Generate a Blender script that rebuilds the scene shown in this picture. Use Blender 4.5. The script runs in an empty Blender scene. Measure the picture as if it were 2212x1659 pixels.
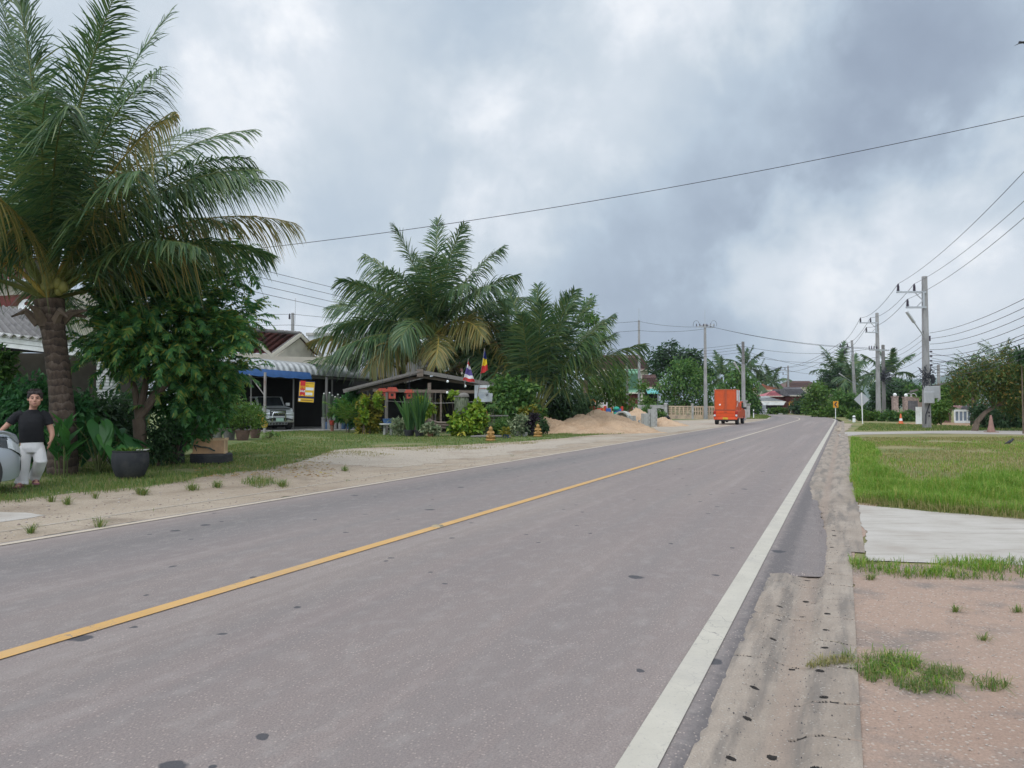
import bpy, bmesh, math, random
import numpy as np
from mathutils import Vector, Matrix
from mathutils.geometry import tessellate_polygon
R = math.radians
random.seed(7)
rng = np.random.default_rng(11)
S = bpy.context.scene
COL = S.collection

# ------------------------------------------------------------------ camera
CAM_H = 1.4
FPX, PCX, PCY = 1661.3, 1106.0, 829.5          # the photo measured on a 2212 x 1659 grid
PITCH = math.atan(49.5 / FPX)
cd = bpy.data.cameras.new('camera'); cam = bpy.data.objects.new('camera', cd); COL.objects.link(cam)
cam.location = (0, 0, CAM_H); cam.rotation_euler = (R(90) + PITCH, 0, 0)
cd.sensor_width = 36; cd.lens = 36 * FPX / 2212; cd.clip_start = 0.05; cd.clip_end = 20000
S.camera = cam

# ------------------------------------------------------------------ sky, sun, exposure
SUN_EL, SUN_AZ = R(58), R(215)     # azimuth clockwise from +Y
S.view_settings.view_transform = 'Standard'; S.view_settings.look = 'None'
S.view_settings.exposure = 0.17; S.view_settings.gamma = 1.0
W = bpy.data.worlds.new('World'); S.world = W; W.use_nodes = True
def build_world():
    nt = W.node_tree; nt.nodes.clear(); N = nt.nodes.new; L = nt.links.new
    out = N('ShaderNodeOutputWorld'); bg = N('ShaderNodeBackground'); L(bg.outputs[0], out.inputs[0])
    bg.inputs[1].default_value = 0.1
    sky = N('ShaderNodeTexSky'); sky.sky_type = 'NISHITA'; sky.sun_disc = False
    sky.sun_elevation = SUN_EL; sky.sun_rotation = SUN_AZ; sky.dust_density = 3
    def math_(op, a, b=None, clamp=False):
        m = N('ShaderNodeMath'); m.operation = op; m.use_clamp = clamp
        for i, v in enumerate((a, b)):
            if v is None: continue
            if isinstance(v, (int, float)): m.inputs[i].default_value = v
            else: L(v, m.inputs[i])
        return m.outputs[0]
    tc = N('ShaderNodeTexCoord')
    sep = N('ShaderNodeSeparateXYZ'); L(tc.outputs['Generated'], sep.inputs[0])
    z = math_('ADD', math_('MAXIMUM', sep.outputs[2], 0.0), 0.34)
    cmb = N('ShaderNodeCombineXYZ')
    L(math_('DIVIDE', sep.outputs[0], z), cmb.inputs[0]); L(math_('DIVIDE', sep.outputs[1], z), cmb.inputs[1])
    def noise(vec, sc, det, rough, dist=0.0, off=(0, 0, 0)):
        mp = N('ShaderNodeMapping'); mp.inputs[1].default_value = off; L(vec, mp.inputs[0])
        n = N('ShaderNodeTexNoise'); n.inputs['Scale'].default_value = sc; n.inputs['Detail'].default_value = det
        n.inputs['Roughness'].default_value = rough; n.inputs['Distortion'].default_value = dist
        L(mp.outputs[0], n.inputs['Vector']); return n
    big = noise(cmb.outputs[0], 1.1, 3, 0.5, 0.3, (3.1, 1.7, 0)).outputs[0]
    mid0 = noise(tc.outputs['Generated'], 4.2, 8, 0.56, 0.15, (0.4, 5.2, 0)).outputs[0]
    edge = N('ShaderNodeMapRange'); edge.interpolation_type = 'SMOOTHSTEP'; L(mid0, edge.inputs[0]); edge.inputs[1].default_value = .43; edge.inputs[2].default_value = .61
    mid = math_('ADD', math_('MULTIPLY', edge.outputs[0], .36), math_('MULTIPLY', mid0, .64))
    fine = noise(tc.outputs['Generated'], 10.0, 8, 0.6, 0.1, (1, 2, 3)).outputs[0]
    v = math_('ADD', math_('MULTIPLY', math_('SUBTRACT', big, 0.5), 0.30),
              math_('ADD', math_('MULTIPLY', math_('SUBTRACT', mid, 0.5), 0.62), math_('MULTIPLY', math_('SUBTRACT', fine, 0.5), 0.22)))
    # the cloud masses of this sky, each at its own bearing
    wob = noise(tc.outputs['Generated'], 3.2, 5, 0.6, 0.0, (7, 1, 4))
    sub = N('ShaderNodeVectorMath'); sub.operation = 'SUBTRACT'; L(wob.outputs[1], sub.inputs[0]); sub.inputs[1].default_value = (.5, .5, .5)
    scl = N('ShaderNodeVectorMath'); scl.operation = 'SCALE'; L(sub.outputs[0], scl.inputs[0]); scl.inputs['Scale'].default_value = 0.30
    dv = N('ShaderNodeVectorMath'); dv.operation = 'ADD'; L(tc.outputs['Generated'], dv.inputs[0]); L(scl.outputs[0], dv.inputs[1])
    acc = v
    for (px, py, rad, amt) in CLOUDS:
        x = (px - PCX) / FPX; y = (PCY - py) / FPX
        d = Vector((x, math.cos(PITCH) - y * math.sin(PITCH), math.sin(PITCH) + y * math.cos(PITCH))).normalized()
        ds = N('ShaderNodeVectorMath'); ds.operation = 'DISTANCE'; L(dv.outputs[0], ds.inputs[0]); ds.inputs[1].default_value = d
        mr = N('ShaderNodeMapRange'); mr.interpolation_type = 'SMOOTHSTEP'
        L(ds.outputs['Value'], mr.inputs[0]); mr.inputs[1].default_value = 0; mr.inputs[2].default_value = rad
        mr.inputs[3].default_value = amt; mr.inputs[4].default_value = 0
        acc = math_('ADD', acc, mr.outputs[0])
    rp = N('ShaderNodeValToRGB'); e = rp.color_ramp.elements
    L(math_('ADD', math_('MULTIPLY', acc, .98), 0.565, True), rp.inputs[0])
    stops = [(0.0, (.20, .235, .32)), (.22, (.30, .36, .455)), (.40, (.455, .54, .635)), (.55, (.575, .645, .715)), (.72, (.71, .76, .82)), (.92, (.93, .945, .97))]
    e[0].position = stops[0][0]; e[0].color = (*stops[0][1], 1); e[1].position = stops[-1][0]; e[1].color = (*stops[-1][1], 1)
    for p_, c_ in stops[1:-1]:
        q = e.new(p_); q.color = (*c_, 1)
    # overcast: the cloud layer is about twice as bright overhead
    up = N('ShaderNodeMapRange'); up.interpolation_type = 'SMOOTHSTEP'; L(sep.outputs[2], up.inputs[0])
    up.inputs[1].default_value = 0.42; up.inputs[2].default_value = 0.95; up.inputs[3].default_value = 10.0; up.inputs[4].default_value = ZENITH
    # and brighter all round the hidden sun, behind the camera
    dsun = N('ShaderNodeVectorMath'); dsun.operation = 'DOT_PRODUCT'; L(tc.outputs['Generated'], dsun.inputs[0]); dsun.inputs[1].default_value = (math.sin(SUN_AZ) * .9, math.cos(SUN_AZ) * .9, .42)
    gl = N('ShaderNodeMapRange'); gl.interpolation_type = 'SMOOTHSTEP'; L(dsun.outputs['Value'], gl.inputs[0]); gl.inputs[1].default_value = -.1; gl.inputs[2].default_value = .9; gl.inputs[3].default_value = 1; gl.inputs[4].default_value = GLOW
    sc2 = N('ShaderNodeVectorMath'); sc2.operation = 'SCALE'; L(rp.outputs[0], sc2.inputs[0]); L(math_('MULTIPLY', up.outputs[0], gl.outputs[0]), sc2.inputs['Scale'])
    mix = N('ShaderNodeMix'); mix.data_type = 'RGBA'; mix.inputs[0].default_value = 0.95
    L(sky.outputs[0], mix.inputs[6]); L(sc2.outputs[0], mix.inputs[7]); L(mix.outputs[2], bg.inputs[0])
ZENITH = 10.5; GLOW = 2.5
CLOUDS = [(1950, 140, .32, -.20), (1330, 130, .26, .11), (1440, 760, .30, -.15), (1300, 600, .24, -.05), (700, 130, .22, .22), (300, 60, .40, .14), (1250, 350, .3, .05), (1650, 420, .2, -.06),
          (1960, 690, .22, .24), (2180, 760, .25, .16), (960, 420, .25, .10), (620, 430, .22, -.08), (620, 700, .25, .10), (2160, 430, .2, .06), (1000, 60, .3, -.06)]
build_world()
sl = bpy.data.lights.new('sun', 'SUN'); sl.energy = 0.9; sl.angle = R(22); sl.color = (1, .96, .9)
so = bpy.data.objects.new('sun', sl); COL.objects.link(so)
so.rotation_euler = (R(90) - SUN_EL, 0, -SUN_AZ + math.pi)
so.location = (0, 0, 60)

# ------------------------------------------------------------------ pixel <-> place helpers
def ray(px, py):
    x = (px - PCX) / FPX; y = (PCY - py) / FPX
    return x, math.cos(PITCH) - y * math.sin(PITCH), math.sin(PITCH) + y * math.cos(PITCH)
def at(px, py, Y):
    x, y, z = ray(px, py); k = Y / y
    return Vector((x * k, Y, CAM_H + z * k))
def gp(px, py, z=0.0):
    x, y, zz = ray(px, py); k = (z - CAM_H) / zz
    return Vector((x * k, y * k, z))
def gx(px, Y): return Vector(((px - PCX) / FPX * Y, Y, 0))
def mpp(Y): return Y / FPX

# ------------------------------------------------------------------ object helpers
def link(o, parent=None):
    COL.objects.link(o)
    if parent is not None: o.parent = parent
    return o
def props(o, label=None, cat=None, group=None, kind=None):
    if label: o['label'] = label
    if cat: o['category'] = cat
    if group: o['group'] = group
    if kind: o['kind'] = kind
    return o
def thing(name, label, cat, loc=(0, 0, 0), rotz=0.0, group=None):
    o = bpy.data.objects.new(name, None); COL.objects.link(o); o.empty_display_size = .2
    o.location = loc; o.rotation_euler = (0, 0, rotz)
    return props(o, label, cat, group)
def copy_tree(o, parent=None):
    c = o.copy(); COL.objects.link(c)
    if parent is not None: c.parent = parent
    for ch in list(o.children): copy_tree(ch, c)
    return c
def mesh_np(name, V, F, mat, parent=None, smooth=False, uv=None):
    """V (n,3) array, F (m,k) int array, one material or a list"""
    me = bpy.data.meshes.new(name)
    V = np.asarray(V, dtype=np.float32); F = np.asarray(F, dtype=np.int32); k = F.shape[1]
    me.vertices.add(len(V)); me.vertices.foreach_set('co', V.ravel())
    me.loops.add(F.size); me.loops.foreach_set('vertex_index', F.ravel())
    me.polygons.add(len(F)); me.polygons.foreach_set('loop_start', np.arange(0, F.size, k, dtype=np.int32))
    me.polygons.foreach_set('use_smooth', np.full(len(F), bool(smooth)))
    if uv is not None:
        l = me.uv_layers.new(name='uv'); l.data.foreach_set('uv', np.asarray(uv, dtype=np.float32)[F.ravel()].ravel())
    me.update(calc_edges=True)
    me.materials.append(mat)
    return link(bpy.data.objects.new(name, me), parent)
class MB:
    def __init__(s): s.v = []; s.f = []; s.m = []; s.mi = 0
    def add(s, V, F):
        b = len(s.v); s.v += [tuple(p) for p in V]; s.f += [tuple(b + i for i in f) for f in F]; s.m += [s.mi] * len(F); return s
    def box(s, c, d, rz=0.0, M=None, taper=1.0):
        hx, hy, hz = d[0] / 2, d[1] / 2, d[2] / 2; P = []
        for z, t in ((-hz, 1), (hz, taper)):
            for x, y in ((-hx, -hy), (hx, -hy), (hx, hy), (-hx, hy)): P.append(Vector((x * t, y * t, z)))
        m = Matrix.Translation(c) @ (Matrix.Rotation(rz, 4, 'Z') if M is None else M)
        return s.add([m @ p for p in P], [(3, 2, 1, 0), (4, 5, 6, 7), (0, 1, 5, 4), (1, 2, 6, 5), (2, 3, 7, 6), (3, 0, 4, 7)])
    def rbox(s, c, d, b=.02, rz=0.0, M=None):
        """box with chamfered edges"""
        bm = bmesh.new(); bmesh.ops.create_cube(bm, size=1)
        for v in bm.verts: v.co = Vector((v.co.x * d[0], v.co.y * d[1], v.co.z * d[2]))
        bmesh.ops.bevel(bm, geom=list(bm.edges), offset=min(b, min(d) * .45), segments=2, affect='EDGES', profile=.5)
        m = Matrix.Translation(c) @ (Matrix.Rotation(rz, 4, 'Z') if M is None else M)
        bm.verts.index_update(); s.add([m @ v.co for v in bm.verts], [[v.index for v in f.verts] for f in bm.faces]); bm.free(); return s
    def bar(s, a, b, w, h=None, up=(0, 0, 1)):
        a = Vector(a); b = Vector(b); d = (b - a); L = d.length
        if L < 1e-6: return s
        y = d / L; x = y.cross(Vector(up))
        if x.length < 1e-4: x = Vector((1, 0, 0))
        x.normalize(); z = x.cross(y); M = Matrix((x, y, z)).transposed().to_4x4()
        return s.box((a + b) / 2, (w, L, h or w), M=M)
    def tube(s, pts, rad, n=8, cap=True):
        pts = [Vector(p) for p in pts]; V = []; F = []
        if isinstance(rad, (int, float)): rad = [rad] * len(pts)
        ref = Vector((0, 0, 1))
        for i, p in enumerate(pts):
            t = (pts[min(i + 1, len(pts) - 1)] - pts[max(i - 1, 0)]).normalized()
            if abs(t.dot(ref)) > .95: ref = Vector((1, 0, 0)) if abs(t.x) < .9 else Vector((0, 1, 0))
            x = t.cross(ref).normalized(); y = x.cross(t); ref = y if abs(t.z) > .5 else ref
            for k in range(n):
                a = 2 * math.pi * k / n; V.append(p + (x * math.cos(a) + y * math.sin(a)) * rad[i])
        for i in range(len(pts) - 1):
            for k in range(n): F.append((i * n + k, i * n + (k + 1) % n, (i + 1) * n + (k + 1) % n, (i + 1) * n + k))
        if cap: F.append(tuple(range(n - 1, -1, -1))); F.append(tuple((len(pts) - 1) * n + k for k in range(n)))
        return s.add(V, F)
    def lathe(s, prof, n=20, c=(0, 0, 0), M=None):
        V = []; F = []; c = Vector(c)
        for r, z in prof:
            for k in range(n):
                a = 2 * math.pi * k / n; p = Vector((r * math.cos(a), r * math.sin(a), z)); V.append(c + (M @ p if M else p))
        for i in range(len(prof) - 1):
            for k in range(n): F.append((i * n + k, i * n + (k + 1) % n, (i + 1) * n + (k + 1) % n, (i + 1) * n + k))
        F.append(tuple(range(n - 1, -1, -1))); F.append(tuple((len(prof) - 1) * n + k for k in range(n)))
        return s.add(V, F)
    def ball(s, c, r, n=12, m=8, M=None):
        if isinstance(r, (int, float)): r = (r, r, r)
        V = []; F = []; c = Vector(c)
        for i in range(m + 1):
            t = math.pi * (i / m * .98 + .01)
            for k in range(n):
                a = 2 * math.pi * k / n; p = Vector((r[0] * math.sin(t) * math.cos(a), r[1] * math.sin(t) * math.sin(a), -r[2] * math.cos(t)))
                V.append(c + (M @ p if M else p))
        for i in range(m):
            for k in range(n): F.append((i * n + k, i * n + (k + 1) % n, (i + 1) * n + (k + 1) % n, (i + 1) * n + k))
        F.append(tuple(range(n - 1, -1, -1))); F.append(tuple(m * n + k for k in range(n)))
        return s.add(V, F)
    def quad(s, a, b, c, d): return s.add([a, b, c, d], [(0, 1, 2, 3)])
    def slab(s, P, th):
        """a flat polygon P given thickness th along its normal"""
        P = [Vector(p) for p in P]; nrm = (P[1] - P[0]).cross(P[2] - P[0]).normalized() * th; n = len(P)
        F = [tuple(range(n)), tuple(range(2 * n - 1, n - 1, -1))] + [(i, n + i, n + (i + 1) % n, (i + 1) % n) for i in range(n)]
        return s.add(P + [p - nrm for p in P], F)
    def prism(s, poly, y0, y1, M=None):
        """poly in XZ extruded along Y"""
        n = len(poly); V = [Vector((x, y0, z)) for x, z in poly] + [Vector((x, y1, z)) for x, z in poly]
        if M: V = [M @ v for v in V]
        F = [tuple(range(n)), tuple(range(2 * n - 1, n - 1, -1))] + [((i + 1) % n, i, n + i, n + (i + 1) % n) for i in range(n)]
        return s.add(V, F)
    def build(s, name, mat, parent=None, smooth=False, fix=True):
        me = bpy.data.meshes.new(name); me.from_pydata(s.v, [], s.f)
        ms = mat if isinstance(mat, (list, tuple)) else [mat]
        for m in ms: me.materials.append(m)
        if len(ms) > 1: me.polygons.foreach_set('material_index', s.m)
        if fix:
            bm = bmesh.new(); bm.from_mesh(me); bmesh.ops.recalc_face_normals(bm, faces=bm.faces); bm.to_mesh(me); bm.free()
        if smooth:
            me.polygons.foreach_set('use_smooth', [True] * len(me.polygons))
            me.set_sharp_from_angle(angle=R(40))
        me.update()
        return link(bpy.data.objects.new(name, me), parent)

# ------------------------------------------------------------------ materials
def new_mat(name):
    m = bpy.data.materials.new(name); m.use_nodes = True; nt = m.node_tree
    return m, nt, nt.nodes['Principled BSDF'], nt.nodes['Material Output']
def ramp(nt, fac, stops):
    r = nt.nodes.new('ShaderNodeValToRGB'); e = r.color_ramp.elements
    e[0].position = stops[0][0]; e[0].color = (*stops[0][1], 1); e[1].position = stops[-1][0]; e[1].color = (*stops[-1][1], 1)
    for p, c in stops[1:-1]: q = e.new(p); q.color = (*c, 1)
    nt.links.new(fac, r.inputs[0]); return r.outputs[0]
def tnoise(nt, vec, scale, detail=4, rough=.55, stretch=None, dist=0.0):
    if stretch:
        mp = nt.nodes.new('ShaderNodeMapping'); mp.inputs[3].default_value = stretch; nt.links.new(vec, mp.inputs[0]); vec = mp.outputs[0]
    n = nt.nodes.new('ShaderNodeTexNoise'); n.inputs['Scale'].default_value = scale; n.inputs['Detail'].default_value = detail
    n.inputs['Roughness'].default_value = rough; n.inputs['Distortion'].default_value = dist
    nt.links.new(vec, n.inputs['Vector']); return n.outputs[0]
def vor(nt, vec, scale, feature='F1', out='Distance', stretch=None):
    if stretch:
        mp = nt.nodes.new('ShaderNodeMapping'); mp.inputs[3].default_value = stretch; nt.links.new(vec, mp.inputs[0]); vec = mp.outputs[0]
    n = nt.nodes.new('ShaderNodeTexVoronoi'); n.voronoi_dimensions = '2D'; n.feature = feature; n.inputs['Scale'].default_value = scale
    nt.links.new(vec, n.inputs['Vector']); return n.outputs[out]
def mixc(nt, fac, a, b, mode='MIX'):
    m = nt.nodes.new('ShaderNodeMix'); m.data_type = 'RGBA'; m.blend_type = mode
    for i, v in ((0, fac), (6, a), (7, b)):
        if isinstance(v, (int, float)): m.inputs[i].default_value = v
        elif isinstance(v, tuple): m.inputs[i].default_value = (*v, 1)
        else: nt.links.new(v, m.inputs[i])
    return m.outputs[2]
def mth(nt, op, a, b=0.0, clamp=False):
    m = nt.nodes.new('ShaderNodeMath'); m.operation = op; m.use_clamp = clamp
    for i, v in enumerate((a, b)):
        if isinstance(v, (int, float)): m.inputs[i].default_value = v
        else: nt.links.new(v, m.inputs[i])
    return m.outputs[0]
def mrange(nt, v, a, b, c=0.0, d=1.0):
    m = nt.nodes.new('ShaderNodeMapRange'); nt.links.new(v, m.inputs[0])
    for i, x in enumerate((a, b, c, d)): m.inputs[i + 1].default_value = x
    return m.outputs[0]
def bump(nt, b, h, dist=.01, strength=.6):
    n = nt.nodes.new('ShaderNodeBump'); n.inputs['Distance'].default_value = dist; n.inputs['Strength'].default_value = strength
    nt.links.new(h, n.inputs['Height']); nt.links.new(n.outputs[0], b.inputs['Normal'])
def coords(nt, which='Object'):
    return nt.nodes.new('ShaderNodeTexCoord').outputs[which]
def mat(name, col, rough=.75, var=.18, scale=6.0, metal=0.0, spec=.4, bmp=0.0, dirt=None, dscale=2.5, stretch=None, coat=0.0):
    m, nt, b, o = new_mat(name)
    v = coords(nt); n = tnoise(nt, v, scale, 5, .6, stretch)
    lo = tuple(c * (1 - var) for c in col); hi = tuple(min(1, c * (1 + var)) for c in col)
    c = ramp(nt, n, [(.28, lo), (.72, hi)])
    if dirt:
        d = tnoise(nt, v, dscale, 6, .65, stretch)
        c = mixc(nt, mrange(nt, d, .48, .68), c, dirt)
    nt.links.new(c, b.inputs['Base Color'])
    b.inputs['Roughness'].default_value = rough; b.inputs['Metallic'].default_value = metal
    b.inputs['Specular IOR Level'].default_value = spec; b.inputs['Coat Weight'].default_value = coat
    if bmp: bump(nt, b, n, bmp)
    return m
def leafmat(name, cols, rough=.55, trans=.28, spec=.35, gain=1.0):
    """leaf colour drawn per leaf; thin leaves pass a little light"""
    m, nt, b, o = new_mat(name)
    g = nt.nodes.new('ShaderNodeNewGeometry'); k = len(cols)
    c = ramp(nt, g.outputs['Random Per Island'], [(i / max(1, k - 1), tuple(min(1, x * gain) for x in c)) for i, c in enumerate(cols)])
    nt.links.new(c, b.inputs['Base Color']); b.inputs['Roughness'].default_value = rough; b.inputs['Specular IOR Level'].default_value = spec
    t = nt.nodes.new('ShaderNodeBsdfTranslucent'); hs = nt.nodes.new('ShaderNodeHueSaturation'); hs.inputs['Value'].default_value = 1.5
    nt.links.new(c, hs.inputs['Color']); nt.links.new(hs.outputs[0], t.inputs[0])
    mx = nt.nodes.new('ShaderNodeMixShader'); mx.inputs[0].default_value = trans
    nt.links.new(b.outputs[0], mx.inputs[1]); nt.links.new(t.outputs[0], mx.inputs[2]); nt.links.new(mx.outputs[0], o.inputs[0])
    return m
M = {}
M['concrete'] = mat('concrete', (.40, .38, .36), .9, .2, 5, dirt=(.22, .21, .2), bmp=.004)
M['pole'] = mat('pole concrete', (.30, .29, .285), .9, .18, 3, dirt=(.20, .19, .185), stretch=(1, 1, .25))
M['dark_pole'] = mat('weathered pole', (.17, .16, .155), .9, .2, 3, stretch=(1, 1, .25))
M['galv'] = mat('galvanised steel', (.42, .43, .45), .5, .12, 4, metal=.5)
M['insul'] = mat('brown insulator', (.05, .04, .06), .35, .1)
M['wire'] = mat('cable', (.035, .036, .045), .6, .05)
M['white'] = mat('white paint', (.76, .76, .75), .6, .05, 3, dirt=(.55, .54, .5), dscale=1.2)
M['cream'] = mat('cream wall', (.66, .60, .50), .85, .06, 1.5, dirt=(.5, .45, .37), dscale=.8)
M['wood'] = mat('old wood', (.16, .125, .10), .9, .35, 3, stretch=(1, 1, 8), bmp=.004)
M['wood_grey'] = mat('grey weathered wood', (.17, .155, .14), .9, .3, 4, stretch=(6, 1, 6), bmp=.003)
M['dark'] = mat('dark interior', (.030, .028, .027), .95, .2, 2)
M['rubber'] = mat('black rubber', (.025, .026, .03), .8, .2, 8, dirt=(.055, .052, .05), bmp=.003)
M['glass'] = mat('dark glass', (.02, .025, .03), .08, .05, spec=.8)
M['chrome'] = mat('chrome', (.75, .76, .78), .12, .02, metal=1)
M['sand'] = None
# ------------------------------------------------------------------ the ground and the road
HEAD = R(23.3); R0 = Vector((0.471, 2.98))
def road_axis():
    pts = []; s = -16.0; th = HEAD; p = R0 + Vector((math.sin(th), math.cos(th))) * s
    while s < 330:
        pts.append((s, p.copy(), th)); ds = 1.0
        k = 0 if s < 80 else (.0042 if s < 140 else .017 if s < 215 else 0)
        th -= k * ds; p = p + Vector((math.sin(th), math.cos(th))) * ds; s += ds
    return pts
AXIS = road_axis()
def RP(s, t, z=0.0):
    f = max(0, min(len(AXIS) - 1.001, s + 16.0)); i = int(f); u = f - i
    a = AXIS[i]; b = AXIS[i + 1]; p = a[1].lerp(b[1], u); th = a[2] * (1 - u) + b[2] * u
    return Vector((p.x - math.cos(th) * t, p.y + math.sin(th) * t, z))
def road_st(p):
    """inverse for the straight part"""
    d = Vector((p[0], p[1])) - R0
    return d.x * math.sin(HEAD) + d.y * math.cos(HEAD), -d.x * math.cos(HEAD) + d.y * math.sin(HEAD)
def ribbon(name, s0, s1, ts, z, m, ds=1.0, edge=None, parent=None):
    n = int((s1 - s0) / ds) + 1; V = []; U = []; F = []; k = len(ts)
    for i in range(n + 1):
        s = min(s1, s0 + i * ds)
        for j, t in enumerate(ts):
            tt = t
            if edge and j < 2: tt = t + edge(s) + .09 * j
            zz = z[j] if isinstance(z, (list, tuple)) else z
            V.append(RP(s, tt, zz)); U.append((s, tt))
    for i in range(n):
        for j in range(k - 1): F.append((i * k + j, i * k + k + j, i * k + k + j + 1, i * k + j + 1))
    return mesh_np(name, V, np.array(F)[:, ::-1], m, parent, uv=np.array(U))
def fnoise(x, seed=0.0):
    return (math.sin(x * 1.3 + seed) + .6 * math.sin(x * 3.1 + seed * 2.3) + .45 * math.sin(x * 7.7 + seed * .7) + .3 * math.sin(x * 17.3 + seed * 3.1) + .2 * math.sin(x * 41 + seed)) / 2.0
def sheet(name, poly, z, m, jit=.08, step=.2, kind='structure', seed=1.0, label=None):
    P = [Vector((p[0], p[1])) for p in poly]; out = []; acc = 0.0
    for i, a in enumerate(P):
        b = P[(i + 1) % len(P)]; d = b - a; L = d.length
        n = max(1, min(400, int(L / step))); nn = Vector((-d.y, d.x)).normalized() if L > 0 else Vector((0, 0))
        for k in range(n):
            u = k / n; q = a + d * u; out.append(q + nn * fnoise((acc + L * u) * 1.1, seed) * jit)
        acc += L
    tri = tessellate_polygon([[Vector((q.x, q.y, 0)) for q in out]])
    F = []
    for t in tri:
        a, b, c = (out[i] for i in t)
        F.append(t if (b - a).x * (c - a).y - (b - a).y * (c - a).x > 0 else (t[0], t[2], t[1]))
    o = mesh_np(name, [(q.x, q.y, z) for q in out], F, m)
    return props(o, label, None, None, kind)

def asphalt():
    m, nt, b, o = new_mat('worn asphalt')
    uv = coords(nt, 'UV'); sp = nt.nodes.new('ShaderNodeSeparateXYZ'); nt.links.new(uv, sp.inputs[0])
    t = mth(nt, 'DIVIDE', sp.outputs[1], 7.2)
    wob = mth(nt, 'MULTIPLY', mth(nt, 'SUBTRACT', tnoise(nt, uv, .35, 3), .5), .05)
    t = mth(nt, 'ADD', t, wob)
    c = ramp(nt, t, [(0, (0.320, 0.258, 0.229)), (.10, (0.294, 0.237, 0.214)), (.2, (0.325, 0.262, 0.232)), (.33, (0.294, 0.237, 0.214)), (.43, (0.320, 0.263, 0.230)),
                     (.52, (0.303, 0.247, 0.221)), (.66, (0.294, 0.243, 0.219)), (.76, (0.242, 0.211, 0.198)), (.83, (0.163, 0.157, 0.151)), (.88, (0.224, 0.198, 0.185)), (.95, (0.298, 0.243, 0.216)), (1, (0.320, 0.252, 0.221))])
    big = tnoise(nt, uv, .55, 6, .62, (.3, 1, 1)); c = mixc(nt, mrange(nt, big, .35, .7, 0, .55), c, (0.220, 0.175, 0.170))
    fine = tnoise(nt, uv, 90, 3, .7); c = mixc(nt, mrange(nt, fine, .34, .62, 0, .75), c, (0.165, 0.135, 0.129))
    trk = tnoise(nt, uv, 1.0, 4, .6, (.035, 1.7, 1)); c = mixc(nt, mrange(nt, trk, .42, .68, 0, .5), c, (.185, .17, .165)); c = mixc(nt, mrange(nt, trk, .45, .28, 0, .35), c, (.37, .335, .315))
    med = tnoise(nt, uv, 7, 5, .65, (.6, 1, 1)); c = mixc(nt, mrange(nt, med, .5, .75, 0, .35), c, (.36, .325, .30))
    dk0 = None; en = mth(nt, 'ADD', sp.outputs[1], mth(nt, 'MULTIPLY', mth(nt, 'SUBTRACT', tnoise(nt, uv, 12, 5, .75), .5), .24))
    c = mixc(nt, mth(nt, 'MULTIPLY', mrange(nt, en, -.09, -.17, 0, .8), mrange(nt, en, -.34, -.27, .3, 1)), c, (.115, .102, .102))
    # light stone chips in the surface
    wv = nt.nodes.new('ShaderNodeTexVoronoi'); wv.voronoi_dimensions = '2D'; wv.inputs['Scale'].default_value = 48
    mp = nt.nodes.new('ShaderNodeMapping'); mp.inputs[3].default_value = (.8, 1.2, 1); nt.links.new(uv, mp.inputs[0]); nt.links.new(mp.outputs[0], wv.inputs['Vector'])
    spc = nt.nodes.new('ShaderNodeSeparateColor'); nt.links.new(wv.outputs['Color'], spc.inputs[0])
    rare = mth(nt, 'GREATER_THAN', spc.outputs[0], .80)
    chip = mth(nt, 'MULTIPLY', mrange(nt, wv.outputs['Distance'], .30, .18), rare)
    c = mixc(nt, mth(nt, 'MULTIPLY', chip, mrange(nt, tnoise(nt, uv, 1.7, 4, .6), .3, .7, .12, .55)), c, (0.550, 0.450, 0.386))
    # tar spots
    wt = tnoise(nt, uv, 5, 4, .6)
    av = nt.nodes.new('ShaderNodeVectorMath'); av.operation = 'SCALE'; nn = nt.nodes.new('ShaderNodeTexNoise'); nn.inputs['Scale'].default_value = 9; nt.links.new(uv, nn.inputs['Vector'])
    nt.links.new(nn.outputs[1], av.inputs[0]); av.inputs['Scale'].default_value = .09
    ad = nt.nodes.new('ShaderNodeVectorMath'); ad.operation = 'ADD'; nt.links.new(uv, ad.inputs[0]); nt.links.new(av.outputs[0], ad.inputs[1])
    def spots(scale, thr, rad):
        w = nt.nodes.new('ShaderNodeTexVoronoi'); w.voronoi_dimensions = '2D'; w.inputs['Scale'].default_value = scale; nt.links.new(ad.outputs[0], w.inputs['Vector'])
        s2 = nt.nodes.new('ShaderNodeSeparateColor'); nt.links.new(w.outputs['Color'], s2.inputs[0])
        return mth(nt, 'MULTIPLY', mth(nt, 'GREATER_THAN', s2.outputs[1], thr), mrange(nt, w.outputs['Distance'], rad, rad * .8))
    dk = mth(nt, 'MAXIMUM', spots(1.1, .80, .075), spots(3.2, .93, .095))
    c = mixc(nt, mth(nt, 'MULTIPLY', dk, .9), c, (0.057, 0.056, 0.063))
    nt.links.new(c, b.inputs['Base Color']); b.inputs['Roughness'].default_value = .82; b.inputs['Specular IOR Level'].default_value = .4
    bump(nt, b, mth(nt, 'ADD', fine, mth(nt, 'MULTIPLY', chip, .4)), .006, .7)
    return m
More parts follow.
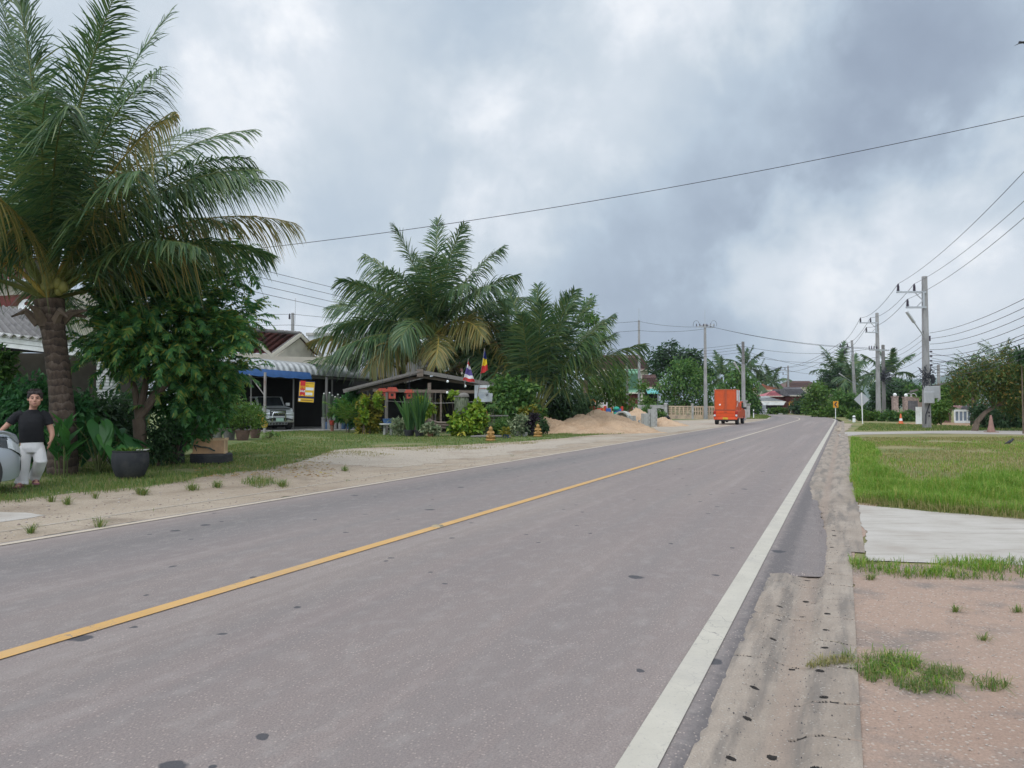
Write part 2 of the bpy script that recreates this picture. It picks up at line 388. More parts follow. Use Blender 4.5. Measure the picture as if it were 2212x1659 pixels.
def soil(name, cols, peb=(.55, .5, .44), pebamt=.35, scale=.5, fscale=60, bmp=.012, patches=None, pscale=.8, pr=(.5, .6), stretch=None):
    m, nt, b, o = new_mat(name); v = coords(nt)
    big = tnoise(nt, v, scale, 7, .62, stretch); c = ramp(nt, big, [(.25 + .5 * i / (len(cols) - 1), q) for i, q in enumerate(cols)])
    if patches:
        pn = tnoise(nt, v, pscale, 6, .6, stretch, .3); c = mixc(nt, mrange(nt, pn, pr[0], pr[1]), c, patches)
    f = tnoise(nt, v, fscale, 4, .7); c = mixc(nt, mrange(nt, f, .35, .65, .35, 0), c, (.09, .075, .06))
    w = nt.nodes.new('ShaderNodeTexVoronoi'); w.inputs['Scale'].default_value = fscale * .45; nt.links.new(v, w.inputs['Vector'])
    s2 = nt.nodes.new('ShaderNodeSeparateColor'); nt.links.new(w.outputs['Color'], s2.inputs[0])
    p = mth(nt, 'MULTIPLY', mth(nt, 'GREATER_THAN', s2.outputs[0], .6), mrange(nt, w.outputs['Distance'], .42, .25))
    c = mixc(nt, mth(nt, 'MULTIPLY', p, pebamt), c, peb)
    nt.links.new(c, b.inputs['Base Color']); b.inputs['Roughness'].default_value = .95; b.inputs['Specular IOR Level'].default_value = .2
    bump(nt, b, mth(nt, 'ADD', mth(nt, 'ADD', f, mth(nt, 'MULTIPLY', p, .6)), mth(nt, 'MULTIPLY', big, 2.0)), bmp)
    return m
M['asphalt'] = asphalt()
M['dirt'] = soil('pale roadside dirt', [(.27, .20, .145), (.38, .30, .225), (.46, .375, .29), (.34, .265, .20)], scale=.35, patches=(.28, .22, .165), pscale=.9, pr=(.54, .7), stretch=(1, 1, 1))
M['gravel'] = soil('pale gravel', [(.36, .29, .225), (.47, .40, .325), (.40, .335, .27)], peb=(.58, .52, .46), pebamt=.5, fscale=45)
M['pink'] = soil('pinkish driveway grit', [(.35, .235, .18), (.45, .315, .245), (.38, .275, .22)], peb=(.50, .42, .36), pebamt=.7, fscale=90, patches=(.26, .215, .19), pscale=1.6, pr=(.5, .66), bmp=.014)
M['lawn'] = soil('thin lawn', [(.075, .12, .035), (.12, .17, .05), (.20, .20, .085)], peb=(.30, .26, .13), pebamt=.25, scale=.55, fscale=45, patches=(.27, .235, .12), pscale=.35, pr=(.5, .66))
M['lawn_dry'] = soil('dry mown lawn', [(.20, .19, .075), (.27, .24, .105), (.33, .28, .15)], peb=(.36, .32, .2), pebamt=.3, scale=.4, fscale=40, patches=(.12, .17, .045), pscale=.3, pr=(.5, .64))
M['field'] = soil('far ground', [(.08, .12, .04), (.13, .15, .06), (.18, .16, .09)], scale=.05, fscale=8, bmp=.02)
M['reddirt'] = soil('orange earth bank', [(.32, .20, .12), (.42, .28, .17)], peb=(.5, .4, .3), fscale=25)
M['path'] = soil('concrete lane', [(.40, .36, .33), (.48, .44, .40)], peb=(.55, .5, .46), pebamt=.2, fscale=30, bmp=.004)
def slabmat():
    m, nt, b, o = new_mat('washed concrete slab'); v = coords(nt)
    c = ramp(nt, tnoise(nt, v, 1.1, 6, .6), [(.3, (.37, .32, .275)), (.5, (.46, .42, .375)), (.7, (.52, .48, .44))])
    st = tnoise(nt, v, 2.2, 7, .7, (.35, 2.2, 1)); c = mixc(nt, mrange(nt, st, .5, .66, 0, .65), c, (.30, .25, .205))
    f = tnoise(nt, v, 130, 3, .7); c = mixc(nt, mrange(nt, f, .35, .6, .3, 0), c, (.30, .27, .24))
    nt.links.new(c, b.inputs['Base Color']); b.inputs['Roughness'].default_value = .9; bump(nt, b, mth(nt, 'ADD', f, st), .006); return m
M['slab'] = slabmat()
def paint(name, col, wear, worn=.25):
    m, nt, b, o = new_mat(name); uv = coords(nt, 'UV')
    c = ramp(nt, tnoise(nt, uv, 3.0, 5, .6), [(.3, tuple(x * .84 for x in col)), (.7, col)])
    wn = nt.nodes.new('ShaderNodeTexNoise'); wn.inputs['Scale'].default_value = 7; wn.inputs['Detail'].default_value = 5; nt.links.new(uv, wn.inputs['Vector'])
    ws = nt.nodes.new('ShaderNodeVectorMath'); ws.operation = 'SCALE'; ws.inputs['Scale'].default_value = .22; nt.links.new(wn.outputs[1], ws.inputs[0]); wa = nt.nodes.new('ShaderNodeVectorMath'); nt.links.new(uv, wa.inputs[0]); nt.links.new(ws.outputs[0], wa.inputs[1])
    cr = vor(nt, wa.outputs[0], 6.5, 'DISTANCE_TO_EDGE', 'Distance', (.8, 1.2, 1))
    msk = tnoise(nt, uv, .8, 2); crk = mth(nt, 'MULTIPLY', mrange(nt, cr, .016, .003), mrange(nt, msk, .46, .60))
    c = mixc(nt, crk, c, (.20, .18, .17))
    f = tnoise(nt, uv, 45, 4, .75); c = mixc(nt, mrange(nt, f, .56, .72, 0, wear), c, (.25, .225, .23))
    d = tnoise(nt, uv, 1.3, 5, .65); c = mixc(nt, mrange(nt, d, .5, .75, 0, worn), c, (.34, .31, .29))
    nt.links.new(c, b.inputs['Base Color']); b.inputs['Roughness'].default_value = .7; bump(nt, b, f, .003); return m
M['white_line'] = paint('white road paint', (.52, .475, .40), .6, .5)
M['yellow_line'] = paint('yellow road paint', (.60, .35, .12), .7, .3)
M['pale_line'] = paint('faded line', (.55, .46, .36), .5, .3)
def st(o): return props(o, kind='structure')

B_ = 4600
st(mesh_np('ground', [(-B_, -200, -.16), (B_, -200, -.16), (B_, 4800, -.16), (-B_, 4800, -.16)], [(0, 1, 2, 3)], M['field']))
# road, with an uneven asphalt edge over the gutter
def redge(s):
    e = -.22 + .018 * fnoise(s * 3.2, 2.0)
    if 3.9 < s < 12: e = -.22 - .40 * min(1, (s - 3.9) / .12) * max(0, 1 - max(0, s - 5.2) / 7.0) + .02 * fnoise(s * 5, 1)
    return e
st(ribbon('road', -16, 60, [0, 0, .8, 3.5, 6, 7.18], [-.012, .012, .012, .012, .012, .012], M['asphalt'], ds=.05, edge=redge))
st(ribbon('road', 60, 325, [-.24, .8, 3.5, 6, 7.18], .012, M['asphalt'], ds=2.0))
st(ribbon('road_marking', -16, 96, [-.075, .075], .018, M['white_line'], ds=.5))
st(ribbon('road_marking', -16, 28.3, [3.515, 3.645], .018, M['yellow_line'], ds=.5))
st(ribbon('road_marking', 28.6, 118, [3.52, 3.645], .018, M['pale_line'], ds=.5))
st(ribbon('road_marking', -16, 118, [6.99, 7.10], .018, M['pale_line'], ds=.5))
# left verge: one wide sheet, then dirt shoulder and gravel over it
Lp = [RP(s, 7.12) for s in (-16, 0, 20, 40, 60, 80, 100, 120, 140, 160, 190)]
st(sheet('lawn', [(p.x, p.y) for p in Lp] + [(20, 260), (-140, 260), (-140, -8)], .0, M['lawn'], jit=0, step=5))
def g2(pts): return [(gp(x, y).x, gp(x, y).y) for x, y in pts]
near = [(p.x, p.y) for p in [RP(s, 7.13) for s in (-14, -4, 4, 12, 20, 30, 40, 50, 60, 70, 80, 92)]]
far = g2([(1655, 905), (1608, 899), (1560, 905), (1450, 908), (1440, 918), (1400, 927), (1350, 937), (1290, 939), (1200, 948), (1090, 956), (1000, 961), (900, 965), (780, 968), (720, 972), (690, 984), (650, 996), (600, 1008), (540, 1016), (460, 1024),
          (400, 1038), (320, 1052), (220, 1060), (120, 1068), (40, 1080)])
st(sheet('dirt_shoulder', near + far + [(-30, 9), (-24, -10)], .005, M['dirt'], jit=.13, step=.15, seed=3))
st(sheet('gravel_drive', g2([(690, 978), (760, 972), (900, 970), (1090, 962), (1290, 944), (1360, 944), (1240, 960), (1060, 985), (900, 1005), (780, 1010), (700, 1003), (655, 993)]), .0085, M['gravel'], jit=.5, step=.15, seed=5))
st(sheet('gravel_drive', g2([(1440, 912), (1560, 907), (1612, 907), (1590, 916), (1500, 928), (1420, 938), (1360, 942), (1400, 927)]), .0085, M['gravel'], jit=.2, step=.3, seed=8))
st(sheet('gravel_drive', g2([(-60, 1106), (60, 1108), (105, 1114), (40, 1124), (-60, 1138)]), .009, M['slab'], jit=.05, step=.1, seed=9))
# left curb line half buried in the dirt
st(ribbon('kerb', -12, 40, [7.88, 7.96], .0088, M['gravel'], ds=.6))
# right side
Rp = [RP(s, -.70) for s in (-16, 0, 20, 40, 60, 80, 100, 120, 150)]
st(sheet('lawn', [(140, 260), (140, -8)] + [(p.x, p.y) for p in Rp] + [(70, 250)], -.004, M['lawn_dry'], jit=0, step=5))
st(sheet('driveway', g2([(1838, 1259), (1960, 1253), (2230, 1257), (2420, 1300), (2500, 1640), (2560, 1800), (1838, 1800)]), .003, M['pink'], jit=.03, step=.08, seed=2))
st(sheet('driveway', g2([(1838, 1220), (2400, 1220), (2420, 1262), (1838, 1262), (1838, 1078), (1900, 1084)]), .001, M['pink'], jit=.02, step=.1, seed=6))
st(sheet('concrete_slab', g2([(1857, 1091), (1920, 1096), (2040, 1108), (2260, 1126), (2420, 1136), (2440, 1222), (2212, 1220), (1990, 1216), (1868, 1212), (1864, 1150)]), .0055, M['slab'], jit=.05, step=.06, seed=4))
st(sheet('lane', g2([(1812, 944), (1860, 939), (2000, 936.5), (2110, 937.5), (2215, 939), (2420, 940), (2420, 932), (2215, 931), (2130, 930), (2000, 931.2), (1900, 933), (1826, 933), (1814, 938)]), .006, M['path'], jit=.12, step=.3, seed=7))
st(sheet('earth_bank', g2([(1925, 919), (1960, 913.5), (2060, 912), (2105, 914), (2118, 921), (2060, 921), (1990, 920)]), .006, M['reddirt'], jit=.2, step=.4, seed=7.7))
st(sheet('dirt_verge', g2([(1803, 930), (1822, 914), (1842, 916), (1836, 924), (1828, 932)]), .006, M['dirt'], jit=.15, step=.3, seed=1.7))

# precast gutter blocks with drain holes and open joints, cut into the mesh
def gutter():
    def block(s0, s1, ds, dt, name):
        S_ = np.arange(s0, s1 + ds / 2, ds); T_ = np.arange(-.80, -.16 + dt / 2, dt)
        sg, tg = np.meshgrid(S_, T_, indexing='ij')
        prof = np.interp(tg, [-.80, -.74, -.60, -.54, -.46, -.40, -.30, -.16], [.010, .012, .008, -.024, -.030, -.020, .006, .004])
        hol = np.zeros_like(sg); zz = prof + .0025 * np.sin(sg * 9.1) * np.sin(tg * 31) + (.002 if ds < .03 else 0) * np.sin(sg * 37 + tg * 19)
        r2 = np.random.default_rng(5)
        js = s0 + .35
        while js < s1:
            off = .02 * np.sin(tg * 9 + js * 3) + .006 * np.sin(tg * 55 + js)
            side = (tg < -.52) if r2.random() < .6 else (tg < 9)
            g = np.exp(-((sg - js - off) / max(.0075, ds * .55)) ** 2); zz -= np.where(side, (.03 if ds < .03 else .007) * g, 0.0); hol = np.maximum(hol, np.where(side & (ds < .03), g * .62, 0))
            js += .42 + .14 * r2.random()
        if ds < .03:
            for tc_, ph in ((-.33, 0.0), (-.47, .13), (-.63, .06)):
                hs = -1.4 + ph
                while hs < s1:
                    if r2.random() < .62:
                        cs, ct = hs + r2.normal() * .02, tc_ + r2.normal() * .008; rr = .0125 + .006 * r2.random()
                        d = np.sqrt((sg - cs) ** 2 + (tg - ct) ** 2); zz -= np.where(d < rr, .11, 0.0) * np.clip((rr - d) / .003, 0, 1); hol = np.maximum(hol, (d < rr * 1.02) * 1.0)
                    hs += .36 + .1 * r2.random()
        th = HEAD; P = np.stack([R0.x + np.sin(th) * sg - np.cos(th) * tg, R0.y + np.cos(th) * sg + np.sin(th) * tg, zz], -1).reshape(-1, 3)
        n, k = sg.shape; ii = np.arange(n * k).reshape(n, k)
        F = np.stack([ii[:-1, :-1], ii[:-1, 1:], ii[1:, 1:], ii[1:, :-1]], -1).reshape(-1, 4)[:, ::-1]
        o = st(mesh_np(name, P, F, M['gutter'], None, True, uv=np.stack([sg, tg], -1).reshape(-1, 2))); o.data.materials.append(M['gutter_dark'])
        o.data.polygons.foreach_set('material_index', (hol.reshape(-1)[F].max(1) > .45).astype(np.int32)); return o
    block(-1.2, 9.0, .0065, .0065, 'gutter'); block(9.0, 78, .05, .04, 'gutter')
def guttermat():
    m, nt, b, o = new_mat('gutter concrete'); v = coords(nt, 'UV')
    sp = nt.nodes.new('ShaderNodeSeparateXYZ'); nt.links.new(v, sp.inputs[0])
    c = ramp(nt, tnoise(nt, v, 1.6, 6, .65, (.5, 1.5, 1)), [(.3, (.23, .18, .14)), (.5, (.34, .275, .22)), (.7, (.42, .35, .285))])
    gr = tnoise(nt, v, 2.4, 5, .6, (.3, 3, 1)); c = mixc(nt, mrange(nt, gr, .47, .62, 0, .8), c, (.17, .145, .125))
    dip = mrange(nt, sp.outputs[1], -.56, -.40, 0, 1); tr = mth(nt, 'MULTIPLY', dip, mrange(nt, sp.outputs[1], -.40, -.56, 0, 1)); c = mixc(nt, mth(nt, 'MULTIPLY', tr, 2.6, True), c, (.33, .245, .19))
    f = tnoise(nt, v, 95, 4, .7); c = mixc(nt, mrange(nt, f, .3, .62, .5, 0), c, (.15, .125, .11))
    w = nt.nodes.new('ShaderNodeTexVoronoi'); w.inputs['Scale'].default_value = 60; nt.links.new(v, w.inputs['Vector'])
    s2 = nt.nodes.new('ShaderNodeSeparateColor'); nt.links.new(w.outputs['Color'], s2.inputs[0])
    p = mth(nt, 'MULTIPLY', mth(nt, 'GREATER_THAN', s2.outputs[0], .8), mrange(nt, w.outputs['Distance'], .4, .25)); c = mixc(nt, mth(nt, 'MULTIPLY', p, .7), c, (.42, .37, .32))
    nt.links.new(c, b.inputs['Base Color']); b.inputs['Roughness'].default_value = .95; bump(nt, b, mth(nt, 'ADD', f, p), .005); return m
M['gutter_dark'] = mat('dark hole and joint faces', (.035, .03, .027), .9, .3, 30); M['gutter'] = guttermat(); gutter()  # near-black colour given to hole walls and joints so they read dark
st(ribbon('kerb', 5.2, 40, [-.92, -.797], .0085, M['gutter'], ds=.3))

# far hills
def hill(name, prof, Y, base, seed):
    V = []; F = []; n = len(prof) * 8
    xs = np.linspace(prof[0][0], prof[-1][0], n); ys = np.interp(xs, [p[0] for p in prof], [p[1] for p in prof])
    for i, (px, py) in enumerate(zip(xs, ys)):
        top = at(px, py, Y); z = top.z + 4 * fnoise(i * .35, seed)
        for k in range(6):
            u = k / 5; V.append((top.x, Y + 900 * (u - 1) + 30 * fnoise(i * .5 + k, seed), -2 + (z + 2) * (u ** .8) + (0 if k in (0, 5) else 8 * fnoise(i * .6 + k * 2.1, seed))))
        V.append((top.x, Y + 1200, -2))
    for i in range(n - 1):
        for k in range(6): F.append((i * 7 + k, i * 7 + 7 + k, i * 7 + 8 + k, i * 7 + k + 1))
    return st(mesh_np(name, V, np.array(F), M['hill'], None, True))
M['hill'] = mat('wooded hill', (.05, .085, .05), .95, .35, .02)
hill('hills', [(1500, 872), (1640, 862), (1760, 838), (1850, 822), (1900, 826), (1960, 818), (2011, 816), (2032, 817), (2062, 806), (2100, 796), (2180, 786), (2300, 800), (2460, 850), (2600, 872)], 3200, 0, 1.0)
# ------------------------------------------------------------------ vegetation builders
LF = {}
LF['tree'] = leafmat('tree leaf', gain=1.8, cols=[(.020, .050, .014), (.032, .075, .018), (.045, .10, .022), (.060, .115, .024), (.085, .125, .03)])
LF['feather'] = leafmat('feathery leaf', gain=2.4, cols=[(.016, .050, .020), (.024, .070, .024), (.032, .085, .022), (.05, .10, .022), (.115, .115, .022)])
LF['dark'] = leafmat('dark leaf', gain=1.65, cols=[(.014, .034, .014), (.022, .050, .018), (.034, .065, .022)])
LF['bright'] = leafmat('bright leaf', [(.045, .11, .018), (.07, .15, .022), (.10, .19, .03), (.12, .17, .03)])
LF['lime'] = leafmat('lime leaf', [(.10, .22, .02), (.17, .28, .02), (.25, .30, .03), (.06, .16, .02)])
LF['yellow'] = leafmat('yellow leaf', [(.34, .30, .03), (.42, .36, .04), (.20, .26, .03)])
LF['autumn'] = leafmat('orange tinged leaf', gain=1.35, cols=[(.026, .06, .016), (.036, .075, .018), (.05, .09, .02), (.07, .10, .02), (.10, .10, .02), (.15, .09, .018)])
LF['varieg'] = leafmat('variegated leaf', [(.10, .16, .08), (.22, .27, .15), (.34, .36, .22), (.06, .12, .05)])
LF['croton'] = leafmat('croton leaf', [(.09, .13, .02), (.20, .20, .03), (.30, .24, .03), (.05, .10, .02)])
LF['purple'] = leafmat('dark purple leaf', [(.02, .016, .025), (.035, .02, .035), (.025, .03, .02)])
LF['broad'] = leafmat('broad leaf', gain=1.3, cols=[(.022, .075, .022), (.035, .11, .028), (.05, .14, .03)], rough=.4)
LF['fern'] = leafmat('fern leaf', gain=1.6, cols=[(.018, .065, .024), (.028, .09, .03), (.04, .11, .03)])
LF['palm'] = leafmat('palm leaflet', gain=1.5, cols=[(.018, .046, .020), (.028, .064, .026), (.042, .085, .030), (.065, .105, .034), (.095, .115, .036)], rough=.4, spec=.45, trans=.25)
LF['palm_old'] = leafmat('yellowing palm leaflet', [(.07, .10, .03), (.12, .13, .04), (.20, .17, .05), (.28, .20, .05)], rough=.45, trans=.25)
LF['moss'] = leafmat('grey hanging moss', [(.16, .19, .12), (.22, .25, .17), (.28, .30, .21)], rough=.8)
LF['blade'] = leafmat('sword leaf', [(.03, .085, .03), (.05, .12, .035), (.08, .16, .04)], rough=.4)
LF['grass'] = leafmat('grass blade', [(.07, .16, .014), (.095, .205, .018), (.13, .235, .024), (.18, .24, .035), (.28, .265, .07)], gain=1.2, rough=.6, trans=.3)
LF['lawn'] = leafmat('lawn blade', [(.055, .12, .022), (.08, .16, .028), (.12, .185, .035), (.19, .20, .055), (.29, .25, .11)], rough=.6, trans=.3)
LF['dryg'] = leafmat('dry lawn blade', [(.13, .16, .04), (.20, .19, .06), (.27, .235, .09), (.34, .28, .13)], rough=.7, trans=.25)
M['bark'] = mat('bark', (.13, .095, .07), .95, .3, 7, stretch=(1, 1, .4), bmp=.01)
M['bark_palm'] = None
def palmbark():
    m, nt, b, o = new_mat('ringed palm bark'); v = coords(nt); sp = nt.nodes.new('ShaderNodeSeparateXYZ'); nt.links.new(v, sp.inputs[0])
    n = tnoise(nt, v, 3.5, 5, .65, (1, 1, .6)); w = nt.nodes.new('ShaderNodeTexWave'); w.bands_direction = 'Z'; w.wave_profile = 'SAW'; w.inputs['Scale'].default_value = 1.9; w.inputs['Distortion'].default_value = 5; w.inputs['Detail'].default_value = 5; w.inputs['Detail Scale'].default_value = 2.5
    nt.links.new(v, w.inputs['Vector']); c = ramp(nt, mth(nt, 'ADD', mth(nt, 'MULTIPLY', w.outputs[0], .22), mth(nt, 'MULTIPLY', tnoise(nt, v, 9, 6, .75, (1, 1, .5)), .75)), [(.3, (.022, .016, .012)), (.5, (.075, .05, .036)), (.7, (.15, .115, .09))])
    nt.links.new(c, b.inputs['Base Color']); b.inputs['Roughness'].default_value = .95; bump(nt, b, mth(nt, 'ADD', w.outputs[0], n), .02); return m
M['bark_palm'] = palmbark()
M['petiole'] = mat('green petiole', (.13, .15, .035), .5, .25, 3, dirt=(.10, .10, .03), dscale=1.5)
M['petiole_y'] = mat('yellow petiole', (.30, .22, .04), .5, .25, 3)
M['stem'] = mat('plant stem', (.09, .11, .035), .8, .3, 6)

def unit(a): return a / np.maximum(np.linalg.norm(a, axis=-1, keepdims=True), 1e-9)
def leaf_geo(P, D, N, L, Wd, fold=.18, bend=.0):
    """diamond leaves with a folded midrib: P base, D long axis, N facing"""
    D = unit(D); N = unit(N - (N * D).sum(-1, keepdims=True) * D); Sd = np.cross(D, N); L = np.asarray(L).reshape(-1, 1); Wd = np.asarray(Wd).reshape(-1, 1)
    mid = P + D * L * .45
    V = np.stack([P, mid + Sd * Wd * .5 + N * Wd * fold, P + D * L - N * L * bend, mid - Sd * Wd * .5 + N * Wd * fold], 1).reshape(-1, 3)
    i = np.arange(len(P))[:, None] * 4
    return V, i + np.array([[0, 1, 2, 3]])
def crown_pts(blobs, n, g, sub=14, spread=.30, shell=(.2, 1.0)):
    B = np.array(blobs, float); w = B[:, 3] ** 2; w /= w.sum(); idx = g.choice(len(B), n, p=w)
    C = []; nb = len(B)
    subs = unit(g.normal(size=(nb, sub, 3))) * g.uniform(shell[0], shell[1], (nb, sub, 1)) * B[:, None, 3:4] + B[:, None, :3]
    k = g.integers(0, sub, n); c = subs[idx, k]; r = B[idx, 3:4]
    P = c + g.normal(size=(n, 3)) * r * spread * np.array([1, 1, .8])
    out = unit(P - B[idx, :3] + g.normal(size=(n, 3)) * r * .15)
    return P, out
def crown(name, blobs, n, size, lf, parent, g, aspect=.5, sub=14, spread=.30, droop=.4, shell=(.2, 1.0)):
    P, O = crown_pts(blobs, int(n * 1.7), g, sub, spread, shell)
    D = unit(O + g.normal(size=P.shape) * .7 + np.array([0, 0, -droop])); N = unit(np.array([0, 0, 1.0]) + O * .5 + g.normal(size=P.shape) * .45)
    L = size * g.uniform(.65, 1.3, len(P)); V, F = leaf_geo(P, D, N, L, L * aspect * g.uniform(.8, 1.2, len(P)), .15, .12)
    return mesh_np(name, V, F, LF[lf], parent)
def px_blobs(bl, Y, base, depth=.7):
    """blobs given in photo pixels become balls about the tree's own place"""
    out = []; k = mpp(Y)
    for b in bl:
        dY = b[3] if len(b) > 3 else rng.uniform(-1, 1) * b[2] * k * depth
        p = at(b[0], b[1], Y + dY); out.append((p.x - base.x, p.y - base.y, p.z - base.z, b[2] * k))
    return out
def tree(name, label, cat, bx, Y, bl, n, size, lf, trunk=.18, group=None, aspect=.5, sub=14, spread=.3, base_px=None, trunk_mat='bark', limbs=5, droop=.4, top=None, depth=.7, shell=(.2, 1.0), lean=None):
    base = gx(bx, Y); t = thing(name, label, cat, base, 0, group); g = np.random.default_rng(abs(hash((round(bx), round(Y)))) % 10000)
    B = px_blobs(bl, Y, base, depth); m = MB(); c = np.average(np.array(B), axis=0, weights=np.array(B)[:, 3])
    fork = Vector((c[0] * .5, c[1] * .5, max(.25, (c[2] - c[3]) * .75))) if lean is None else Vector(lean)
    m.tube([(0, 0, -.1), (fork.x * .15, fork.y * .2, fork.z * .35), (fork.x * .5, fork.y * .5, fork.z * .7), fork], [trunk * 1.3, trunk, trunk * .85, trunk * .75], 9)
    order = sorted(B, key=lambda b: -b[3])[:limbs]
    for b in order:
        e = Vector(b[:3]); mid = fork.lerp(e, .5) + Vector((g.normal() * .1, g.normal() * .1, .1 * b[3]))
        m.tube([fork, mid, e], [trunk * .6, trunk * .35, trunk * .1], 6)
    m.build('trunk', M[trunk_mat], t, True)
    crown('crown', B, n, size, lf, t, g, aspect, sub, spread, droop, shell)
    return t

def frond_geo(p0, az, el, L, droop, nl, ll, lw, hang, roll, g, start=.22, curl=0.0, seg=3, ragged=.2):
    ns = 14; pts = [np.array(p0, float)]; a = R(az)
    for i in range(ns):
        u = (i + .5) / ns; e = R(el - droop * (u ** 1.35)); aa = a + R(curl) * u
        pts.append(pts[-1] + np.array([math.cos(aa) * math.cos(e), math.sin(aa) * math.cos(e), math.sin(e)]) * L / ns)
    P = np.array(pts); u = np.linspace(start, 1.0, nl); f = u * ns; i = np.minimum(f.astype(int), ns - 1); w = (f - i)[:, None]
    C = P[i] * (1 - w) + P[i + 1] * w; T = unit(P[i + 1] - P[i])
    side = unit(np.cross(T, np.array([0, 0, 1.0]) + 1e-3)); upv = unit(np.cross(side, T))
    r = R(roll); side, upv = side * math.cos(r) + upv * math.sin(r), upv * math.cos(r) - side * math.sin(r)
    Vs = []; Fs = []; nvt = 0
    for sg in (-1, 1):
        prof = np.interp((u - start) / (1 - start), [0, .12, .45, .8, 1], [.55, .9, 1, .7, .28]) * ll * g.uniform(1 - ragged, 1 + ragged, nl)
        fw = np.interp(u, [start, .6, 1], [.30, .62, 1.7])[:, None]
        D = unit(side * sg + T * fw + upv * g.uniform(-.12, .34, (nl, 1)) + g.normal(size=(nl, 3)) * (.13 if seg > 1 else .08))
        tt = np.linspace(0, 1, seg + 1); ctr = []; hv = g.uniform(.5, 1.4, nl); prof = np.where(g.random(nl) < .05, prof * .25, prof)
        for q in tt:
            pt = C + D * (prof * q)[:, None]; pt[:, 2] -= hang * prof * q ** 1.8 * hv; ctr.append(pt)
        ctr = np.stack(ctr, 1)                                   # nl, seg+1, 3
        tan = unit(np.gradient(ctr, axis=1)); wv = unit(np.cross(tan, upv[:, None, :] + .25 * g.normal(size=(nl, 1, 3))))
        wid = np.array([.55, 1.0, .8, .08])[:seg + 1] if seg == 3 else np.linspace(1, .1, seg + 1)
        A = ctr + wv * (lw * .5 * wid)[None, :, None]; B = ctr - wv * (lw * .5 * wid)[None, :, None]
        V = np.stack([A, B], 2).reshape(-1, 3); k = (seg + 1) * 2; base = nvt + np.arange(nl)[:, None, None] * k
        q = np.arange(seg)[None, :, None] * 2; F = (base + q + np.array([0, 1, 3, 2])[None, None, :]).reshape(-1, 4)
        Vs.append(V); Fs.append(F); nvt += len(V)
    return np.concatenate(Vs), np.concatenate(Fs), P
def frond(parent, p0, az, el, L, droop, old=False, nl=70, ll=.95, lw=.05, hang=.55, roll=0, g=None, curl=0, rr=.045, start=.2, seg=3, pet=True, lf=None):
    V, F, P = frond_geo(p0, az, el, L, droop, nl, ll, lw, hang, roll, g, start, curl, seg)
    fo = mesh_np('frond', V, F, LF[lf or ('palm_old' if old else 'palm')], parent)
    if pet:
        m = MB(); m.tube([Vector(p) for p in P], list(np.interp(np.linspace(0, 1, len(P)), [0, .12, .3, 1], [rr * 1.5, rr, rr * .6, rr * .12])), 6)
        m.build('rachis', M['petiole_y' if old else 'petiole'], fo, True)
    return fo
def palm(name, label, base, hub, trunk, specs, g, group=None, start=.2, seg=3, nl=70, ll=.95, lw=.05, pet=True, rings=True, rr=.045, cat='palm'):
    t = thing(name, label, cat, base, 0, group); h = Vector(hub) - Vector(base)
    m = MB(); n = 34 if rings else 8; P = []; Rr = []
    for i in range(n + 1):
        u = i / n; b = h * u; b.x += .08 * math.sin(u * 4) * h.z * .25
        P.append(b); Rr.append((trunk * (1.22 - .34 * min(1, u * 2.0)) if u < .8 else trunk * (.88 + 1.3 * (u - .8))) * (1 + .022 * g.normal() * rings))
    P[0].z = -.1
    m.tube(P, Rr, 12); tr = m.build('trunk', M['bark_palm'], t, True)
    for s in specs: frond(t, tuple(P[-1] + Vector((0, 0, s[5] if len(s) > 5 else 0))), s[0], s[1], s[2], s[3], bool(s[4]) if len(s) > 4 else False, nl, ll * s[2] / 5.6, lw, g.uniform(.55, 1.0) * (1.0 if s[1] < 72 else .5), g.normal() * 30, g, g.normal() * 14, rr, start, seg, pet)
    return t, P[-1]
def auto_fronds(n, L, g, el0=82, el1=-25, a0=0.0, old=.2):
    S_ = []
    for i in range(n):
        u = i / max(1, n - 1); el = el0 + (el1 - el0) * u ** 1.15
        S_.append((a0 + i * 137.5 + g.normal() * 8, el + g.normal() * 5, L * g.uniform(.85, 1.08) * (1 - .12 * u), 25 + 60 * u ** .7 + g.normal() * 8, 1 if (u > 1 - old and g.random() < .7) else 0))
    return S_
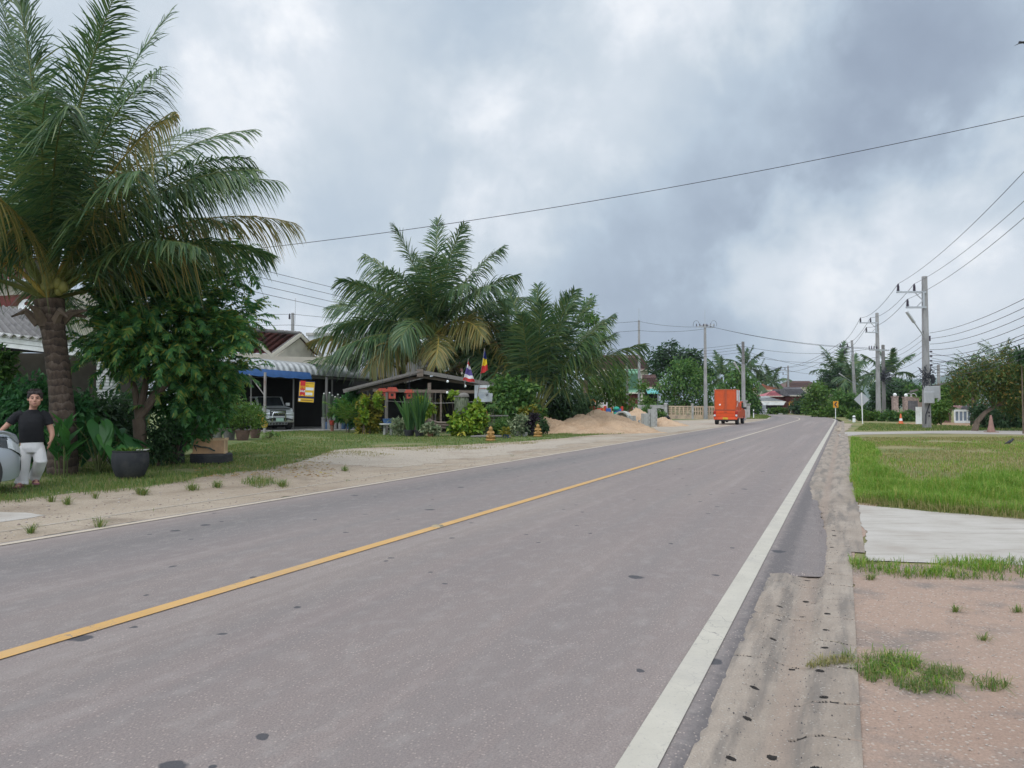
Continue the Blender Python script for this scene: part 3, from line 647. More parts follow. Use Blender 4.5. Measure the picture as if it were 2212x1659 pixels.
# ---- plants
POTS = {}
def potmat(k, c, **kw): POTS[k] = mat(k + ' pot', c, kw.get('rough', .7), .2, 6, dirt=kw.get('dirt', tuple(x * .55 for x in c)))
for k, c in (('terracotta', (.24, .115, .075)), ('clay', (.17, .105, .085)), ('black', (.03, .03, .034)), ('grey', (.24, .235, .23)), ('blue', (.05, .10, .19)), ('red', (.42, .055, .035)), ('white', (.6, .58, .55)), ('concrete', (.34, .335, .31))): potmat(k, c)
def pot(t, r, h, kind='terracotta', taper=.72, belly=0.0, n=20):
    m = MB(); rim = r * .1
    m.lathe([(r * taper, 0), (r * (taper + (1 - taper) * .5 + belly), h * .5), (r * .97, h * .86), (r * 1.06, h * .88), (r * 1.06, h), (r * .92, h), (r * .88, h * .86)], n)
    return m.build('pot', POTS[kind], t, True)
def blades(t, n, L, w, lf, g, z0=0.0, spread=.35, r0=.08, droop=.5, name='foliage', seg=4):
    Vs = []; Fs = []; k = 0
    for i in range(n):
        a = g.uniform(0, 2 * math.pi); d = np.array([math.cos(a), math.sin(a), 0]); l = L * g.uniform(.6, 1.1); sp = spread * g.uniform(.3, 1.3); p0 = d * r0 * g.random() + np.array([0, 0, z0])
        ww = w * g.uniform(.7, 1.2); tw = g.uniform(0, 6.28); sd = np.array([-math.sin(tw), math.cos(tw), 0])
        for j in range(seg + 1):
            u = j / seg; c = p0 + d * sp * l * u ** 1.5 + np.array([0, 0, l * (u - droop * sp * u ** 2.5)]); wd = ww * (math.sin(math.pi * min(.97, .12 + u * .88)) ** .7)
            Vs += [c + sd * wd / 2, c - sd * wd / 2]
        for j in range(seg): Fs.append((k + 2 * j, k + 2 * j + 1, k + 2 * j + 3, k + 2 * j + 2))
        k += 2 * (seg + 1)
    return mesh_np(name, Vs, Fs, LF[lf], t)
def bigleaves(t, n, h, L, lf, g, z0=0.0, spread=.6, name='foliage', wide=.75, stems=True):
    """heart-shaped leaves on long stalks"""
    Vs = []; Fs = []; k = 0; m = MB()
    for i in range(n):
        a = g.uniform(0, 2 * math.pi); d = np.array([math.cos(a), math.sin(a), 0]); hh = h * g.uniform(.35, 1.0); out = spread * g.uniform(.3, 1.1) * (1.1 - .4 * hh / h)
        p = d * out + np.array([0, 0, z0 + hh]); l = L * g.uniform(.6, 1.15); fw = unit(d * 1.0 + np.array([0, 0, -.75 + .5 * g.normal()]) + .25 * g.normal(size=3)); sd = unit(np.cross(fw, [0, 0, 1.0])); up = np.cross(sd, fw)
        sh = [(-.25, .30), (-.12, .46), (.1, .5), (.35, .42), (.62, .25), (.85, .1), (1, 0)]
        prev = None; Vs.append(p); c0 = k; k += 1; ids = []
        for s_ in (1, -1):
            for u, w_ in sh[:-1]: Vs.append(p + fw * l * u + sd * s_ * w_ * wide * l + up * l * (.12 * w_ - .25 * max(0, u) ** 2)); ids.append(k); k += 1
        Vs.append(p + fw * l - up * l * .25); tip = k; k += 1; q = len(sh) - 1
        A = ids[:q] + [tip]; B = ids[q:] + [tip]
        for j in range(q): Fs.append((c0, A[j], A[j + 1], A[j + 1])); Fs.append((c0, B[j + 1], B[j], B[j]))
        if stems: m.tube([(0, 0, z0), Vector(p * np.array([.5, .5, .7])), Vector(p)], [.014, .011, .008], 5)
    F3 = [f[:3] for f in Fs]
    o = mesh_np(name, Vs, F3, LF[lf], t)
    if stems: m.build('stem', M['stem'], t, True)
    return o
def bush(name, label, cat, px, Y, bl, n, size, lf, potspec=None, group=None, aspect=.5, stems=5, droop=.3, spread=.33, base=None, sub=10):
    b = base or gx(px, Y); t = thing(name, label, cat, b, 0, group); g = np.random.default_rng(int(px * 13 + Y * 7) % 9999)
    B = px_blobs(bl, Y, b, .5); crown('foliage', B, n, size, lf, t, g, aspect, sub, spread, droop)
    z0 = 0
    if potspec: pot(t, potspec[0], potspec[1], potspec[2], *(potspec[3:])); z0 = potspec[1] * .8
    m = MB()
    for q in sorted(B, key=lambda q: -q[3])[:stems]:
        m.tube([(g.normal() * .04, g.normal() * .04, z0 - .02), (q[0] * .5, q[1] * .5, (z0 + q[2]) * .5), q[:3]], [.022, .015, .006], 5)
    m.build('stem', M['bark'], t, True)
    return t
# ------------------------------------------------------------------ trees and palms in their places
G = np.random.default_rng(21)
# big coconut palm in front of the grey-roofed house
YB = 16.0; b = gx(138, YB); hb = at(112, 648, YB)
spec = [(75, 85, 6.9, 20), (250, 88, 6.7, 16), (20, 81, 6.9, 24), (150, 80, 6.5, 22), (195, 81, 6.4, 26), (-40, 78, 6.4, 36), (100, 74, 6.4, 40), (-90, 84, 6.6, 14), (160, 84, 6.8, 16),
        (5, 68, 6.6, 58), (-25, 62, 6.2, 62, 1), (30, 64, 6.5, 56), (55, 54, 6.2, 60), (-60, 68, 5.4, 80), (170, 58, 5.8, 66), (130, 56, 6, 60), (-165, 60, 5.6, 64),
        (-8, 53, 6.2, 58), (14, 46, 6.3, 56, 1), (-32, 48, 5.8, 62), (42, 42, 6.0, 56), (80, 44, 6.0, 58), (140, 42, 5.8, 62), (-75, 56, 4.6, 100, 1), (-125, 46, 5.0, 85, 1), (205, 36, 5.4, 66), (-155, 36, 5.2, 70),
        (4, 36, 5.4, 54), (-18, 34, 5.0, 56), (175, 26, 5.0, 62), (225, 22, 4.8, 62), (60, 22, 5.0, 56), (120, 24, 5.2, 56), (-5, 60, 6.3, 66), (-70, 72, 5.6, 84), (-35, 70, 6.0, 64), (-105, 58, 4.8, 104), (200, 70, 6, 50), (8, 58, 6.4, 62), (48, 72, 6.4, 48)]
spec = [(s_[0], s_[1], s_[2] * (.88 if -45 < s_[0] < 60 and s_[1] < 70 else 1), *s_[3:]) for s_ in spec]
pt, htop = palm('coconut_palm', 'tall coconut palm with thick ringed trunk in front of the grey corrugated roof', b, hb, .25, spec, np.random.default_rng(3), nl=130, ll=1.08, lw=.034, rr=.042)
m = MB()
g = np.random.default_rng(5)
for i in range(9):
    m2 = MB(); p = htop + Vector((.28 + g.normal() * .10, -.28 + g.normal() * .1, .38 + g.normal() * .12)); m2.ball(p, (.10, .10, .125), 10, 8)
    m2.build('coconut', mat('coconut', (.20, .19, .05), .5, .3, 5) if i == 0 else bpy.data.materials['coconut'], pt, True)
for i in range(7):   # cut leaf bases hugging the trunk top
    a = i * 1.1 + .3; d = Vector((math.cos(a), math.sin(a), 0)); m.tube([htop + d * .18 + Vector((0, 0, -.5)), htop + d * .42 + Vector((0, 0, -.25)), htop + d * (.62 + .1 * g.random()) + Vector((0, 0, -.45 + .3 * g.random()))], [.12, .08, .02], 6)
m.build('leaf_base', M['bark'], pt, True)
m = MB()
for i in range(40):
    a = math.pi + g.normal() * .35; l = g.uniform(.5, 1.0); p = htop + Vector((-.35, -.1, 1.0)); m.tube([p + Vector((math.cos(a) * .2, g.normal() * .1, .1 * g.normal())), p + Vector((math.cos(a) * l * .7, g.normal() * .25, .22 * g.normal())), p + Vector((math.cos(a) * l, g.normal() * .35, -.25 + .3 * g.normal()))], [.010, .008, .004], 4)
m.build('flower_stalk', mat('orange flower stalk', (.34, .16, .035), .7, .3, 4), pt, True)

# the two palms behind the hut
g = np.random.default_rng(8)
def scr(bearing, el, L, droop, old=0, dz=0): return (bearing, el, L, droop, old, dz)
sA = [(80, 86, 7.4, 10), (200, 80, 7.0, 24), (-20, 82, 7.0, 20), (60, 74, 7.0, 20), (-90, 72, 6.4, 70), (120, 72, 6.6, 30), (0, 66, 6.9, 34), (170, 64, 6.8, 34), (-120, 62, 6.0, 60), (-60, 66, 5.6, 85), (20, 52, 6.8, 36), (155, 50, 6.8, 40), (200, 46, 6.6, 44), (-30, 48, 6.4, 58),
      (5, 40, 6.8, 46), (180, 36, 6.8, 48), (90, 50, 6, 50), (-10, 25, 6.2, 55, 1), (190, 22, 6.8, 42), (-150, 28, 6.0, 60), (-45, 30, 5.4, 80, 1), (215, 8, 6.0, 42), (-100, 30, 5.2, 90), (35, 20, 6, 50), (150, 15, 6.2, 45), (-70, 5, 4.8, 70, 1), (172, 4, 6.6, 36), (-135, 0, 5.0, 62, 1)]
palm('coconut_palm', 'broad coconut palm whose dark trunk stands behind the wooden hut', gx(945, 46), at(938, 728, 46), .24, sA, g, nl=104, ll=1.45, lw=.064, rings=False, rr=.07)
sB = auto_fronds(20, 6.2, g, 70, -12, 40, .3)
palm('coconut_palm', 'lower coconut palm with yellowing fronds right behind the hut ridge', gx(1000, 48), at(1010, 790, 48), .22, [(x[0], x[1], x[2] * .95, x[3], x[4]) for x in sB], g, nl=80, ll=1.15, lw=.08, rings=False, rr=.07)
palm('coconut_palm', 'young coconut palm with drooping fronds between white warehouse wall and hut', gx(845, 47), at(872, 800, 47), .2,
     [(185, 42, 6.4, 60, 1), (175, 26, 6.8, 58), (-60, 40, 5.0, 80, 1), (60, 66, 5.5, 50), (-100, 58, 4.8, 95)], g, nl=80, ll=1.1, lw=.08, rings=False, rr=.06)
# trunkless young palm beside the sand
sC = [(85, 87, 7.8, 12), (30, 82, 7.6, 22), (180, 80, 7.4, 16), (-40, 79, 7.4, 26), (10, 74, 7.6, 30), (140, 77, 7.2, 24), (165, 70, 7.0, 40, 1), (-15, 66, 7.4, 46), (25, 66, 7.4, 44), (-80, 82, 6.8, 30), (60, 70, 7, 40), (100, 76, 7.2, 30), (-120, 80, 6.4, 40), (25, 60, 7.2, 50), (175, 62, 6.6, 60), (-5, 82, 7.6, 24), (150, 84, 7.6, 16), (-4, 52, 7.6, 58)]
palm('coconut_palm', 'short coconut palm with fronds rising from the ground beside the sand heap', gx(1158, 43.5), at(1156, 905, 43.5), .34, [(q[0], q[1], q[2], q[3] * (.72 if q[1] < 76 else 1), q[4] if len(q) > 4 else 0) for q in sC], g, start=.30, nl=106, ll=1.4, lw=.064, rings=False, rr=.075)

# feathery tree beside the big palm: many hanging sprays
def feather_tree():
    Y = 18.0; base = gx(305, Y); t = thing('star_gooseberry_tree', 'bushy green tree with feathery leaf sprays behind the big black pot', 'tree', base); g = np.random.default_rng(17)
    bl = [(300, 650, 80), (390, 640, 80), (450, 690, 70), (250, 720, 70), (340, 720, 95), (430, 760, 80), (500, 730, 42), (290, 770, 40), (370, 800, 70), (470, 800, 50), (480, 610, 34), (505, 565, 28), (220, 670, 50), (350, 600, 50), (520, 690, 25)]
    B = px_blobs(bl, Y, base, .8); Vs = []; Fs = []; k = 0; n = 1700
    P, O = crown_pts(B, n, g, 12, .25, (.3, .95))
    for p, o in zip(P, O):
        az = math.degrees(math.atan2(o[1], o[0])) + g.normal() * 35; el = 30 + 40 * o[2] + g.normal() * 15; L = g.uniform(.42, .75)
        V, F, _ = frond_geo(p, az, el, L, 70, 11, .17, .062, .45, g.normal() * 15, g, .08, 0, 1)
        Vs.append(V); Fs.append(F + k); k += len(V)
    mesh_np('crown', np.concatenate(Vs), np.concatenate(Fs), LF['feather'], t)
    m = MB(); f = at(300, 905, Y) - base
    m.tube([(0, 0, -.1), (.02, 0, .35), f], [.19, .15, .14], 10)
    for q, r in (((262, 770), .09), ((352, 790), .10), ((320, 700), .09), ((420, 730), .08), ((480, 640), .05), ((500, 575), .035)):
        e = at(q[0], q[1], Y + .2 * g.normal()) - base; s_ = f if q[1] > 690 else at(330, 800, Y) - base
        m.tube([s_, s_.lerp(e, .5) + Vector((.08, .05, 0)), e], [r, r * .75, r * .4], 7)
    m.build('trunk', M['bark'], t, True)
feather_tree()
# broad-leaved shrubs in the same bed
bush('shrub', 'tall shrub with pale broad leaves leaning on a dark plank', 'shrub', 372, 18.6, [(385, 850, 40), (430, 830, 42), (480, 825, 32), (400, 905, 38), (450, 885, 40), (440, 800, 35), (490, 840, 20), (365, 930, 25), (420, 940, 24), (350, 880, 34)], 1500, .15, 'broad', None, None, .55)
bush('shrub', 'dark low shrub at the foot of the feathery tree', 'shrub', 345, 18.2, [(345, 940, 36), (330, 975, 30), (358, 980, 22)], 650, .14, 'dark')
tree('shrub', 'dense dark shrub between feathery tree and flower pots', 'shrub', 470, 22.0, [(455, 870, 42), (478, 865, 28), (430, 895, 38), (445, 905, 36), (400, 925, 34)], 2600, .17, 'tree', .05)
# dark undergrowth behind the person
for nm, lb, px, Y, bl, n, sz, lf in (
    ('shrub', 'dark ferny shrub right behind the person in black', 60, 16.6, [(20, 880, 50), (70, 868, 46), (110, 895, 42), (40, 930, 50), (100, 950, 40), (10, 950, 40), (150, 900, 40)], 3000, .17, 'fern'),
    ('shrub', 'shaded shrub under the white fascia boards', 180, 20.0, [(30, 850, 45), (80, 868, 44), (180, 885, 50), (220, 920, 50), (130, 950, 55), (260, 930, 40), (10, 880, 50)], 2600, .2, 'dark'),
    ('shrub', 'leafy shrub with pale tips at the picture edge above the car', -10, 17.0, [(-20, 790, 34), (6, 810, 22), (12, 770, 12), (-30, 830, 50), (15, 850, 26)], 1300, .17, 'tree'),
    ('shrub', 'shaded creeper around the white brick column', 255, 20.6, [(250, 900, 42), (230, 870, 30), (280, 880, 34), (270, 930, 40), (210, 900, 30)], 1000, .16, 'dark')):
    bush(nm, lb, 'shrub', px, Y, bl, n, sz, lf)
def taro(px, Y, label, n, h, L, lf='broad', spread=.5):
    t = thing('taro_plant', label, 'plant', gx(px, Y)); bigleaves(t, n, h, L, lf, np.random.default_rng(int(px)), 0, spread); return t
taro(215, 16.2, 'elephant ear plant with huge rounded leaves beside the palm trunk', 16, 1.35, .55, 'broad', .6)
taro(250, 17.2, 'elephant ear plant with huge rounded leaves behind the tree stump', 12, 1.0, .5, 'fern', .5)
def canna(px, Y, label, n, h, L):
    t = thing('canna_plant', label, 'plant', gx(px, Y)); g = np.random.default_rng(int(px * 3)); m = MB(); Vs = []; Fs = []; k = 0
    for s_ in range(5):
        x, y = g.normal() * .09, g.normal() * .09; hh = h * g.uniform(.7, 1.05); m.tube([(x, y, 0), (x * 1.6, y * 1.6, hh)], [.014, .008], 5)
        P = []; D = []
        for q in range(n):
            a = g.uniform(0, 6.28); P.append((x * 1.3, y * 1.3, hh * (.35 + .65 * q / n))); D.append((math.cos(a), math.sin(a), 1.0 + .8 * q / n))
        V, F = leaf_geo(np.array(P), np.array(D), np.array(D) * np.array([-1, -1, 1]) * np.array([1, 1, .4]), L * g.uniform(.7, 1.1, n), L * .26 * g.uniform(.8, 1.2, n), .12, .15); Vs.append(V); Fs.append(F + k); k += len(V)
    mesh_np('foliage', np.concatenate(Vs), np.concatenate(Fs), LF['broad'], t); m.build('stem', M['stem'], t, True); return t
canna(142, 15.3, 'upright plant with long bright paddle leaves beside the person', 6, 1.15, .6)
canna(96, 19.0, 'bright paddle-leaved plant in front of the trunk under the fascia', 5, 1.9, .7)

# ---- trees behind the yard
tree('tree', 'airy grey-green tree rising behind the short coconut palm', 'tree', 1262, 62, [(1272, 685, 28), (1290, 720, 22), (1268, 730, 24), (1287, 760, 20), (1262, 770, 22), (1275, 795, 24), (1268, 655, 14)], 1300, .34, 'tree', .2, None, .45, 12, .28)
tree('tree', 'leafy dark green bush between hut poster and short palm', 'bush', 1108, 41.3, [(1105, 850, 36), (1130, 870, 30), (1085, 880, 28), (1120, 900, 32), (1090, 830, 20), (1140, 840, 20), (1150, 890, 22), (1075, 910, 22)], 2600, .28, 'tree', .06, None, .6)
tree('tree', 'dense dark shrubbery tree behind the sand heaps', 'tree', 1215, 52, [(1200, 860, 34), (1240, 865, 32), (1215, 890, 30), (1262, 880, 26), (1180, 885, 30), (1250, 900, 22), (1195, 905, 22)], 2600, .3, 'dark', .16, None, .45)
tree('tree', 'drooping light green tree over the playground ride', 'tree', 1300, 66, [(1310, 830, 34), (1345, 845, 26), (1285, 845, 30), (1335, 812, 24), (1360, 870, 16), (1320, 868, 26), (1275, 875, 24), (1385, 835, 14), (1265, 850, 24)], 2600, .36, 'bright', .16, None, .35, 12, .3)
tree('tree', 'spreading dark tree behind the brown roofed house', 'tree', 1452, 118, [(1415, 775, 22), (1440, 762, 24), (1470, 768, 26), (1500, 778, 24), (1520, 800, 22), (1455, 790, 30), (1420, 800, 24), (1490, 805, 26), (1448, 742, 10), (1535, 815, 10)], 2000, .62, 'dark', .3, None, .5, 14, .28)
tree('mango_tree', 'round bright green tree behind the breeze-block fence', 'tree', 1475, 95, [(1470, 810, 32), (1445, 835, 30), (1500, 835, 32), (1475, 865, 34), (1520, 860, 26), (1440, 870, 24), (1480, 790, 20), (1512, 815, 22), (1440, 890, 16), (1515, 888, 18), (1535, 880, 14)], 3400, .42, 'tree', .22, None, .45)
tree('tree', 'small light green tree in front of the green roofed house', 'tree', 1452 - 58, 92, [(1395, 868, 12), (1405, 880, 13), (1388, 882, 10)], 450, .36, 'bright', .06)
tree('tree', 'round green tree beside the gate post behind the orange truck', 'tree', 1600, 112, [(1590, 820, 22), (1615, 835, 22), (1570, 845, 20), (1600, 855, 24), (1625, 865, 18), (1580, 870, 20), (1612, 885, 18), (1595, 802, 12)], 2000, .5, 'tree', .2)
tree('tree', 'low dark tree at the corner where the road bends', 'tree', 1628, 140, [(1625, 870, 14), (1632, 882, 10), (1618, 885, 10), (1622, 858, 10)], 600, .6, 'dark', .15)
g = np.random.default_rng(31)
for lb, px, hy, Y, L, n in (('small coconut palm behind the tree at the gate posts', 1560, 815, 150, 6.4, 15), ('tall palm behind the lamp pole near the gate', 1612, 795, 160, 6.6, 15), ('palm with bent fronds next to the orange hipped roof', 1636, 828, 175, 6.5, 14), ('coconut palm rising above the orange hipped roof', 1668, 828, 205, 6.4, 14),
                         ('palm crown poking above the spreading tree by the bend', 1812, 808, 152, 7.5, 16), ('palm with hanging fronds behind the lamp pole at the chevron sign', 1842, 826, 140, 7.0, 14), ('palm behind the pair of poles on the verge', 1922, 815, 105, 6.0, 13)):
    palm('coconut_palm', lb, gx(px, Y), at(px, hy, Y), .2, [(s_[0], s_[1], s_[2], s_[3], 0) for s_ in auto_fronds(n, L * .85, g, 80, -15, px, 0)], g, 'far coconut palms', .2, 1, 40, 1.5, .22, False, False)
# ---- right-hand trees
for a in (('tree', 'clipped bright green tree in front of the large brown roof', 'tree', 1772, 128, [(1765, 848, 22), (1785, 862, 18), (1758, 868, 20), (1780, 880, 18), (1750, 885, 16), (1790, 885, 12), (1770, 835, 12)], 2200, .5, 'bright', .2),
          ('tree', 'dark green hedge-like tree at the road bend beside the pole', 'tree', 1732, 142, [(1730, 868, 15), (1718, 880, 13), (1742, 880, 15), (1725, 890, 12), (1752, 890, 12)], 1500, .5, 'dark', .15),
          ('tree', 'layered spreading tree beyond the chevron sign', 'tree', 1806, 150, [(1785, 812, 13), (1808, 806, 16), (1830, 815, 16), (1795, 832, 18), (1825, 838, 18), (1775, 828, 10), (1842, 845, 14), (1810, 855, 20)], 1800, .62, 'dark', .25),
          ('tree', 'mixed green tree behind the diamond sign', 'tree', 1826, 112, [(1810, 860, 16), (1830, 870, 18), (1850, 880, 16), (1815, 885, 16), (1835, 890, 14), (1862, 868, 10)], 1700, .45, 'tree', .15),
          ('tree', 'dark tree between the concrete pole and the brick pillars', 'tree', 1925, 96, [(1900, 850, 18), (1925, 840, 20), (1950, 848, 20), (1935, 866, 20), (1910, 872, 18), (1965, 868, 16), (1890, 870, 10), (1880, 885, 12)], 2400, .42, 'dark', .18),
          ('tree', 'green tree behind the pole with the meter box', 'tree', 1985, 92, [(1975, 850, 18), (2000, 845, 16), (1985, 868, 18), (2015, 862, 14), (1970, 880, 14), (2030, 850, 12), (1998, 885, 14)], 2000, .42, 'tree', .18),
          ('tree', 'bright green tree behind the leaning pole and white house', 'tree', 2050, 84, [(2040, 845, 15), (2060, 850, 17), (2055, 868, 15), (2080, 860, 14), (2035, 865, 10), (2095, 845, 12)], 1500, .42, 'bright', .15),
          ('bush', 'yellow-green bush between meter pole and white house', 'bush', 2032, 58, [(2025, 880, 14), (2040, 885, 12), (2022, 897, 12), (2035, 900, 10), (2045, 872, 8)], 1100, .26, 'bright', .05)):
    tree(*a)
tree('flame_tree', 'leaning tree with orange-tinged feathery crown on the lawn', 'tree', 2103, 45.0, [(2085, 815, 34), (2120, 800, 40), (2165, 795, 44), (2205, 800, 44), (2105, 838, 32), (2150, 840, 48), (2200, 850, 50), (2250, 820, 50), (2070, 848, 22), (2140, 858, 20), (2190, 880, 26), (2240, 870, 40), (2180, 770, 22), (2060, 830, 14)], 7500, .21, 'autumn', .15, None, .36, 16, .26,
     lean=tuple(at(2150, 876, 45.3) - gx(2103, 45)), limbs=8)
tree('hedge', 'dark dense hedge behind the leaning tree', 'hedge', 2190, 50, [(2125, 895, 22), (2150, 900, 26), (2180, 895, 30), (2215, 890, 34), (2250, 890, 40), (2140, 915, 18), (2170, 915, 20), (2205, 915, 22), (2240, 915, 22), (2112, 885, 14), (2280, 895, 36)], 5200, .24, 'dark', .06)
tree('tree', 'tall thin sapling with a leaf tuft at the picture edge', 'tree', 2209, 40, [(2208, 768, 12, 0), (2216, 778, 10, 0), (2204, 760, 7, 0)], 160, .3, 'dark', .035, None, .4, 8, .3, lean=tuple(at(2207, 785, 40) - gx(2209, 40)))
for lb, px, hy, Y, L in (('date palm with a stiff round crown above the leaning tree', 2166, 786, 62, 2.6), ('smaller date palm behind the leaning tree, its crown like a star', 2101, 796, 64, 2.0), ('date palm half hidden at the edge behind the sapling', 2232, 812, 60, 2.3)):
    palm('date_palm', lb, gx(px, Y), at(px, hy, Y), .2, [(i * 137.5, 78 - 88 * (i / 17), L * 1.0, 38, 0) for i in range(18)], g, None, .2, 2, 26, 1.0 if L > 2.5 else .9, .07, False, False)
def banana(px, Y, label, h, n=8):
    t = thing('banana_plant', label, 'plant', gx(px, Y)); g = np.random.default_rng(int(px)); Vs = []; Fs = []; k = 0
    for i in range(n):
        a = i * 2.4; d = np.array([math.cos(a), math.sin(a), 0]); el = g.uniform(.6, 1.3); L = h * .6; sd = np.array([-math.sin(a), math.cos(a), 0])
        for j in range(7):
            u = j / 6; c = d * L * u * math.cos(el) + np.array([0, 0, h * .5 + L * (u * math.sin(el) - .35 * u * u)]); w = .28 * h * .35 * math.sin(math.pi * min(.98, .06 + u * .92)) ** .6
            Vs += [c + sd * w + np.array([0, 0, w * .3]), c, c - sd * w + np.array([0, 0, w * .3])]
        for j in range(6):
            for q in (0, 1): Fs.append((k + 3 * j + q, k + 3 * j + q + 1, k + 3 * j + q + 4, k + 3 * j + q + 3))
        k += 21
    mesh_np('foliage', Vs, Fs, LF['bright'], t); m = MB(); m.tube([(0, 0, -.1), (0, 0, h * .55)], [.14, .08], 8); m.build('stem', M['stem'], t, True); return t
banana(2012, 78, 'banana plant with upright leaves behind the meter pole', 3.6)
banana(1800, 118, 'banana plant with pale leaves beside the chevron sign', 3.4)
# roadside weeds along the right verge
for lb, px, Y, bl, n, sz, lf in (
    ('green weed bank around the chevron sign', 1800, 104, [(1775, 893, 6), (1790, 890, 8), (1806, 888, 9), (1820, 891, 8), (1835, 893, 8), (1760, 895, 4)], 1500, .4, 'bright'),
    ('green weed bank at the foot of the diamond sign', 1870, 76, [(1840, 898, 7), (1856, 895, 9), (1872, 894, 10), (1888, 897, 9), (1902, 900, 8), (1860, 903, 7), (1880, 905, 6)], 2200, .26, 'bright'),
    ('green weed bank between concrete pole and traffic cone', 1935, 74, [(1912, 899, 8), (1926, 897, 9), (1942, 897, 9), (1958, 899, 9), (1972, 899, 9), (1986, 900, 8)], 2000, .26, 'tree')):
    bush('weed_bank', lb, 'weeds', px, Y, bl, n, sz, lf, stems=3)
# ------------------------------------------------------------------ buildings
def corr_mat(name, c1, c2, rough=.6, metal=.0, sc=1.2):
    return mat(name, c1, rough, .15, sc, metal=metal, dirt=c2, dscale=sc * 1.7)
M['asbestos'] = corr_mat('grey fibre cement roof', (.165, .155, .15), (.085, .08, .078), .9)
M['zinc'] = corr_mat('grey zinc sheet', (.40, .41, .41), (.24, .24, .24), .5, .3)
M['tile_red'] = corr_mat('dark red roof tile', (.135, .05, .045), (.055, .035, .035), .75)
M['tile_brown'] = corr_mat('brown roof tile', (.15, .085, .075), (.09, .055, .05), .8)
M['tile_orange'] = corr_mat('orange roof tile', (.36, .125, .075), (.25, .09, .06), .8)
M['tile_green'] = corr_mat('pale green roof sheet', (.20, .38, .25), (.13, .26, .17), .7)
M['tile_grey'] = corr_mat('dark grey roof sheet', (.16, .15, .16), (.09, .085, .09), .8)
M['teal'] = mat('teal sheet', (.14, .42, .40), .6, .1, 3)
M['pinkroof'] = mat('pink red sheet', (.46, .15, .17), .6, .1, 3)
M['wall_grey'] = mat('stained white render', (.56, .56, .58), .9, .06, 2, dirt=(.36, .35, .36), dscale=.5, stretch=(1.5, 1.5, .25))
M['redwood'] = mat('dark red boards', (.13, .035, .03), .85, .2, 3)
M['blue_tarp'] = mat('blue tarpaulin', (.035, .10, .26), .55, .15, 3)
M['brick_white'] = None
def whitebrick():
    m, nt, b, o = new_mat('white painted brick'); v = coords(nt); br = nt.nodes.new('ShaderNodeTexBrick')
    mp = nt.nodes.new('ShaderNodeMapping'); mp.inputs[2].default_value = (R(90), 0, 0); nt.links.new(v, mp.inputs[0]); nt.links.new(mp.outputs[0], br.inputs[0])
    br.inputs['Color1'].default_value = (.72, .72, .69, 1); br.inputs['Color2'].default_value = (.66, .66, .63, 1); br.inputs['Mortar'].default_value = (.28, .28, .27, 1)
    br.inputs['Scale'].default_value = 1.0; br.inputs['Brick Width'].default_value = 1.4; br.inputs['Row Height'].default_value = .09; br.inputs['Mortar Size'].default_value = .012
    nt.links.new(br.outputs[0], b.inputs['Base Color']); b.inputs['Roughness'].default_value = .8; return m
M['brick_white'] = whitebrick()
def wavy(name, A, B, C, D, pitch, amp, m, parent, th=.03, rows=1, saw=False, barrel=False):
    """corrugated sheet: A-B along the eave, D-C along the ridge; waves run from eave to ridge, rows = overlapping courses"""
    A, B, C, D = (Vector(p) for p in (A, B, C, D)); n = max(8, min(420, int((B - A).length / pitch * 6))); V = []; F = []
    nrm = (B - A).cross(D - A).normalized()
    if nrm.z < 0: nrm = -nrm
    k = rows * 2
    for i in range(n + 1):
        u = i / n; ph = (B - A).length * u / pitch; w = abs(math.sin(math.pi * ph)) * 2 - 1 if barrel else math.sin(2 * math.pi * ph)
        for r in range(rows):
            for e in (0, 1):
                v_ = (r + e) / rows + (-.012 if e == 0 and r else 0); p = A.lerp(B, u).lerp(D.lerp(C, u), v_)
                V.append(p + nrm * (amp * w + (.03 if e == 0 else .0) * (rows > 1)))
    for i in range(n):
        for r in range(k - 1): F.append((i * k + r, i * k + k + r, i * k + k + r + 1, i * k + r + 1))
    return mesh_np(name, V, np.array(F), m, parent, True)
def L_(p, base): return Vector(p) - Vector(base)

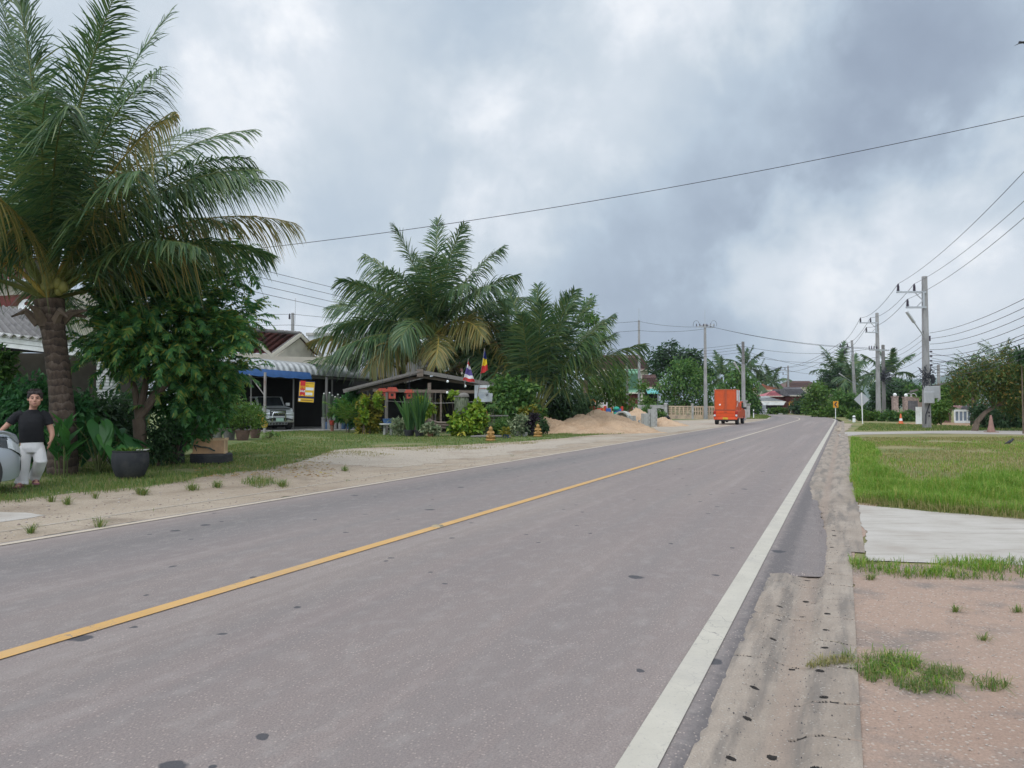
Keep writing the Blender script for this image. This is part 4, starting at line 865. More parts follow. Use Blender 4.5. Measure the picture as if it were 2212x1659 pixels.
# --- house at the far left, under the big palm
def house_left():
    base = gx(40, 24); t = thing('house', 'house with grey corrugated roof and white fascia boards behind the big palm', 'house', base); Y = 22.0
    q = lambda px, py, Y_: at(px, py, Y_) - base
    A = q(-130, 713, Y); B = q(214, 742, Y); C = q(86, 674, 25.2); D = q(-130, 640, 25.2)
    wavy('roof', A, B, C, D, .26, .045, M['asbestos'], t)
    m = MB(); m.slab([q(205, 742, Y + .1), q(88, 676, 25.3), q(92, 690, 25.3), q(216, 752, Y + .1)], .06); m.build('bargeboard', M['white'], t)
    m = MB()
    for k in range(3):
        y0 = 732 + k * 10.6; m.slab([q(-130, y0 - 30, Y + .12 + .02 * k), q(216, y0 + 12, Y + .12 + .02 * k), q(216, y0 + 21.5, Y + .12 + .02 * k), q(-130, y0 - 20, Y + .12 + .02 * k)], .03)
    m.build('fascia_board', M['white'], t)
    m = MB(); p = q(233, 900, 21.6); m.box((p.x, p.y, 1.45), (.44, .44, 2.9)); m.build('column', M['brick_white'], t)
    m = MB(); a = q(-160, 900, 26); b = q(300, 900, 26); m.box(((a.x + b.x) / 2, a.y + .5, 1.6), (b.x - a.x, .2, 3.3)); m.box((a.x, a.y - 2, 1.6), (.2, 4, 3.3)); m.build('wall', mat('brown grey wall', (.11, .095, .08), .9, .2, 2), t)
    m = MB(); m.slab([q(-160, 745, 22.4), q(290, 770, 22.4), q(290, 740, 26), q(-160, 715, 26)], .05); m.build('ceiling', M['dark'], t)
    # upper storey behind
    m = MB(); a = q(-160, 660, 27); b = q(88, 660, 27); z0, z1 = 3.6, q(0, 607, 27).z; m.box(((a.x + b.x) / 2, a.y + 2, (z0 + z1) / 2), (b.x - a.x, 4, z1 - z0)); m.build('upper_wall', M['cream'], t)
    wavy('upper_roof', q(-160, 606, 26.4), q(100, 606, 26.4), q(100, 560, 29.4), q(-160, 560, 29.4), .3, .04, M['tile_red'], t, rows=6)
    m = MB()
    for k in range(3): m.bar(q(-160, 655 + 7 * k, 26.7 - .2 * k), q(75, 638 + 8 * k, 26.7 - .2 * k), .05, .13)
    m.build('roof_trim', M['redwood'], t)
    m = MB(); m.lathe([(.02, 0), (.18, .03), (.26, .09), (.27, .10), (.18, .05), (.02, .02)], 18, q(60, 664, 26.3), Matrix.Rotation(R(80), 4, 'X')); m.build('satellite_dish', M['white'], t, True)
    return t
house_left()

# --- house with carport and the sale board
def carport_house():
    base = gx(640, 47); t = thing('house', 'cream house with dark red tiled gable, curved grey canopy and blue awning', 'house', base)
    q = lambda px, py, Y_: at(px, py, Y_) - base
    Lf, Rt, Pk = q(588, 768, 46), q(692, 770, 49), q(648, 724, 47.4); far = q(540, 716, 45.6)
    V_ = far - Pk; up = Vector((0, 0, .07))
    wavy('roof', Lf - V_ * .02 + up, Lf + V_ * .98 + up, far + up, Pk + up, .42, .055, M['tile_red'], t, rows=9)
    wavy('roof', Rt + up + V_ * 1.0, Rt + up, Pk + up, far + up, .42, .055, M['tile_red'], t, rows=9)
    m = MB(); m.slab([Lf + Vector((.25, 0, -.05)), Rt + Vector((-.25, 0, -.05)), Pk + Vector((0, 0, -.2))], .15); m.build('gable_wall', M['cream'], t)
    m = MB(); fo = Vector((.1, -.25, 0))
    m.bar(Lf + fo, Pk + fo, .06, .2); m.bar(Pk + fo, Rt + fo, .06, .2)
    a = q(552, 735, 44.6); m.bar(a, q(588, 770, 45.6), .06, .2); m.build('bargeboard', M['cream'], t)
    m = MB()
    for i in range(13):   # ridge and verge caps
        u = i / 12; m.tube([Pk.lerp(Lf, u) + up * 1.4, Pk.lerp(Lf, min(1, u + .075)) + up * 1.4], [.13, .10], 8); m.tube([Pk.lerp(Rt, u) + up * 1.4, Pk.lerp(Rt, min(1, u + .075)) + up * 1.4], [.13, .10], 8)
        m.tube([Pk.lerp(far, u) + up * 1.6, Pk.lerp(far, min(1, u + .08)) + up * 1.6], [.13, .11], 8)
    m.build('ridge_cap', M['asbestos'], t, True)
    m = MB(); a = q(500, 800, 47.5); b = q(760, 800, 52); c = (a + b) / 2; ang = math.atan2(b.y - a.y, b.x - a.x)
    m.box((c.x, c.y, 4.0), ((b - a).length, .2, 1.5), ang); m.build('wall', M['cream'], t)
    # dark carport interior
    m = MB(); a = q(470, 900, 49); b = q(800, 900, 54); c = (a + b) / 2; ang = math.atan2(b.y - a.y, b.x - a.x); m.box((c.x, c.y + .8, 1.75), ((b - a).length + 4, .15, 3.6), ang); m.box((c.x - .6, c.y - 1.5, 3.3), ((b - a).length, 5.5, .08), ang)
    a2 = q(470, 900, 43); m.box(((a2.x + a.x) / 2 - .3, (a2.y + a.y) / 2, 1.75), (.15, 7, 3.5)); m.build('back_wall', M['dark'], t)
    # curved canopy: profile runs back-to-front, ribs follow it
    P0, P1 = q(470, 795, 41.6), q(816, 820, 50.2); dirv = (P1 - P0); n = 330; V = []; F = []
    bk = Vector((-dirv.y, dirv.x, 0)).normalized()
    prof = [(6.0, 1.35), (2.6, 1.02), (1.5, .93), (.9, .86), (.55, .76), (.28, .58), (.1, .34), (.0, .05), (.01, 0)]
    for i in range(n + 1):
        u = i / n; p = P0.lerp(P1, u); w = math.sin(u * dirv.length / .40 * 2 * math.pi)
        for k, (d, h) in enumerate(prof):
            hh = h * (.92 - .12 * u); V.append(p + bk * (d + (-.03 * w if k > 3 else 0)) + Vector((0, 0, hh + .03 * w * (k < 6))))
    k = len(prof)
    for i in range(n):
        for j in range(k - 1): F.append((i * k + j, i * k + j + 1, i * k + k + j + 1, i * k + k + j))
    mesh_np('canopy', V, np.array(F), M['zinc'], t, True)
    m = MB(); a = P0 + bk * .3 + Vector((0, 0, -.1)); b = P1 + bk * .3 + Vector((0, 0, -.1)); m.bar(a, b, .08, .12)
    for u in (.2, .45, .7, .95): p = P0.lerp(P1, u) + bk * .35; m.tube([(p.x, p.y, 0), (p.x, p.y, p.z)], .05, 8)
    m.build('canopy_frame', M['dark_pole'], t)
    m = MB(); a = P0.lerp(P1, .10); b = P0.lerp(P1, .525); a = a - bk * .1; b = b - bk * .1
    N_ = 24; V = []; F = []
    for i in range(N_ + 1):
        p = a.lerp(b, i / N_); V += [p + Vector((0, 0, .12)), p - bk * .12 + Vector((0, 0, -.12 - .01 * math.sin(i * 2.1))), p - bk * .18 + Vector((0, 0, -.30 - .025 * math.sin(i * 1.3)))]
    for i in range(N_):
        for j in (0, 1): F.append((i * 3 + j, i * 3 + j + 1, i * 3 + 4 + j, i * 3 + 3 + j))
    mesh_np('awning', V, np.array(F), M['blue_tarp'], t)
    m = MB(); p = q(572, 900, 42.2); m.tube([(p.x, p.y, 0), (p.x, p.y, 3.3)], .075, 10); m.tube([(p.x, p.y, 2.0), (p.x - .9, p.y, 3.2)], .03, 6); m.build('post', mat('rusty grey post', (.26, .24, .23), .8, .2, 3, dirt=(.2, .08, .05), dscale=.8), t, True)
    m = MB(); p = q(705, 900, 46.6); m.box((p.x, p.y, 1.6), (.14, .14, 3.2)); m.build('post', M['dark_pole'], t)
    m = MB(); p = at(767, 819, 49) - base; m.lathe([(.02, 0), (.30, .04), (.45, .13), (.46, .14), (.30, .07), (.02, .03)], 20, q(762, 792, 48.2), Matrix.Rotation(R(70), 4, 'X') @ Matrix.Rotation(R(25), 4, 'Y')); m.build('satellite_dish', M['zinc'], t, True)
    m = MB(); c = q(640, 925, 47.5); m.box((c.x + 1, c.y + 1.8, .03), (15, 8.0, .06), R(22)); m.build('carport_floor', M['concrete'], t)
carport_house()
def box_house(name, label, cat, px0, px1, Y, zt, depth, wall, base_py=None, rot=0):
    a, b = gx(px0, Y), gx(px1, Y); base = (a + b) / 2; t = thing(name, label, cat, base); m = MB(); m.box((0, depth / 2, zt / 2), ((b - a).length, depth, zt)); m.build('wall', wall, t); return t, base, (b - a).length
t, base, w = box_house('warehouse', 'plain white rendered warehouse wall behind the canopy', 'building', 664, 808, 60, 7.0, 14, M['wall_grey'])
m = MB(); m.box((0, 7, 7.08), (w + .25, 14.2, .22)); m.build('coping', M['concrete'], t)
m = MB(); m.box((w / 2 + 1.6, 6, 2.9), (3.2, 10, 5.8)); m.build('side_wall', M['dark_pole'], t)

def hip(name, label, px0, px1, eave_py, ridge_py, Y, roofm, wallm, depth=9, ridge=(.3, .7), pitch=.35, gable=False, cat='house', over=.5, wall=True):
    a, b = at(px0, eave_py, Y), at(px1, eave_py, Y); zr = at(px0, ridge_py, Y + depth / 2).z; base = Vector(((a.x + b.x) / 2, Y + depth / 2, 0)); w = b.x - a.x; h = depth / 2; ze = a.z
    t = thing(name, label, cat, base); x0, x1 = -w / 2, w / 2; r0, r1 = -w / 2 + w * ridge[0], -w / 2 + w * ridge[1]
    A, B, C, D = (x0, -h, ze), (x1, -h, ze), (x1, h, ze), (x0, h, ze); E, F_ = (r0, 0, zr), (r1, 0, zr)
    wavy('roof', A, B, F_, E, pitch, .05, roofm, t, rows=5)
    m = MB(); m.slab([C, D, E, F_], .05); m.add([B, C, F_], [(0, 1, 2)]); m.add([D, A, E], [(0, 1, 2)]); m.build('roof', roofm, t)
    if wall: m = MB(); m.box((0, 0, (ze - .1) / 2), (w - 2 * over, depth - 2 * over, ze - .1)); m.build('wall', wallm, t)
    m = MB(); m.bar(A, B, .05, .18); m.bar(B, C, .05, .18); m.build('fascia_board', M['cream'], t)
    m = MB(); m.tube([Vector(E) + Vector((0, 0, .05)), Vector(F_) + Vector((0, 0, .05))], .12, 8); m.build('ridge_cap', roofm, t, True)
    return t, base, w, ze
hip('house', 'house with dull red tiled roof half hidden behind the palms and flags', 968, 1165, 806, 742, 66, M['tile_red'], M['cream'], 10, (.05, .75))
hip('house', 'house with long dark brown tiled roof above the green roof', 1285, 1408, 800, 769, 122, M['tile_brown'], M['cream'], 10, (.02, .93))
t, base, w, ze = hip('house', 'small house with steep pale green roof and red boards', 1338, 1392, 849, 800, 103, M['tile_green'], M['redwood'], 7, (.06, .97), .5)
m = MB()
for x in (-.9, -.2, .5, 1.2): m.box((x, -3.0 + .6 - .2, 1.2), (.28, .1, 1.9))
m.build('shutter', mat('red shutter', (.24, .03, .04), .6), t)
t, base, w, ze = hip('house', 'small brown roofed house with a teal awning', 1395, 1430, 838, 812, 106, M['tile_brown'], M['dark'], 6, (.02, .85))
m = MB(); m.slab([(-w / 2, -4.4, ze - .8), (w / 2 - .6, -4.4, ze - .8), (w / 2 - .6, -2.8, ze - .05), (-w / 2, -2.8, ze - .05)], .04); m.build('awning', M['teal'], t)
m = MB(); m.tube([(w / 2 - .7, -4.3, 0), (w / 2 - .7, -4.3, ze - .8)], .09, 8); m.build('post', M['concrete'], t)
hip('house', 'house with orange hipped roof near the road bend', 1638, 1692, 843, 831, 190, M['tile_orange'], M['cream'], 12, (.46, .52), 1.0)
hip('house', 'large house with wide brown hipped roof at the bend', 1698, 1790, 838, 824, 225, M['tile_brown'], M['cream'], 16, (.24, .80), 1.0)
hip('house', 'grey roofed wooden house behind the bend pole, darker of two roofs', 1684, 1712, 856, 842, 172, M['tile_grey'], M['redwood'], 9, (.0, .75), .7)
hip('house', 'grey roofed wooden house with dark red walls beside the tall pole', 1706, 1748, 855, 838, 168, M['tile_grey'], M['redwood'], 9, (.05, .95), .7)
hip('house', 'small grey roof showing between trees beyond the chevron sign', 1788, 1820, 853, 840, 150, M['tile_grey'], M['cream'], 7, (.0, .7), .6)
hip('house', 'house with pink-red sheet roof beside the grey pavilion', 1652, 1690, 856, 846, 164, M['pinkroof'], M['redwood'], 8, (.7, .95), .6)
t, base, w, ze = hip('pavilion', 'open pavilion with light grey roof and white eave band', 1642, 1698, 868, 857.5, 150, M['zinc'], M['dark'], 8, (.1, .6), .5, cat='pavilion')
m = MB(); m.slab([(-w / 2 + .2, -4.05, ze - .05), (w / 2 - .2, -4.05, ze - .05), (w / 2 - .5, -4.05, ze - .65), (-w / 2 + .5, -4.05, ze - .65)], .08); m.build('eave_band', M['white'], t)
# white front-yard wall and gate at the bend
def simple_fence(name, label, px0, px1, Y, h, wallm, cat='fence', post=1.6, gap=None):
    a, b = gx(px0, Y), gx(px1, Y); base = (a + b) / 2; t = thing(name, label, cat, base); w = (b - a).length; m = MB()
    m.box((0, 0, h * .47), (w, .1, h * .86)); m.build('panel', wallm, t)
    n = max(2, int(w / post))
    for i in range(n + 1): m = MB(); m.box((-w / 2 + w * i / n, 0, h / 2), (.2, .2, h)); m.box((-w / 2 + w * i / n, 0, h + .03), (.28, .28, .06)); m.build('post', wallm, t)
    return t
simple_fence('fence', 'low white wall with weeds in front at the bend', 1655, 1698, 147, .95, M['white'])
def bar_gate(label, px0, px1, Y, h):
    a, b = gx(px0, Y), gx(px1, Y); base = (a + b) / 2; t = thing('gate', label, 'gate', base); w = (b - a).length; m = MB()
    for i in range(14): m.box((-w / 2 + w * i / 13, 0, h / 2), (.05, .05, h))
    for z in (.15, h - .1, h * .55): m.box((0, 0, z), (w, .06, .08))
    m.build('bars', M['galv'], t); m = MB(); m.box((-w / 2 - .2, 0, h / 2 + .05), (.35, .35, h + .2)); m.build('post', M['white'], t); return t
bar_gate('grey barred metal gate beside the white wall at the bend', 1641, 1654, 148, 1.75)
bush('weed_bank', 'weeds in front of the low white wall at the bend', 'weeds', 1676, 143, [(1664, 889, 4), (1672, 888, 5), (1680, 887, 5), (1690, 887, 5), (1697, 888, 4)], 500, .5, 'bright', stems=2)

# --- breeze-block fence
M['breeze'] = mat('peach rendered block', (.50, .37, .26), .9, .12, 2, dirt=(.30, .23, .18), dscale=1.2)
def breeze(t, x0, x1, h, cols, rows, hw, hh, z0, name='panel', m_='breeze'):
    """panel with real openings"""
    m = MB(); w = x1 - x0; m.box(((x0 + x1) / 2, 0, z0 / 2), (w, .14, z0)); top = h; ph = (top - .12 - z0) / rows; pw = w / cols
    m.box(((x0 + x1) / 2, 0, top - .06), (w, .14, .12))
    for r in range(rows): m.box(((x0 + x1) / 2, .002, z0 + ph * r + (ph - hh * ph) * .25), (w, .126, ph * (1 - hh) * .5)); m.box(((x0 + x1) / 2, .002, z0 + ph * (r + 1) - (ph - hh * ph) * .25), (w, .126, ph * (1 - hh) * .5))
    for c in range(cols + 1): m.box((x0 + pw * c, -.002, (z0 + top - .1) / 2), (pw * (1 - hw), .132, top - .12 - z0))
    for r in range(rows):
        for c in range(cols):   # rounded corners of each opening
            cx, cz = x0 + pw * (c + .5), z0 + ph * (r + .5); dx, dz = pw * hw / 2, ph * hh / 2; e = min(dx, dz) * .7
            for sx in (-1, 1):
                for sz in (-1, 1): m.prism([(cx + sx * dx, cz + sz * dz), (cx + sx * (dx - e), cz + sz * dz), (cx + sx * dx, cz + sz * (dz - e))], -.05, .05)
    return m.build(name, M[m_], t)
def fence_run():
    Y = 88.5; a = gx(1436, Y); b = gx(1560, Y); t = thing('fence', 'peach breeze-block fence with oval openings behind the orange truck', 'fence', a); k = mpp(Y); X = lambda px: (px - 1436) * k
    breeze(t, X(1441), X(1494), 1.52, 6, 4, .76, .5, .48); breeze(t, X(1497), X(1523), 1.5, 5, 2, .42, .8, .42); breeze(t, X(1526), X(1560), 1.5, 6, 2, .42, .8, .42)
    for px in (1439, 1495.5, 1524.5, 1560): m = MB(); m.box((X(px), 0, .86), (.24, .24, 1.72)); m.box((X(px), 0, 1.76), (.3, .3, .08)); m.build('post', M['concrete'], t)
    # grey part with an arched opening
    t2 = thing('wall', 'grey garden wall with an arched opening beside the peach fence', 'wall', gx(1400, Y)); X2 = lambda px: (px - 1400) * k; V = MB(); cx, rr = X2(1424), 1.05
    n = 20; z1 = 1.62
    V.box(((X2(1372) + cx - rr) / 2, 0, z1 / 2), (cx - rr - X2(1372), .15, z1)); V.box(((cx + rr + X2(1437)) / 2, 0, z1 / 2), (X2(1437) - cx - rr, .15, z1))
    for i in range(n):
        t0, t1 = math.pi * i / n, math.pi * (i + 1) / n; p0 = (cx + rr * math.cos(t0), .2 + rr * math.sin(t0)); p1 = (cx + rr * math.cos(t1), .2 + rr * math.sin(t1))
        V.prism([p0, (p0[0], z1), (p1[0], z1), p1], -.075, .075)
    V.build('panel', M['concrete'], t2); m = MB(); m.box((X2(1372) - .1, 0, .85), (.25, .25, 1.7)); m.box((X2(1437), -.04, .85), (.3, .3, 1.7)); m.box((X2(1437), -.04, 1.78), (.36, .36, .16), taper=.5); m.build('post', M['concrete'], t2)
    bush('bush', 'green bush growing in the arched wall opening', 'bush', 1424, 87.6, [(1418, 897, 8), (1428, 898, 8), (1436, 900, 6), (1410, 893, 6)], 500, .25, 'bright')
    bush('bush', 'tall weeds beside the arch above the second sand heap', 'weeds', 1398, 87.8, [(1396, 880, 6), (1402, 886, 7), (1392, 888, 6)], 300, .25, 'tree')
    t3 = thing('gate_post', 'square concrete gate post with capital behind the orange truck', 'gate post', gx(1607, 86)); m = MB(); m.box((0, 0, .95), (.42, .42, 1.9)); m.build('shaft', M['concrete'], t3)
    m = MB(); m.box((0, 0, 1.95), (.56, .56, .1)); m.box((0, 0, 2.06), (.66, .66, .12)); m.build('capital', M['concrete'], t3)
    t4 = copy_tree(t3); t4.location = gx(1616, 93); t4['label'] = 'thinner concrete gate post set back from the corner post'; t4.scale = (.8, .8, .85)
    t3['group'] = t4['group'] = 'gate posts'
    simple_fence('wall', 'short grey wall between orange truck and gate post', 1562, 1603, 87, 1.5, M['concrete'], 'wall', 5)
fence_run()

# --- the wooden hut
def hut():
    Y = 41.5; base = gx(905, Y); t = thing('wooden_hut', 'dark open-fronted wooden hut with low gabled roof and plants in front', 'hut', base)
    q = lambda px, py, Y_=Y: at(px, py, Y_) - base
    pk, el, er = q(908, 801), q(742, 843), q(1067, 829); dpt = Vector((.6, 5.2, .12))
    M['shingle'] = corr_mat('old dark roof boards', (.085, .078, .075), (.045, .04, .04), .9)
    wavy('roof', el, el + dpt, pk + dpt, pk, .3, .02, M['shingle'], t); wavy('roof', er + dpt, er, pk, pk + dpt, .3, .02, M['shingle'], t)
    m = MB(); f = Vector((0, -.06, 0)); m.bar(el + f + Vector((0, 0, -.05)), pk + f + Vector((0, 0, -.05)), .05, .2); m.bar(pk + f + Vector((0, 0, -.05)), er + f + Vector((0, 0, -.05)), .05, .2)
    f = Vector((.1, -.16, -.02)); m.bar(el.lerp(pk, .03) + f, el.lerp(pk, .97) + f, .04, .07); m.build('bargeboard', M['wood_grey'], t)
    m = MB(); m.box(pk + Vector((0, -.12, -.12)), (.35, .06, .4)); m.build('ridge_end', M['wood'], t)
    m = MB(); z = 2.3; x0, x1 = q(805, 900).x, q(1045, 900).x
    m.bar((x0, .05, z), (x1, .05, z - .1), .1, .16); m.bar((x0, 2.4, z), (x1, 2.4, z), .1, .16); m.bar(el.lerp(pk, .2) + Vector((0, .4, -.25)), pk + Vector((0, .4, -.3)), .1, .14); m.bar(pk + Vector((0, .4, -.3)), er.lerp(pk, .12) + Vector((0, .4, -.2)), .1, .14); m.build('beam', M['wood'], t)
    for px, h, w_ in ((834, 2.32, .16), (927, 2.7, .18), (952, 2.3, .1), (1006, 2.25, .16), (1031, 2.25, .16)):
        m = MB(); p = q(px, 900); m.box((p.x, .12, h / 2), (w_, w_, h)); m.build('post', M['wood_grey' if px in (834, 1006, 1031) else 'wood'], t)
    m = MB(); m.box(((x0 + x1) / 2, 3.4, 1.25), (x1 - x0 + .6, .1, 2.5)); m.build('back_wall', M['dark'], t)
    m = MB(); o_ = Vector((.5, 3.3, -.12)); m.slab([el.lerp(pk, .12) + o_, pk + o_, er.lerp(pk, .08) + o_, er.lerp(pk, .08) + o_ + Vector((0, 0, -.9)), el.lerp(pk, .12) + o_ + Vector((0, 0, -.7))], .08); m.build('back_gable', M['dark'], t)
    m = MB(); a = q(928, 900).x
    for k in range(13): m.box((a - .75, 1.5, .2 + .17 * k), (1.6, .08, .155))
    m.build('plank_wall', M['wood'], t)
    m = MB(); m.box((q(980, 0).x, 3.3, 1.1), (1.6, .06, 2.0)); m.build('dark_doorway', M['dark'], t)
    m = MB(); m.box((q(938, 0).x, 1.3, 1.25), (.07, .07, 2.2)); m.build('door_frame', M['wood_grey'], t)
    for px, py, yy in ((1010, 857, -.2), (1048, 868, -.25)):
        pass
    m = MB(); p0 = q(835, 866, Y - .3); p1 = q(1050, 866, Y - .3); m.tube([p0.lerp(p1, i / 12) + Vector((0, 0, -.12 * math.sin(math.pi * i / 12))) for i in range(13)], .012, 5); m.build('cord', M['concrete'], t)
    return t, base
HUT, HUTB = hut()
# --- white annex with glazed front, right side
def white_house():
    Y = 66; base = gx(2068, Y); t = thing('small_house', 'small white house with four-pane glazed front and brown roof', 'house', base); q = lambda px, py, Y_=Y: at(px, py, Y_) - base
    x0, x1, z0, z1 = q(2047, 0).x, q(2082, 0).x, .12, q(0, 887).z
    m = MB(); m.box(((x0 + x1) / 2, 0, z1), (x1 - x0, .12, .16)); m.box(((x0 + x1) / 2, 0, .12), (x1 - x0, .14, .2))
    for i in range(5): m.box((x0 + (x1 - x0) * i / 4, 0, (z0 + z1) / 2), (.09, .1, z1 - z0))
    m.build('window_frame', M['white'], t)
    gl = mat('hazy window glass', (.17, .21, .27), .12, .25, .8, spec=.8)
    for i in range(4):
        m = MB(); m.box((x0 + (x1 - x0) * (i + .5) / 4, .03, (z0 + z1) / 2 + .03), ((x1 - x0) / 4 - .1, .02, z1 - z0 - .1)); m.build('pane', gl, t)
    m = MB(); zc = q(0, 877).z; m.box((x1 + .15, -.02, zc / 2), (.34, .4, zc)); m.build('column', M['white'], t)
    m = MB(); m.box((x1 + .95, .6, .85), (1.2, 1.0, 1.7)); m.box(((x0 + x1) / 2, 3.1, .8), (x1 - x0 - .1, .2, 1.6)); m.build('wall', mat('brown brick wall', (.22, .13, .11), .9, .3, 8), t)
    m = MB(); m.box((x1 + 1.1, .08, .8), (.25, .1, 1.3)); m.build('doorway', M['dark'], t)
    xr = q(2103, 0).x; zr = q(0, 876, Y + 2.5).z
    m = MB(); m.slab([(x0 + .6, .1, z1 + .1), (x1, .1, z1 + .1), (x1 + .05, .1, q(0, 878).z), (q(2066, 0).x, .1, q(0, 877).z)], .1); m.build('gable', M['tile_grey'], t)
    wavy('roof', (q(2066, 0).x + .3, -.3, z1 + .05), (xr + .3, -.3, q(0, 893).z), (xr - .2, 2.5, zr), (q(2066, 0).x, 2.5, zr), .3, .04, mat('brown sheet roof', (.17, .085, .07), .7, .3, 2, dirt=(.3, .22, .2)), t)
    m = MB(); m.box((q(2108, 0).x, 1.0, q(0, 880).z - .3), (.55, .5, 1.1)); m.build('chimney', M['white'], t)
white_house()
# brick gate pillars with globe lamps
def pillars():
    for px, w_, h, lb in ((1933, .5, 2.4, 'narrow concrete gate pillar with a round white lamp on top'), (1967, 1.5, 2.35, 'wide brick sign pillar with a dark panel and globe lamp')):
        t = thing('gate_pillar', lb, 'pillar', gx(px, 80), 0, 'gate pillars in the weeds'); m = MB(); m.box((0, 0, h / 2), (w_, .45, h)); m.box((0, 0, h + .05), (w_ + .1, .55, .1))
        m.build('shaft', mat('pale brick pillar', (.34, .25, .22), .9, .35, 7), t)
        if w_ > 1:
            m = MB(); m.box((.1, -.24, h * .58), (w_ * .66, .05, h * .58)); m.build('panel', mat('grey stone panel', (.13, .12, .13), .9, .4, 6), t)
            m = MB(); m.box((w_ * .62, .1, h * .4), (.4, .4, h * .8)); m.build('side_pier', bpy.data.materials['pale brick pillar'], t)
            m = MB()
            for k in range(2): m.tube([(-.2 + .5 * k + .3 * math.cos(a), 0, h + .1 + .35 * math.sin(a)) for a in np.linspace(0, math.pi, 9)], .05, 6)
            m.build('crest', M['concrete'], t, True)
        m = MB(); m.ball((-w_ * .32 if w_ > 1 else 0, 0, h + .26), .18, 14, 10); m.build('lamp_globe', mat('white globe', (.85, .85, .83), .3, .02), t, True)
pillars()
# ------------------------------------------------------------------ poles, cables, signs
def power_pole(label, px, top_py, Y, w0=.34, w1=.2, h=None, m_='pole', group='concrete power poles', name='power_pole', rot=0.0):
    base = gx(px, Y); z = h or at(px, top_py, Y).z; t = thing(name, label, 'power pole', base, rot, group); m = MB()
    m.box((0, 0, z / 2 - .1), (w0, w0 * .85, z + .2), taper=w1 / w0); m.build('shaft', M[m_], t); return t, z
def insulator(p, t, s=1.0):
    m = MB(); prof = [(.03, 0)]
    for i in range(4): prof += [(.10 - .006 * i, .04 + .09 * i), (.10 - .006 * i, .065 + .09 * i), (.055, .09 + .09 * i)]
    prof += [(.06, .42), (.04, .47)]
    m.lathe([(r * s, z * s) for r, z in prof], 10, p); return m.build('insulator', M['insul'], t, True)
def crossarms(t, z, sc=1.0, side=-1):
    """two one-sided arms with three pin insulators; returns their world-relative wire points"""
    m = MB(); m.box((side * .95, -.14, z - 1.05), (1.9, .10, .12)); m.build('crossarm', M['galv'], t)
    m = MB(); m.box((side * .65, -.14, z - 2.05), (1.3, .10, .12)); m.build('crossarm', M['galv'], t)
    m = MB(); m.box((side * .16, -.15, z - 1.55), (.10, .10, 1.1)); m.bar((side * .2, -.15, z - 1.6), (side * .7, -.15, z - 1.1), .05); m.bar((side * .2, -.15, z - 1.6), (side * .6, -.15, z - 2.0), .05); m.build('brace', M['galv'], t)
    pts = [Vector((side * 1.8, -.14, z - .99)), Vector((side * .75, -.14, z - .99)), Vector((side * 1.2, -.14, z - 1.99))]
    for p in pts: insulator(p, t, sc)
    return [p + Vector((0, 0, .48 * sc)) for p in pts]
def cable(A, B, sag, r, label, group=None, n=18):
    A, B = Vector(A), Vector(B); pts = [A.lerp(B, i / n) - Vector((0, 0, sag * 4 * (i / n) * (1 - i / n))) for i in range(n + 1)]; m = MB()
    o0 = pts[0].copy(); m.tube([p - o0 for p in pts], r, 5); o = m.build('power_cable', M['wire'], None, True); o.location = o0
    return props(o, label, 'cable', group)
PO = [gx(2520, 20), gx(2003, 50), gx(1897, 80), gx(1843, 113), gx(1703, 174)]
P0, z0 = power_pole('concrete pole just outside the picture', 2520, 0, 20, h=10.1)
P1, z1 = power_pole('tallest concrete pole with meter box, street lamp and two crossarms', 2001, 597, 50, .42, .26)
P2, z2 = power_pole('concrete pole with two crossarms and a lower side arm beside a dark pole', 1897, 676, 80, .40, .25)
P3, z3 = power_pole('leaning concrete pole with street lamp behind the diamond sign', 1848, 735, 113, .42, .26, rot=0)
P3.rotation_euler = (0, -R(2.2), 0)
P4, z4 = power_pole('concrete pole with crossarms in front of the houses at the bend', 1703, 790, 174, .45, .3)
HV = []
for P, z in ((P0, z0), (P1, z1), (P2, z2), (P3, z3), (P4, z4)):
    pts = crossarms(P, z, 1.15 if P in (P3, P4) else 1.0); HV.append([P.location + p for p in pts])
HV[3] = [p + Vector((-.42, 0, 0)) for p in HV[3]]
segs = ('running from the tallest pole out over the lawn', 'between the tallest pole and the next crossarm pole', 'between the crossarm pole and the leaning lamp pole', 'from the leaning lamp pole to the pole at the bend')
for i in range(4):
    for k in range(3): cable(HV[i][k], HV[i + 1][k], .55 if i < 3 else .9, (.011, .016, .02, .026)[i], 'high power cable ' + segs[i], 'high power cables ' + segs[i])
for k in range(3): cable(HV[4][k], HV[4][k] + Vector((-26, 40, -.5)), .7, .03, 'one of three high power cables leaving the bend pole behind trees', 'high power cables leaving the bend pole')
# fittings of the tallest pole
def lamp_arm(t, z, length, dirx, rise, yaw=0):
    m = MB(); a = Vector((dirx * .15, -.2, z)); b = a + Vector((dirx * length, -.5, rise)); m.tube([a, b], .035, 8); m.build('lamp_arm', M['galv'], t, True)
    m = MB(); d = (b - a).normalized(); m.bar(b - d * .05, b + d * .95, .17, .09); m.build('lamp_head', mat('lamp housing', (.50, .51, .52), .5, .05), t)
lamp_arm(P1, 5.9, .95, -1, .95); lamp_arm(P3, 4.9, 1.6, -1, 1.0)
m = MB(); m.rbox((.18, -.30, 2.35), (.95, .2, .78), .03); m.rbox((-.02, -.36, 2.0), (.6, .22, .75), .03); m.build('meter_box', mat('grey meter box', (.42, .42, .43), .5, .08), P1, False)
m = MB()
for z in (1.05, .82): m.lathe([(.055, 0), (.055, .02)], 14, (.05, -.2, z), Matrix.Rotation(R(90), 4, 'X'))
m.box((-.02, -.43, 2.28), (.2, .02, .2)); m.build('meter_dial', M['insul'], P1)
m = MB()
